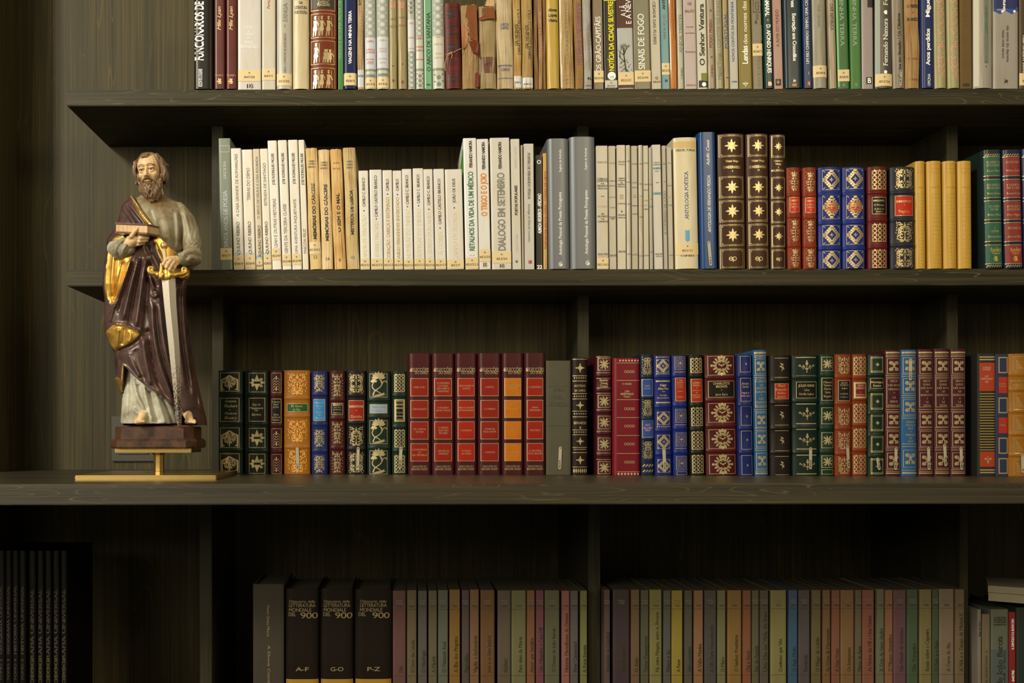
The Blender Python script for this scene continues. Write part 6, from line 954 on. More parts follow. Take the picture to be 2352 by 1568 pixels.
# two paperbacks lying on top at the right end of the low cabinet
zb = None
for i, (x0, y0, y1, lab) in enumerate(((2305, 1385, 1366, 'lower of two pale books lying flat on top in the low cabinet'), (2307, 1366, 1350, 'upper of two pale books lying flat on top in the low cabinet'))):
    s = 1475.0; X = (x0-VX)/s; z0 = (VY-y0)/s+ZE; z1 = (VY-y1)/s+ZE
    root = empty('paperback_book', (X*0.985, -0.062+0.003*i, z0), lab, 'book', 'pair of books lying on the upright ones'); root.rotation_euler = (0, 0, R(-32+2*i))
    m = cmat('paper', lin('8a8672'), 5); th = z1-z0-0.0003
    bevbox('cover', 0, 0.14, 0, 0.0012, 0, th, m, 0.0003, root)
    bevbox('cover', 0, 0.14, 0.0012, 0.105, th-0.0006, th, m, 0.0001, root)
    bevbox('cover', 0, 0.14, 0.0012, 0.105, 0, 0.0006, m, 0.0001, root)
    pv, pf = boxv(0.001, 0.139, 0.0016, 0.103, 0.0009, th-0.0009); mobj('page_block', pv, pf, dark_page_mat(), None, root)
# dark encyclopedia at the lower left
ENC = [(-24, -6, 'GEOGRAFIA UNIVERSAL'), (-5, 11, 'GEOGRAFIA UNIVERSAL'), (12, 27, 'GEOGRAFIA UNIVERSAL'), (28, 43, 'HISTORIA UNIVERSAL'), (44, 60, 'HISTORIA UNIVERSAL'),
       (66, 83, 'GEOGRAFIA UNIVERSAL'), (85, 101, 'GEOGRAFIA UNIVERSAL'), (103, 119, 'GEOGRAFIA UNIVERSAL'), (121, 137, 'GEOGRAFIA UNIVERSAL'), (139, 155, 'GEOGRAFIA UNIVERSAL')]
wd = ['first', 'second', 'third', 'fourth', 'fifth']
for i, (x0, x1, t) in enumerate(ENC):
    g5 = 1 if i < 5 else 0
    if x0 < -20: continue
    lab = '%s dark volume of the %s encyclopedia group at the lower left' % (wd[i % 5], 'left' if g5 else 'right')
    y0, y1 = (1342, 1500) if g5 else (1350, 1570)
    r_ = book(5, x0, x1, 1262, 0, 'h', '0e0c08', lab, 'u|%s|%g|%g|.5|%g|4a4029|%s~u|TOMO %d|1510|1560|.5|5|4a4029' % (t, y0, y1, 5.5 if g5 else 7, 's', i+1))
# twine hanging over the worn almanac
m_tw = cmat('flat', lin('b59a66'))
def tube_mesh(name, pts, rad, mat, parent=None, n=6, tag=None):
    V, Fc = [], []
    for i, p in enumerate(pts):
        a = Vector(pts[max(i-1, 0)]); b = Vector(pts[min(i+1, len(pts)-1)]); t = (b-a).normalized()
        u = t.cross(Vector((0, 1, 0.01))).normalized(); v = t.cross(u); r = rad if isinstance(rad, float) else rad[i]
        for k in range(n): V.append(Vector(p)+u*r*math.cos(6.2832*k/n)+v*r*math.sin(6.2832*k/n))
    for i in range(len(pts)-1):
        for k in range(n): Fc.append((i*n+k, i*n+(k+1) % n, (i+1)*n+(k+1) % n, (i+1)*n+k))
    Fc += [tuple(range(n))[::-1], tuple((len(pts)-1)*n+k for k in range(n))]
    return mobj(name, V, Fc, mat, None, parent, 60)
def tw(p, d=1.524): return [S3(x, y, d) for x, y in p]
tq = empty('twine', S3(1038, 121, 1.524), 'frayed knotted twine hanging across the worn dark red almanac', 'twine')
for p in (((1060, 112), (1050, 116), (1044, 120), (1036, 121), (1029, 128), (1024, 140), (1023, 152), (1024, 163)), ((1037, 121), (1040, 127), (1037, 134)), ((1036, 121), (1030, 124), (1024, 126)), ((1038, 119), (1035, 123), (1039, 125), (1037, 119))):
    o = tube_mesh('strand', tw(p), 0.00055, m_tw); o.parent = tq; o.matrix_parent_inverse = Matrix.Translation(-tq.location)
# loose scraps of leather and thread on the two torn books
m_lea = cmat('leather', tuple(v*0.9 for v in lin('6e2f1c'))); m_lea2 = cmat('leather', tuple(v*0.9 for v in lin('7d4a2c'))); m_thr = cmat('flat', lin('cdb585'))
def on_book(start):
    return [o for o in bpy.data.objects if o.get('label', '').startswith(start)][0]
def scrap(root, name, poly, mat, lift):
    """a curling scrap standing a little off the spine: poly in pixels of the top shelf"""
    cx = sum(p[0] for p in poly)/len(poly); cy = sum(p[1] for p in poly)/len(poly); V = []; Fc = []
    def loc(x, y, e):
        w_ = Vector(((x-VX)/1398.0, 0.0022-e, ZE+(VY-y)/1398.0)); return root.matrix_basis.inverted() @ w_
    n = len(poly)
    for e in (0.0, 0.0009):
        V.append(loc(cx, cy, lift+e))
        for i, (x, y) in enumerate(poly): V.append(loc(x, y, lift+e+0.0013*((i*7) % 3)/2))
    for i in range(n):
        j = (i+1) % n; Fc += [(0, 1+j, 1+i), (n+1, n+2+i, n+2+j), (1+i, 1+j, n+2+j, n+2+i)]
    return mobj(name, V, Fc, mat, None, root, 50)
tb = on_book('torn book with bare'); tb.rotation_mode = 'XYZ'; bpy.context.view_layer.update()
scrap(tb, 'leather_scrap', [(1074, 14), (1095, 15), (1097, 60), (1098, 98), (1080, 92), (1078, 60), (1070, 40)], m_lea2, 0.0032)
scrap(tb, 'leather_scrap', [(1078, 96), (1099, 98), (1101, 136), (1095, 126), (1087, 124), (1080, 108)], m_lea, 0.0036)
scrap(tb, 'leather_scrap', [(1060, 60), (1074, 58), (1076, 95), (1070, 112), (1062, 116)], cmat('old', lin('9c6a44'), 4), 0.0032)
scrap(tb, 'leather_scrap', [(1092, 170), (1101, 168), (1100, 202), (1092, 202)], m_lea, 0.0032)
for k in range(5):
    o = tube_mesh('thread', [tb.matrix_basis.inverted() @ Vector((q.x, q.y-0.006, q.z)) for q in tw([(1072+k*3, 46+k*22), (1076+k*2, 52+k*22), (1070+k*2, 60+k*22), (1078+k, 70+k*21)])], 0.0003, m_thr, tb)
to = on_book('torn tan book')
scrap(to, 'leather_scrap', [(1100, 44), (1112, 40), (1110, 22), (1136, 19), (1137, 46), (1122, 47), (1104, 50)], m_lea2, 0.0034)
scrap(to, 'paper_scrap', [(1114, 16), (1117, 6), (1121, -1), (1134, 0), (1136, 8), (1135, 17)], cmat('old', lin('b9a07c'), 7), 0.002)
# ---------------------------------------------------------------- brass stand under the statuette
m_brass = brass()
xs_ = -0.3705
stand = empty('display_stand', (xs_, -0.09, Z_C), 'polished brass stand with wide flat base holding up the statuette', 'display stand')
bevbox('base_plate', -0.102, 0.102, -0.093, 0.083, 0.0003, 0.0070, m_brass, 0.0009, stand)
def lathe(name, prof_, n, mat, parent, loc=(0,0,0), smooth=35, rot=0.0):
    V, Fc = [], []
    for r, z in prof_:
        for k in range(n): V.append((loc[0]+r*math.cos(6.28319*k/n+rot), loc[1]+r*math.sin(6.28319*k/n+rot), loc[2]+z))
    for i in range(len(prof_)-1):
        for k in range(n): Fc.append((i*n+k, i*n+(k+1) % n, (i+1)*n+(k+1) % n, (i+1)*n+k))
    Fc += [tuple(range(n))[::-1], tuple((len(prof_)-1)*n+k for k in range(n))]
    return mobj(name, V, Fc, mat, None, parent, smooth)
ZT = ZE-0.0285-Z_C   # underside of the upper plate, above the counter
PY = -0.018
lathe('post', [(0.0082, 0.0071), (0.0082, 0.0095), (0.0077, 0.0100), (0.0077, ZT-0.004), (0.0085, ZT-0.003), (0.0105, ZT-0.0012), (0.0115, ZT)], 8, m_brass, stand, (0, PY, 0), 20, 0.39)
bevbox('upper_plate', -0.057, 0.057, PY-0.034, PY+0.036, ZT+0.0001, ZT+0.0066, m_brass, 0.0008, stand)
# ---------------------------------------------------------------- the painted statuette
C0 = Vector((xs_, -0.106)); CY = C0.y+D
dv = Vector((C0.x, CY)).normalized(); uv = Vector((dv.y, -dv.x))
def P(px, py, t=0.0):
    """point of the figure seen at (px, py), t metres behind (+) or before (-) its middle"""
    q = (px-VX)/F; k = (q*(CY+dv.y*t)-C0.x-dv.x*t)/(uv.x-q*uv.y)
    X = C0.x+uv.x*k+dv.x*t; Yd = CY+uv.y*k+dv.y*t
    return Vector((X, Yd-D, ZE+(VY-py)*Yd/F))
def proj(co):
    Yd = co[:, 1]+D; return VX+F*co[:, 0]/Yd, VY-F*(co[:, 2]-ZE)/Yd
MM = 1504/1000.0     # pixels per millimetre at the figure
statue = empty('statuette', (xs_, -0.106, Z_C+ZT+0.0067), 'painted wooden statuette of a bearded robed man holding a closed book and a long sword', 'statuette')
def sobj(name, V, Fc, mats, idx=None, smooth=60, parent=None):
    o = mobj(name, V, Fc, mats, idx, None, smooth); o.parent = parent or statue
    o.matrix_parent_inverse = Matrix.Translation(-statue.location); return o
def tube(pts, rad, n=14):
    """closed tube with rounded ends; rad in mm"""
    P_ = [Vector(p) for p in pts]; R_ = [r/1000 for r in rad]
    t0 = (P_[0]-P_[1]).normalized(); t1 = (P_[-1]-P_[-2]).normalized()
    A, B = [], []
    for a in (0.98, 0.8, 0.45): A.append((P_[0]+t0*R_[0]*a, R_[0]*math.sqrt(1-a*a)))
    for a in (0.45, 0.8, 0.98): B.append((P_[-1]+t1*R_[-1]*a, R_[-1]*math.sqrt(1-a*a)))
    L = A+list(zip(P_, R_))+B; V, Fc = [], []
    up = Vector((0.13, 0.3, 0.94))
    for i, (p, r) in enumerate(L):
        t = (L[min(i+1, len(L)-1)][0]-L[max(i-1, 0)][0]).normalized(); u = t.cross(up)
        if u.length < 0.1: u = t.cross(Vector((1, 0, 0)))
        u.normalize(); v = t.cross(u)
        for k in range(n): V.append(p+u*r*math.cos(2*math.pi*k/n)+v*r*math.sin(2*math.pi*k/n))
    for i in range(len(L)-1):
        for k in range(n): Fc.append((i*n+k, i*n+(k+1) % n, (i+1)*n+(k+1) % n, (i+1)*n+k))
    Fc += [tuple(range(n))[::-1], tuple((len(L)-1)*n+k for k in range(n))]
    return V, Fc
def ell(c, r, rot=None, nu=20, nv=12):
    V, Fc = [Vector((0, 0, r[2]))], []
    for j in range(1, nv):
        a = math.pi*j/nv
        for i in range(nu): b = 2*math.pi*i/nu; V.append(Vector((r[0]*math.sin(a)*math.cos(b), r[1]*math.sin(a)*math.sin(b), r[2]*math.cos(a))))
    V.append(Vector((0, 0, -r[2])))
    for i in range(nu): Fc.append((0, 1+i, 1+(i+1) % nu)); Fc.append((len(V)-1, 1+(nv-2)*nu+(i+1) % nu, 1+(nv-2)*nu+i))
    for j in range(nv-2):
        for i in range(nu): a = 1+j*nu; Fc.append((a+i, a+nu+i, a+nu+(i+1) % nu, a+(i+1) % nu))
    if rot is not None: V = [rot @ v for v in V]
    return [Vector(c)+v for v in V], Fc
def fuse(parts, voxel, smooth=3, fac=0.5):
    """one continuous surface out of overlapping closed pieces"""
    V, Fc = [], []
    for v, f in parts: i = len(V); V += v; Fc += [tuple(a+i for a in q) for q in f]
    me = bpy.data.meshes.new('fuse'); me.from_pydata([tuple(v) for v in V], [], Fc); me.update()
    bm = bmesh.new(); bm.from_mesh(me); bmesh.ops.recalc_face_normals(bm, faces=bm.faces); bm.to_mesh(me); bm.free()
    o = bpy.data.objects.new('fuse', me); COL.objects.link(o)
    m = o.modifiers.new('r', 'REMESH'); m.mode = 'VOXEL'; m.voxel_size = voxel
    if smooth: s = o.modifiers.new('s', 'SMOOTH'); s.iterations = smooth; s.factor = fac
    bpy.context.view_layer.update(); dg = bpy.context.evaluated_depsgraph_get()
    m2 = bpy.data.meshes.new_from_object(o.evaluated_get(dg))
    n = len(m2.vertices); co = np.empty(n*3); m2.vertices.foreach_get('co', co)
    nr = np.empty(n*3); m2.vertices.foreach_get('normal', nr); fs = [tuple(p.vertices) for p in m2.polygons]
    bpy.data.objects.remove(o); bpy.data.meshes.remove(me); bpy.data.meshes.remove(m2)
    return co.reshape(-1, 3), nr.reshape(-1, 3), fs
def segdist(x, y, pts):
    best = np.full(len(x), 1e9); tt = np.zeros(len(x)); n = len(pts)-1
    for i in range(n):
        (ax, ay), (bx, by) = pts[i], pts[i+1]; dx, dy = bx-ax, by-ay; L = dx*dx+dy*dy+1e-9
        t = np.clip(((x-ax)*dx+(y-ay)*dy)/L, 0, 1); d = np.hypot(x-ax-t*dx, y-ay-t*dy); m = d < best
        best[m] = d[m]; tt[m] = (i+t[m])/n
    return best, tt
def smoothline(pts, k=2):
    for _ in range(k):
        q = [pts[0]]
        for a, b in zip(pts, pts[1:]): q += [(a[0]*.75+b[0]*.25, a[1]*.75+b[1]*.25), (a[0]*.25+b[0]*.75, a[1]*.25+b[1]*.75)]
        pts = q+[pts[-1]]
    return pts
GAINH = 1.35
def field(x, y, strokes):
    """relief in mm painted by strokes (points, half width px, height mm)"""
    h = np.zeros(len(x))
    for pts, wd, ht in strokes:
        d, t = segdist(x, y, smoothline(pts)); taper = np.clip(np.sin(np.pi*np.clip(t, 0.02, 0.98))*2.2, 0, 1)
        h += GAINH*ht*np.exp(-(d/wd)**2)*taper
    return h
def inpoly(x, y, poly):
    c = np.zeros(len(x), bool); n = len(poly); j = n-1
    for i in range(n):
        xi, yi = poly[i]; xj, yj = poly[j]
        m = ((yi > y) != (yj > y)) & (x < (xj-xi)*(y-yi)/(yj-yi+1e-12)+xi); c ^= m; j = i
    return c
DV3 = np.array([dv.x, dv.y, 0.0])
def push(co, nr, strokes):
    x, y = proj(co); f = np.clip(-(nr @ DV3), 0, 1); h = field(x, y, strokes)*f/1000
    return co-DV3[None, :]*h[:, None]
# --- paints
def paint(name, c, c2, rough=0.42, metal=0.0, wear=0.5, scale=60, spec=None):
    m, nt, p = nodes(name); v = mapping(nt, (1, 1, 1)); n = noise(nt, scale, v, 5, 0.62); n2 = noise(nt, 420, v, 4, 0.7)
    a = ramp(nt, n, [(0.40, c), (0.40+wear*0.5, c2)]); b = ramp(nt, n2, [(0.32, (0.45, 0.42, 0.38)), (0.42, (1, 1, 1))])
    nt.links.new(mixc(nt, 0.6, a, b, 'MULTIPLY'), p.inputs['Base Color']); p.inputs['Roughness'].default_value = rough; p.inputs['Metallic'].default_value = metal; p.inputs['Specular IOR Level'].default_value = spec or 0.35
    bump(nt, p, n2, 0.12, 0.0006); return m
m_mantle = paint('mantle_paint', (0.082, 0.043, 0.042), (0.034, 0.017, 0.015), 0.32, 0, 0.6, 45, 0.6)
m_gild = paint('gilding', (0.80, 0.50, 0.12), (0.42, 0.22, 0.05), 0.33, 0.75, 0.7, 70)
m_tunic = paint('tunic_paint', (0.30, 0.275, 0.20), (0.155, 0.105, 0.045), 0.45, 0, 0.45, 26)
m_skirt = paint('skirt_paint', (0.46, 0.46, 0.39), (0.20, 0.17, 0.11), 0.45, 0, 0.5, 30)
m_skin = paint('skin_paint', (0.66, 0.47, 0.28), (0.60, 0.40, 0.22), 0.42, 0, 0.8, 26)
m_lip = paint('lip_paint', (0.52, 0.27, 0.16), (0.5, 0.25, 0.15), 0.4)
m_brow = paint('brow_paint', (0.13, 0.085, 0.05), (0.1, 0.07, 0.04), 0.5)
m_hair = paint('hair_paint', (0.19, 0.120, 0.066), (0.085, 0.046, 0.026), 0.34, 0, 0.6, 80, 0.5)
m_eye = paint('eye_white', (0.55, 0.48, 0.36), (0.5, 0.42, 0.3), 0.25); m_iris = paint('iris_paint', (0.05, 0.028, 0.018), (0.03, 0.02, 0.01), 0.2)
m_base = paint('plinth_paint', (0.075, 0.032, 0.018), (0.022, 0.010, 0.006), 0.42, 0, 0.5, 55)
m_earth = paint('ground_paint', (0.22, 0.11, 0.05), (0.15, 0.06, 0.03), 0.5)
m_cuff = paint('dark_cuff_paint', (0.075, 0.075, 0.070), (0.04, 0.04, 0.04), 0.5)
# silvered blade, its silver flaking off towards the tip
m_blade, nt_, p_ = nodes('flaking_silver'); v_ = mapping(nt_, (1, 1, 1)); n_ = noise(nt_, 520, v_, 4, 0.7)
sx_ = nt_.nodes.new('ShaderNodeSeparateXYZ'); nt_.links.new(v_, sx_.inputs[0])
mr_ = nt_.nodes.new('ShaderNodeMapRange'); nt_.links.new(sx_.outputs[2], mr_.inputs[0]); mr_.inputs[1].default_value = ZE+0.16; mr_.inputs[2].default_value = ZE+0.05; mr_.inputs[3].default_value = -0.22; mr_.inputs[4].default_value = 0.05
ad_ = nt_.nodes.new('ShaderNodeMath'); nt_.links.new(n_, ad_.inputs[0]); nt_.links.new(mr_.outputs[0], ad_.inputs[1])
nt_.links.new(ramp(nt_, ad_.outputs[0], [(0.0, (0.60, 0.57, 0.52)), (0.50, (0.50, 0.46, 0.40)), (0.56, (0.05, 0.03, 0.025))]), p_.inputs['Base Color']); p_.inputs['Roughness'].default_value = 0.38; p_.inputs['Metallic'].default_value = 0.3
# --- plinth: two tiers with cut corners
def octo(hx, hy, ch): return [(-hx+ch, -hy), (hx-ch, -hy), (hx, -hy+ch), (hx, hy-ch), (hx-ch, hy), (-hx+ch, hy), (-hx, hy-ch), (-hx, -hy+ch)]
ZP = Z_C+ZT+0.0067
def tier(name, prof_, mat):
    V, Fc = [], []
    for (hx, hy, ch, z) in prof_:
        V += [(xs_+x, -0.106+y, ZP+z) for x, y in octo(hx, hy, ch)]
    for i in range(len(prof_)-1):
        for k in range(8): Fc.append((i*8+k, i*8+(k+1) % 8, (i+1)*8+(k+1) % 8, (i+1)*8+k))
    Fc += [tuple(range(8))[::-1], tuple((len(prof_)-1)*8+k for k in range(8))]
    return sobj(name, V, Fc, mat, None, 30)
tier('plinth', [(0.0630, 0.044, 0.013, 0), (0.0645, 0.0455, 0.0135, 0.002), (0.0645, 0.0455, 0.0135, 0.0105), (0.0620, 0.043, 0.013, 0.0135), (0.0590, 0.0405, 0.012, 0.0142), (0.0585, 0.040, 0.012, 0.0150), (0.0585, 0.040, 0.012, 0.0310), (0.0570, 0.0385, 0.0115, 0.0325)], m_base)
ZF = ZP+0.0325
gv, gf = ell((xs_, -0.100, ZF-0.002), (0.054, 0.036, 0.0075), None, 32, 10)
sobj('ground', gv, gf, m_earth)
# --- closed lofts: rows of (py, left px, right px, half depth mm, middle mm)
def interp(rows, y):
    ys = [r[0] for r in rows]; return [np.interp(y, ys, [r[k] for r in rows]) for k in range(1, len(rows[0]))]
def loft(rows, nz, nth, strokes=None, sq=2.25, snaps=()):
    y0, y1 = rows[0][0], rows[-1][0]; G = np.zeros((nz+1, nth, 3)); PX = np.zeros((nz+1, nth)); PYY = np.zeros((nz+1, nth)); FR = np.zeros((nz+1, nth))
    for i in range(nz+1):
        y = y0+(y1-y0)*i/nz; xl, xr, b, m = interp(rows, y); cx, a = (xl+xr)/2, (xr-xl)/2
        for k in range(nth):
            th = 2*math.pi*k/nth; c, s = math.cos(th), math.sin(th)
            cc = math.copysign(abs(c)**(2/sq), c); ss = math.copysign(abs(s)**(2/sq), s)
            PX[i, k] = cx+a*cc; PYY[i, k] = y; FR[i, k] = ss; G[i, k, 2] = (m-b*ss)/1000
    if snaps:
        sx, sy = PX.ravel().copy(), PYY.ravel().copy(); fr = FR.ravel()
        for pl, front in snaps:
            best = np.full(len(sx), 1e9); bx, by = sx.copy(), sy.copy()
            for (ax, ay), (cx_, cy_) in zip(pl, pl[1:]):
                dx, dy = cx_-ax, cy_-ay; L2 = dx*dx+dy*dy+1e-9; t = np.clip(((sx-ax)*dx+(sy-ay)*dy)/L2, 0, 1)
                qx, qy = ax+t*dx, ay+t*dy; dd = np.hypot(sx-qx, sy-qy); m = dd < best; best[m] = dd[m]; bx[m] = qx[m]; by[m] = qy[m]
            m = (best < 0.95) & ((fr > 0.03) | (not front)); sx[m] = bx[m]; sy[m] = by[m]
        PX, PYY = sx.reshape(PX.shape), sy.reshape(PYY.shape)
    T = G[:, :, 2].copy()
    if strokes:
        h = field(PX.ravel(), PYY.ravel(), strokes).reshape(PX.shape); T -= h/1000*np.clip(FR*1.6, 0, 1)
        hb = 1.5*np.sin(PX*0.19+PYY*0.012)+1.0*np.sin(PX*0.41+1.3)   # plain hanging folds behind
        T += hb/1000*np.clip(-FR*1.5, 0, 1)
        for _ in range(3):
            Tn = T.copy(); Tn[1:-1] = T[1:-1]*0.5+(T[:-2]+T[2:])[:]*0.125+(np.roll(T, 1, 1)+np.roll(T, -1, 1))[1:-1]*0.125; T = Tn
    V = [P(PX[i, k], PYY[i, k], T[i, k]) for i in range(nz+1) for k in range(nth)]
    Fc = [(i*nth+k, (i+1)*nth+k, (i+1)*nth+(k+1) % nth, i*nth+(k+1) % nth) for i in range(nz) for k in range(nth)]
    return V, Fc, PX, PYY, FR
# tunic: torso, both sleeves and the skirt in one surface
TUN = [(440, 334, 372, 9, 4), (452, 316, 388, 15, 4), (464, 298, 412, 22, 4), (480, 288, 424, 27, 3), (510, 280, 428, 31, 1), (545, 276, 424, 33, 0), (580, 275, 420, 34, 0), (620, 268, 420, 33, 0), (700, 262, 420, 33, 0), (800, 268, 425, 33, 0), (850, 283, 428, 34, 0), (900, 281, 424, 36, -1), (940, 279, 420, 37, -2), (972, 277, 416, 38, -3)]
tv, tf, _, _, _ = loft(TUN, 90, 64)
n_ = 64; tf = tf+[tuple(range(n_)), tuple(90*n_+k for k in range(n_))[::-1]]
armR = tube([P(408, 486, .004), P(424, 508, .0), P(434, 535, -.004), P(441, 562, -.012), P(442, 583, -.022), P(434, 592, -.034), P(422, 596, -.044), P(413, 596, -.050)], [16, 17, 16.5, 15.5, 15, 14, 12, 10.5])
armRs = tube([P(446, 575, -.012), P(449, 596, -.024), P(436, 608, -.03)], [9, 10, 8])
armL = tube([P(300, 505, .004), P(283, 540, -.004), P(268, 572, -.018), P(276, 573, -.034), P(290, 566, -.046)], [12, 12.5, 14.5, 15.5, 14])
co, nr, fs = fuse([(tv, tf), armR, armRs, armL], 0.0013, 3)
TS = [([(376, 490), (388, 530), (390, 575)], 7, 1.3), ([(365, 500), (374, 535), (378, 570)], 6, -1.0), ([(398, 486), (402, 520), (402, 566)], 5, -1.0), ([(413, 490), (418, 530), (414, 572)], 3.5, -3.0), ([(406, 486), (410, 525), (408, 572)], 4, 1.4),
      ([(424, 484), (432, 520), (440, 556)], 5, 1.8), ([(356, 505), (366, 535), (372, 560)], 4, 1.6), ([(345, 480), (352, 500), (362, 520)], 4, -1.2), ([(372, 470), (392, 466), (414, 474)], 5, -1.4), ([(366, 476), (384, 474), (398, 482)], 3, 1.2),
      ([(462, 572), (444, 562), (427, 566), (414, 580)], 3, -3.0), ([(462, 582), (444, 572), (430, 574), (420, 586)], 3, 2.6), ([(461, 592), (446, 582), (434, 582), (425, 592)], 2.6, -2.6), ([(457, 600), (446, 592), (438, 592), (431, 600)], 3, 2.4), ([(450, 606), (442, 602), (436, 606)], 2.4, -2.0), ([(462, 566), (450, 556), (434, 556)], 4, 2.0),
      ([(296, 552), (279, 558), (270, 574), (276, 594)], 2.6, -2.4), ([(288, 548), (272, 554), (264, 570), (267, 588)], 3, 2.0), ([(300, 556), (287, 566), (281, 580), (286, 596)], 2.8, 2.2), ([(303, 564), (294, 574), (291, 588)], 2.4, -2.2),
      ([(289, 850), (292, 900), (283, 962)], 5, 2.4), ([(298, 862), (303, 905), (297, 960)], 4.5, -3.0), ([(306, 866), (312, 905), (334, 942)], 4, 2.6), ([(318, 880), (324, 912), (340, 940)], 4, -2.6), ([(330, 885), (336, 915), (350, 968)], 4.5, 3.2), ([(345, 895), (350, 930), (364, 970)], 5, -2.6), ([(356, 898), (368, 935), (380, 972)], 5, 2.4), ([(375, 910), (388, 945), (398, 972)], 5, -2.4), ([(300, 935), (318, 950), (340, 946)], 5, 2.6)]
co = push(co, nr, TS)
x_, y_ = proj(np.array([np.mean(co[list(f)], axis=0) for f in fs])); idx = np.where(y_ > 700, 1, 0)
idx[(x_ < 306) & (y_ > 540) & (y_ < 600)] = 1
dr, _ = segdist(x_, y_, [(404, 582), (410, 606), (418, 618)]); idx[(dr < 5.5) & (x_ > 398)] = 2
sobj('tunic', co, fs, [m_tunic, m_skirt, m_cuff], idx.astype(int).tolist())
# mantle
MAN = [(449, 298, 350, 16, 5), (456, 294, 380, 22, 5), (466, 284, 405, 27, 4), (471, 280, 410, 30, 4), (500, 273, 425, 36, 2), (521, 265, 428, 39, 0), (547, 246, 430, 42, -2), (592, 241, 434, 44, -3), (615, 238, 437, 44, -3), (636, 236, 436, 44, -3), (650, 235, 430, 43, -3), (680, 240, 427, 42, -3), (700, 241, 428, 42, -3), (729, 240, 431, 42, -3), (755, 239, 434, 42, -3), (770, 244, 436, 42, -3), (790, 253, 438, 42, -3), (809, 262, 441, 42, -3), (844, 264, 447, 42, -3), (870, 265, 453, 42, -3), (886, 274, 457, 42, -3), (905, 280, 461, 42, -3), (935, 281, 468, 42, -3), (962, 282, 474, 42, -2), (976, 283, 476, 41, -1)]
MS = [([(303, 452), (324, 480), (350, 514)], 3, 2.4), ([(280, 474), (296, 492), (312, 516)], 4.5, 3.0), ([(290, 470), (306, 490), (326, 516)], 3.2, -3.4), ([(298, 466), (314, 488), (336, 516)], 4, 2.4), ([(306, 464), (322, 486), (342, 512)], 2.5, -2.0), ([(268, 520), (278, 500), (283, 480)], 5, -1.5),
      ([(250, 552), (244, 600), (240, 655), (247, 690)], 4, 1.6), ([(256, 560), (251, 610), (248, 660), (256, 700)], 3, -2.4), ([(264, 556), (259, 610), (254, 680)], 3.6, 1.8), ([(275, 560), (272, 620), (262, 690)], 8, -4.0), ([(284, 600), (276, 640), (264, 692)], 4, -4.0),
      ([(300, 596), (283, 650), (262, 706)], 3.2, 4.2), ([(307, 600), (292, 650), (272, 720)], 4, -3.2), ([(318, 592), (302, 650), (282, 735)], 5, 4.4), ([(325, 592), (311, 660), (296, 745)], 4, -4.2), ([(335, 592), (325, 660), (312, 752)], 5, 4.0), ([(343, 600), (338, 680), (330, 770)], 5, -4.6),
      ([(333, 594), (342, 630), (356, 668)], 2.6, 3.6), ([(342, 596), (352, 635), (360, 660)], 4.5, -2.4), ([(356, 668), (362, 676), (354, 682), (348, 674)], 3, 2.4), ([(346, 580), (362, 610), (378, 640)], 5, 3.4), ([(336, 560), (352, 600), (366, 640)], 4, -3.0), ([(356, 556), (370, 590), (384, 618)], 3, 1.6),
      ([(350, 690), (352, 760), (366, 840), (398, 915)], 5, 3.0), ([(358, 700), (362, 770), (380, 850), (404, 915)], 4, -3.0), ([(366, 690), (374, 770), (392, 850), (412, 905)], 5, 2.6), ([(340, 700), (342, 780), (356, 860), (386, 920)], 5, -3.2),
      ([(328, 770), (332, 820), (346, 885)], 6, 3.4), ([(312, 800), (318, 835), (332, 872)], 5, -2.0), ([(296, 812), (306, 838), (322, 866)], 5, 2.4), ([(345, 780), (350, 830), (366, 890)], 3, -2.4),
      ([(262, 700), (256, 724), (252, 738)], 4, 3), ([(266, 806), (300, 796), (330, 772), (345, 756)], 6, -4.0), ([(262, 742), (290, 744), (322, 762)], 3, 2.6), ([(250, 760), (246, 775), (262, 800)], 3, 2.4), ([(272, 752), (270, 780), (268, 800)], 4, 2.6), ([(286, 752), (286, 775), (280, 792)], 5, -1.8), ([(300, 760), (300, 775), (296, 786)], 4, 2.0),
      ([(268, 815), (272, 840), (268, 872)], 4, 2.0), ([(283, 836), (306, 862), (340, 889), (369, 906), (400, 932)], 2.6, 2.2),
      ([(414, 640), (412, 700), (418, 790), (436, 900)], 5, -3.6), ([(423, 640), (421, 700), (428, 790), (446, 910)], 4, 3.4), ([(432, 760), (440, 830), (456, 940)], 4, -2.6), ([(436, 700), (446, 800), (464, 940)], 4, 2.2), ([(408, 650), (405, 700), (410, 770), (424, 880)], 4, 2.4), ([(380, 640), (396, 660), (412, 650), (432, 636)], 5, -3.0), ([(400, 628), (418, 640), (436, 630)], 4, 3.2)]
open_chest = [(304, 449), (323, 479), (348, 513), (366, 542), (386, 566), (409, 580), (424, 590), (436, 606), (470, 606), (470, 440), (304, 440)]
open_skirt = [(284, 836), (306, 862), (340, 889), (369, 906), (392, 929), (408, 938), (420, 944), (438, 952), (452, 962), (455, 982), (283, 982), (281, 905), (281, 880)]
goldA = [(246, 600), (252, 560), (262, 545), (276, 539), (306, 548), (306, 575), (299, 600), (286, 640), (272, 672), (259, 702), (250, 690), (243, 676), (239, 650)]
goldB = [(243, 760), (264, 741), (285, 744), (300, 752), (322, 762), (318, 772), (300, 787), (280, 795), (266, 806), (253, 790)]
goldC = [(353, 546), (368, 542), (386, 566), (409, 580), (424, 590), (436, 606), (436, 640), (420, 640), (402, 632), (384, 618), (374, 606), (362, 576)]
goldT = [(299, 449), (304, 447), (326, 478), (350, 513), (357, 530), (350, 530), (343, 515), (318, 480)]
goldD = [(264, 868), (270, 862), (283, 880), (282, 902), (274, 893)]
nth, nz = 400, 380
def rnd(p): return smoothline(p+[p[0]], 1)
golds = [rnd(g_) for g_ in (goldA, goldB, goldC, goldT, goldD)]
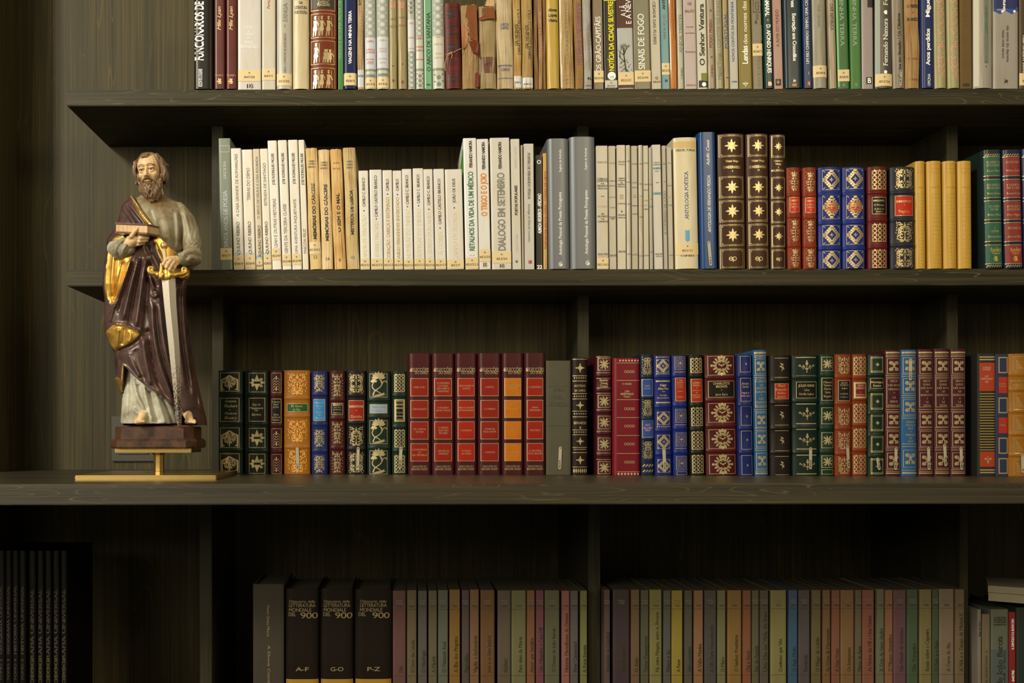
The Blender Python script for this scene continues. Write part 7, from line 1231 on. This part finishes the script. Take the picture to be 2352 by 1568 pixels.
mv, mf, PX, PYY, FR = loft(MAN, nz, nth, MS, 2.25, [(open_chest+[open_chest[0]], False), (open_skirt+[open_skirt[0]], True)]+[(g_, True) for g_ in golds])
q_ = np.array(mf); cxx, cyy, cfr = PX.ravel()[q_].mean(1), PYY.ravel()[q_].mean(1), FR.ravel()[q_].mean(1)
wide = np.ptp(PX.ravel()[q_], axis=1) < 40
Af = inpoly(cxx, cyy, open_chest) | (inpoly(cxx, cyy, open_skirt) & (cfr > 0.03))
Gf = np.zeros(len(mf), bool)
for g_ in golds: Gf |= inpoly(cxx, cyy, g_) & (cfr > 0)
Gf |= (segdist(cxx, cyy, [(284, 836), (281, 870), (274, 892)])[0] < 3) & (cfr > 0)
keep = [q for q, a_ in zip(mf, Af) if not a_]; gi = [int(g_) for g_, a_ in zip(Gf, Af) if not a_]
me = bpy.data.meshes.new('mantle'); me.from_pydata([tuple(v) for v in mv], [], keep); me.materials.append(m_mantle); me.materials.append(m_gild)
me.polygons.foreach_set('material_index', gi)
bm = bmesh.new(); bm.from_mesh(me); bmesh.ops.delete(bm, geom=[v for v in bm.verts if not v.link_faces], context='VERTS')
for _ in range(3):     # soften the cut edges
    bv = {v: [e.other_vert(v) for e in v.link_edges if e.is_boundary] for v in bm.verts if v.is_boundary}
    nc = {v: (v.co*0.4+sum((o.co for o in ns), Vector())/len(ns)*0.6) for v, ns in bv.items() if len(ns) == 2}
    for v, c in nc.items(): v.co = c
ax_y = np.array([r[0] for r in MAN]); ax_c = [P((r[1]+r[2])/2, r[0], 0.0) for r in MAN]
def inner(co_):   # the same point 2.2 mm nearer the axis of the figure
    z_ = co_.z; zz = [c.z for c in ax_c][::-1]; cx_ = np.interp(z_, zz, [c.x for c in ax_c][::-1]); cy_ = np.interp(z_, zz, [c.y for c in ax_c][::-1])
    d_ = Vector((cx_-co_.x, cy_-co_.y, 0)); return co_+d_.normalized()*0.0022
outer_f = bm.faces[:]; vm = {v: bm.verts.new(inner(v.co)) for v in bm.verts[:]}
for f_ in outer_f:
    nf = bm.faces.new([vm[v] for v in reversed(f_.verts)]); nf.material_index = f_.material_index
for e_ in [e for e in bm.edges[:] if e.is_boundary and e.verts[0] in vm]:
    a_, b_ = e_.verts; nf = bm.faces.new([a_, b_, vm[b_], vm[a_]]); nf.material_index = e_.link_faces[0].material_index
bmesh.ops.remove_doubles(bm, verts=bm.verts[:], dist=0.00003)
bmesh.ops.recalc_face_normals(bm, faces=bm.faces)
bm.to_mesh(me); bm.free(); me.polygons.foreach_set('use_smooth', [True]*len(me.polygons)); me.set_sharp_from_angle(angle=R(60))
o = bpy.data.objects.new('mantle', me); COL.objects.link(o); o.parent = statue; o.matrix_parent_inverse = Matrix.Translation(-statue.location)
o['label'] = 'purple brown mantle with gilded lining'
# --- head, neck, hands and feet in one body
HC = P(346.5, 392, -0.006)
yaw = math.atan2(-dv.x, dv.y)     # the way from the figure to the camera, about z
HR = Matrix.Rotation(yaw-R(19), 3, 'Z') @ Matrix.Rotation(R(-6), 3, 'Y') @ Matrix.Rotation(R(8), 3, 'X')
def H(x, y, z): return HC+HR @ (Vector((x, y, z))/1000)
def he(c, r): return ell(H(*c), [q/1000 for q in r], HR)
def ht(pts, rad): return tube([H(*p) for p in pts], rad)
# hands
def hp(px, py, t): return P(px, py, t)
handR = [tube([hp(414, 597, -.050), hp(404, 598, -.056), hp(394, 598, -.060)], [7.2, 7.6, 6.6]), tube([hp(399, 594, -.060), hp(388, 594, -.064)], [5.0, 4.2]),
         tube([hp(389, 592, -.064), hp(380, 598, -.068), hp(375.5, 606, -.066), hp(377, 613, -.060)], [3.1, 3.0, 2.7, 2.3]),
         tube([hp(394, 596, -.064), hp(387, 605, -.069), hp(382.5, 613, -.067), hp(384, 620, -.060)], [3.2, 3.1, 2.8, 2.4]),
         tube([hp(400, 601, -.063), hp(394, 610, -.068), hp(389.5, 618, -.066), hp(391, 625, -.059)], [3.1, 3.0, 2.7, 2.3]),
         tube([hp(406, 605, -.060), hp(401, 614, -.065), hp(397, 621, -.063), hp(398, 627, -.057)], [2.8, 2.7, 2.4, 2.1]),
         tube([hp(396, 592, -.056), hp(384, 600, -.053), hp(374, 606, -.055), hp(370, 614, -.058)], [3.4, 3.1, 2.7, 2.3])]
handL = [tube([hp(290, 564, -.048), hp(300, 556, -.056), hp(309, 550, -.060)], [7.6, 8.4, 7.6]), tube([hp(300, 548, -.054), hp(312, 545, -.060)], [6.2, 5.6]), tube([hp(304, 560, -.054), hp(314, 557, -.058)], [5.4, 4.8]),
         tube([hp(308, 541, -.058), hp(322, 538.5, -.067), hp(334, 537.5, -.067), hp(341, 538, -.060)], [3.3, 3.1, 2.8, 2.4]),
         tube([hp(310, 548, -.060), hp(324, 546, -.068), hp(336, 545, -.066), hp(341, 545, -.058)], [3.3, 3.1, 2.8, 2.3]),
         tube([hp(311, 555, -.059), hp(323, 553, -.066), hp(333, 552, -.064), hp(338, 551, -.056)], [3.1, 3.0, 2.6, 2.2]),
         tube([hp(309, 562, -.056), hp(319, 560, -.062), hp(328, 558, -.060), hp(332, 557, -.054)], [2.8, 2.7, 2.4, 2.0]),
         tube([hp(297, 553, -.056), hp(303, 541, -.068), hp(311, 530, -.072), hp(320, 519, -.070)], [3.8, 3.4, 3.0, 2.4])]
def foot(x0, y0, x1, y1, t0, t1, sgn):
    o = [tube([hp(x0, y0-9, t0+.012), hp((x0+x1)/2, (y0+y1)/2-5, (t0+t1)/2), hp(x1, y1-1, t1+.004)], [7.5, 6.8, 5.2]), tube([hp(x1-7, y1+1, t1+.006), hp(x1+7, y1+1, t1+.006)], [4.4, 4.0])]
    for k in range(5):
        x = x1+sgn*(-9+4.5*k); o.append(tube([hp(x, y1, t1+.003), hp(x-sgn*0.5, y1+3.5-k*0.4, t1-.0045+.0008*k)], [2.6-0.24*k, 2.1-0.2*k]))
    return o
body = [he((0, 3, 6), (19.5, 24, 19.5)), he((0, -5, -7), (15.0, 17, 20)), he((0, -8, -19), (11, 12, 9)), he((9.5, -13.5, -7), (5.5, 6, 6)), he((-9.5, -13.5, -7), (5.5, 6, 6)),
        he((0, -17, 6.5), (13, 4.5, 4)), ht([(0, -19.5, 5), (0, -23, -3), (0, -26, -8.5)], [1.9, 2.0, 2.7]), he((2.7, -22.5, -9.8), (2.0, 2.8, 1.8)), he((-2.7, -22.5, -9.8), (2.0, 2.8, 1.8)),
        he((0, -20.3, -14.2), (5.2, 3.2, 1.5)), he((0, -20.0, -17.0), (4.3, 3.2, 1.7)), he((19.5, 1, -2), (2.5, 5, 7)), he((-19.5, 1, -2), (2.5, 5, 7)), ht([(0, 3, -16), (0, 6, -32), (0, 10, -52)], [12, 12.5, 16])]
body += handR+handL+foot(332, 955, 322, 966, -.034, -.050, 1)+foot(426, 950, 438, 966, -.028, -.046, -1)
body += [tube([P(350, 462, .006), P(348, 540, .004), P(346, 640, .004), P(346, 700, .004)], [17, 24, 22, 20]), tube([P(346, 690, .002), P(338, 830, -.004), P(332, 945, -.022)], [14, 11, 8]), tube([P(356, 690, .002), P(380, 830, -.002), P(426, 943, -.016)], [14, 11, 8]),
         tube([P(352, 478, .006), P(408, 490, .006), P(426, 535, -.002), P(441, 575, -.016), P(426, 594, -.04), P(410, 597, -.051)], [12, 11, 9.5, 9, 7, 6]), tube([P(345, 478, .006), P(302, 500, .006), P(284, 545, -.006), P(276, 572, -.028), P(291, 563, -.048)], [12, 9.5, 9, 9, 6.5])]
co, nr, fs = fuse(body, 0.00075, 2)
L = (co-np.array(HC))@np.array(HR)*1000   # head space, mm
def g3(c, r): return np.exp(-(((L-np.array(c))/np.array(r))**2).sum(1))
fr = np.clip(-(nr @ np.array(HR @ Vector((0, 1, 0)))), 0, 1)
disp = -3.6*g3((7.2, -20, 0.5), (4.6, 6, 3.2))-3.6*g3((-7.2, -20, 0.5), (4.6, 6, 3.2))-1.4*g3((0, -21, 3.5), (4, 4, 2))-1.0*g3((7.5, -20, -15), (5, 5, 6))-1.0*g3((-7.5, -20, -15), (5, 5, 6))
disp += -1.5*g3((0, -22, -15.7), (6.0, 6, 0.75))-1.2*g3((0, -22, -11.9), (1.2, 5, 1.2))
co = co+np.array(HR @ Vector((0, -1, 0)))[None, :]*(disp*fr/1000)[:, None]
cen = np.array([np.mean(L[list(f)], axis=0) for f in fs]); idx = np.zeros(len(fs), int)
lipm = ((cen[:, 0]/3.6)**2+((cen[:, 2]+15.7)/1.9)**2 < 1) & (cen[:, 1] < -15); idx[lipm] = 1
for s_ in (1, -1):
    zb_ = 6.4+1.6*np.sin(np.clip((s_*cen[:, 0]-2.5)/10, 0, 1)*math.pi)-0.12*(s_*cen[:, 0]-3)
    idx[(s_*cen[:, 0] > 2.6) & (s_*cen[:, 0] < 12.5) & (np.abs(cen[:, 2]-zb_) < 0.75) & (cen[:, 1] < -8)] = 2
sobj('body', co, fs, [m_skin, m_lip, m_brow], idx.tolist())
for s_ in (1, -1):      # eyes with lids
    c = (s_*7.2, -17.0, 0.2); v, f = he(c, (4.1, 3.5, 3.2)); o = sobj('eye', v, f, [m_eye, m_iris])
    loc = [HR.inverted() @ (q-HC)*1000 for q in v]
    ii = []
    for q in f:
        p = sum((loc[j] for j in q), Vector())/len(q); ii.append(1 if (p.x-c[0]+0.2)**2+(p.z-c[2]+0.5)**2 < 2.4 and p.y < c[1] else 0)
    o.data.polygons.foreach_set('material_index', ii)
    v, f = he((c[0], c[1]-0.05, c[2]+2.1), (4.8, 4.0, 2.25)); sobj('eyelid', v, f, m_skin)
    v, f = he((c[0], c[1]+0.0, c[2]-3.4), (4.6, 3.8, 1.9)); sobj('eyelid', v, f, m_skin)
    pts = [H(c[0]+4.4*math.cos(a), c[1]-3.75*math.sin(a)+0.1, c[2]+0.15+0.45*math.sin(a)) for a in [math.pi*k/8 for k in range(9)]]
    v, f = tube(pts, [0.15]+[0.42]*7+[0.15], 8); sobj('lash_line', v, f, m_brow)
# hair and beard: fused wavy locks
def lock(pts, r0, r1, amp=0.8, seed=0):
    pts = [Vector(p) for p in pts]; out = []; n = 12; m = len(pts)-1
    for i in range(n+1):
        t = i/n*m; k = min(int(t), m-1); u = t-k
        a, b = pts[k], pts[k+1]; a0 = pts[max(k-1, 0)]; b1 = pts[min(k+2, m)]
        q = 0.5*((2*a)+(b-a0)*u+(2*a0-5*a+4*b-b1)*u*u+(3*a-a0-3*b+b1)*u**3)
        out.append(q+Vector((amp*math.sin(i*0.95+seed), amp*0.6*math.cos(i*0.8+seed*2), 0)))
    return ht([tuple(q) for q in out], [r0+(r1-r0)*i/n for i in range(n+1)])
rg = random.Random(3); hair = []
for s_ in (1, -1):
    for k in range(13):
        a = -0.15+k*0.19                                # round the side of the skull towards the back
        px_, py_ = s_*20.5*math.cos(a), -4+25*math.sin(a)
        top = (s_*13*math.cos(a), -3+15*math.sin(a), 22+rg.uniform(-1, 1)); mid = (s_*21.0*math.cos(a), -4+27*math.sin(a), 10); lo = (s_*(23.3 if s_ > 0 else 21.8)*math.cos(a), -3+27*math.sin(a), -6); en = (s_*(20.8+rg.uniform(-1.5, 1.5))*math.cos(a), -3+25*math.sin(a), -15-rg.uniform(0, 4))
        if k < 3: top = (s_*17.5, -5+3*k, 14.5+k*1.5)
        hair.append(lock([top, mid, lo, en], 3.4, 2.0, 1.1, k*1.7+s_))
        hair.append(lock([(mid[0]*0.98, mid[1], 14), (mid[0]*1.02, mid[1], 2), (lo[0]*1.02, lo[1]*1.01, -10), (en[0]*0.96, en[1], -18)], 2.4, 1.3, 1.3, k*2.3))
    for k in range(6):                                  # over the crown
        y = -1+k*4.4; hair.append(lock([(s_*1, y, 25.6-0.02*(y-2)**2), (s_*8, y+1, 24.3-0.02*(y-2)**2), (s_*15.5, y+2, 19-0.018*(y-2)**2), (s_*20.5, y+2, 9)], 2.3, 2.1, 0.5, k))
for k in range(5): hair.append(lock([(-5+k*2.4, -9, 24.6), (-6+k*2.4, -14, 22.2), (-7.0+k*2.2, -17.2, 18.6)], 1.9, 0.8, 0.5, k))
for s_ in (1,): hair.append(lock([(14, -9, 20), (18.5, -10, 10), (20.5, -8, 0), (20, -6, -12)], 3, 2, 0.8, 1))
co, nr, fs = fuse(hair, 0.00062, 1, 0.3); sobj('hair', co, fs, m_hair)
beard = []
for k in range(15):
    u = (k-7)/7.0; x = 15.5*u; y = -20+9.5*u*u
    beard.append(lock([(x*0.92, y+3.5, -17-3*(1-u*u)+5*abs(u)), (x*1.0, y-1.5, -27), (x*0.86+1, y-1, -37), (x*0.52+2, y+0.5, -47+3.5*abs(u)-rg.uniform(0, 2.5))], 3.3, 1.3, 1.0, k*1.3))
    if k % 2: beard.append(lock([(x*0.7, y-2.2, -21), (x*0.75, y-4, -30), (x*0.6+1, y-3.5, -42)], 2.2, 1.0, 1.2, k*2.1))
for s_ in (1, -1):
    beard.append(lock([(s_*0.8, -24.2, -12.4), (s_*5.0, -22.4, -14.2), (s_*8.6, -19.5, -19.5), (s_*9.8, -19.0, -27)], 1.5, 1.1, 0.3, s_))
    beard.append(lock([(s_*18.5, -6, -4), (s_*17.5, -9, -12), (s_*15.5, -12, -20), (s_*13.5, -14, -30)], 2.0, 2.4, 0.5, s_))
    beard.append(lock([(s_*3, -20, -21), (s_*7, -19, -24), (s_*10, -18, -32)], 2.6, 1.6, 0.5, s_))
co, nr, fs = fuse(beard, 0.00062, 1, 0.3); sobj('beard', co, fs, m_hair)
# --- the closed book he holds
bk = empty('held_book', (0, 0, 0), None, None); bk.parent = statue
BC = P(316, 527, -.052); BR = Matrix.Rotation(yaw-R(27), 3, 'Z') @ Matrix.Rotation(R(5), 3, 'Y') @ Matrix.Rotation(R(6), 3, 'X')
bk.matrix_parent_inverse = Matrix.Translation(-statue.location); bk.location = BC; bk.rotation_euler = BR.to_euler()
m_bc = paint('book_cover_paint', (0.17, 0.075, 0.055), (0.10, 0.045, 0.03), 0.4); m_bp = cmat('old', (0.62, 0.45, 0.28), 3)
bevbox('board', -0.0262, 0.0262, -0.0185, 0.0185, 0.0052, 0.0078, m_bc, 0.0008, bk); bevbox('board', -0.0262, 0.0262, -0.0185, 0.0185, -0.0078, -0.0052, m_bc, 0.0008, bk)
bevbox('leaves', -0.0250, 0.0250, -0.0170, 0.0175, -0.0053, 0.0053, m_bp, 0.0006, bk)
# --- sword
sw = empty('sword', (0, 0, 0), None, None); sw.parent = statue; sw.matrix_parent_inverse = Matrix.Translation(-statue.location); sw.location = statue.location
def wobj(name, V, Fc, mat, smooth=40):
    o = mobj(name, V, Fc, mat, None, sw, smooth); o.matrix_parent_inverse = Matrix.Translation(-Vector(statue.location)); return o
rows = [(634, 371, 387, 403, -.060), (700, 377.5, 391, 405.5, -.060), (790, 387, 400, 412, -.059), (880, 396.5, 406, 416, -.057), (940, 402, 409, 417.5, -.055), (968, 405.5, 411.5, 417.5, -.053), (977, 409, 412, 416, -.052)]
V, Fc = [], []
for (y, a, m, b, t) in rows: V += [P(a, y, t+.001), P(m, y, t-.0045), P(b, y, t+.001), P(m, y, t+.005)]
for i in range(len(rows)-1):
    for k in range(4): Fc.append((i*4+k, i*4+(k+1) % 4, (i+1)*4+(k+1) % 4, (i+1)*4+k))
Fc += [(3, 2, 1, 0), (24, 25, 26, 27)]
wobj('blade', V, Fc, m_blade, 20)
V, Fc = tube([P(381.5, 612, -.060), P(379.5, 590, -.061), P(378, 572, -.062)], [3.6, 3.0, 3.1], 12); wobj('grip', V, Fc, paint('grip_paint', (0.60, 0.48, 0.33), (0.45, 0.33, 0.2), 0.35))
V, Fc = ell(P(377.5, 563.5, -.062), (0.0056, 0.0056, 0.0056)); wobj('pommel', V, Fc, paint('pommel_gilt', (0.70, 0.42, 0.16), (0.4, 0.2, 0.08), 0.3, 0.5))
gp = [[(366, 629), (356, 627), (346, 626), (341, 620), (343, 613.5), (349, 612.5), (352, 617), (348, 620)], [(400, 630), (410, 629), (420, 628), (428, 624), (428, 617.5), (423, 614), (418, 617), (420, 622)]]
gs = []
for g_ in gp: gs.append(tube([P(x, y, -.061) for x, y in smoothline(g_, 1)], [4.2]+[3.6-0.13*i for i in range(len(smoothline(g_, 1))-1)]))
gs.append(tube([P(364, 630, -.061), P(402, 631, -.061)], [4.6, 4.6])); gs.append(tube([P(371, 606, -.063), P(370, 636, -.063)], [2.4, 3.4])); gs.append(tube([P(385, 622, -.060), P(385, 636, -.060)], [6, 6.4]))
co, nr, fs = fuse(gs, 0.0008, 1, 0.4); wobj('guard', co, fs, m_gild, 60)
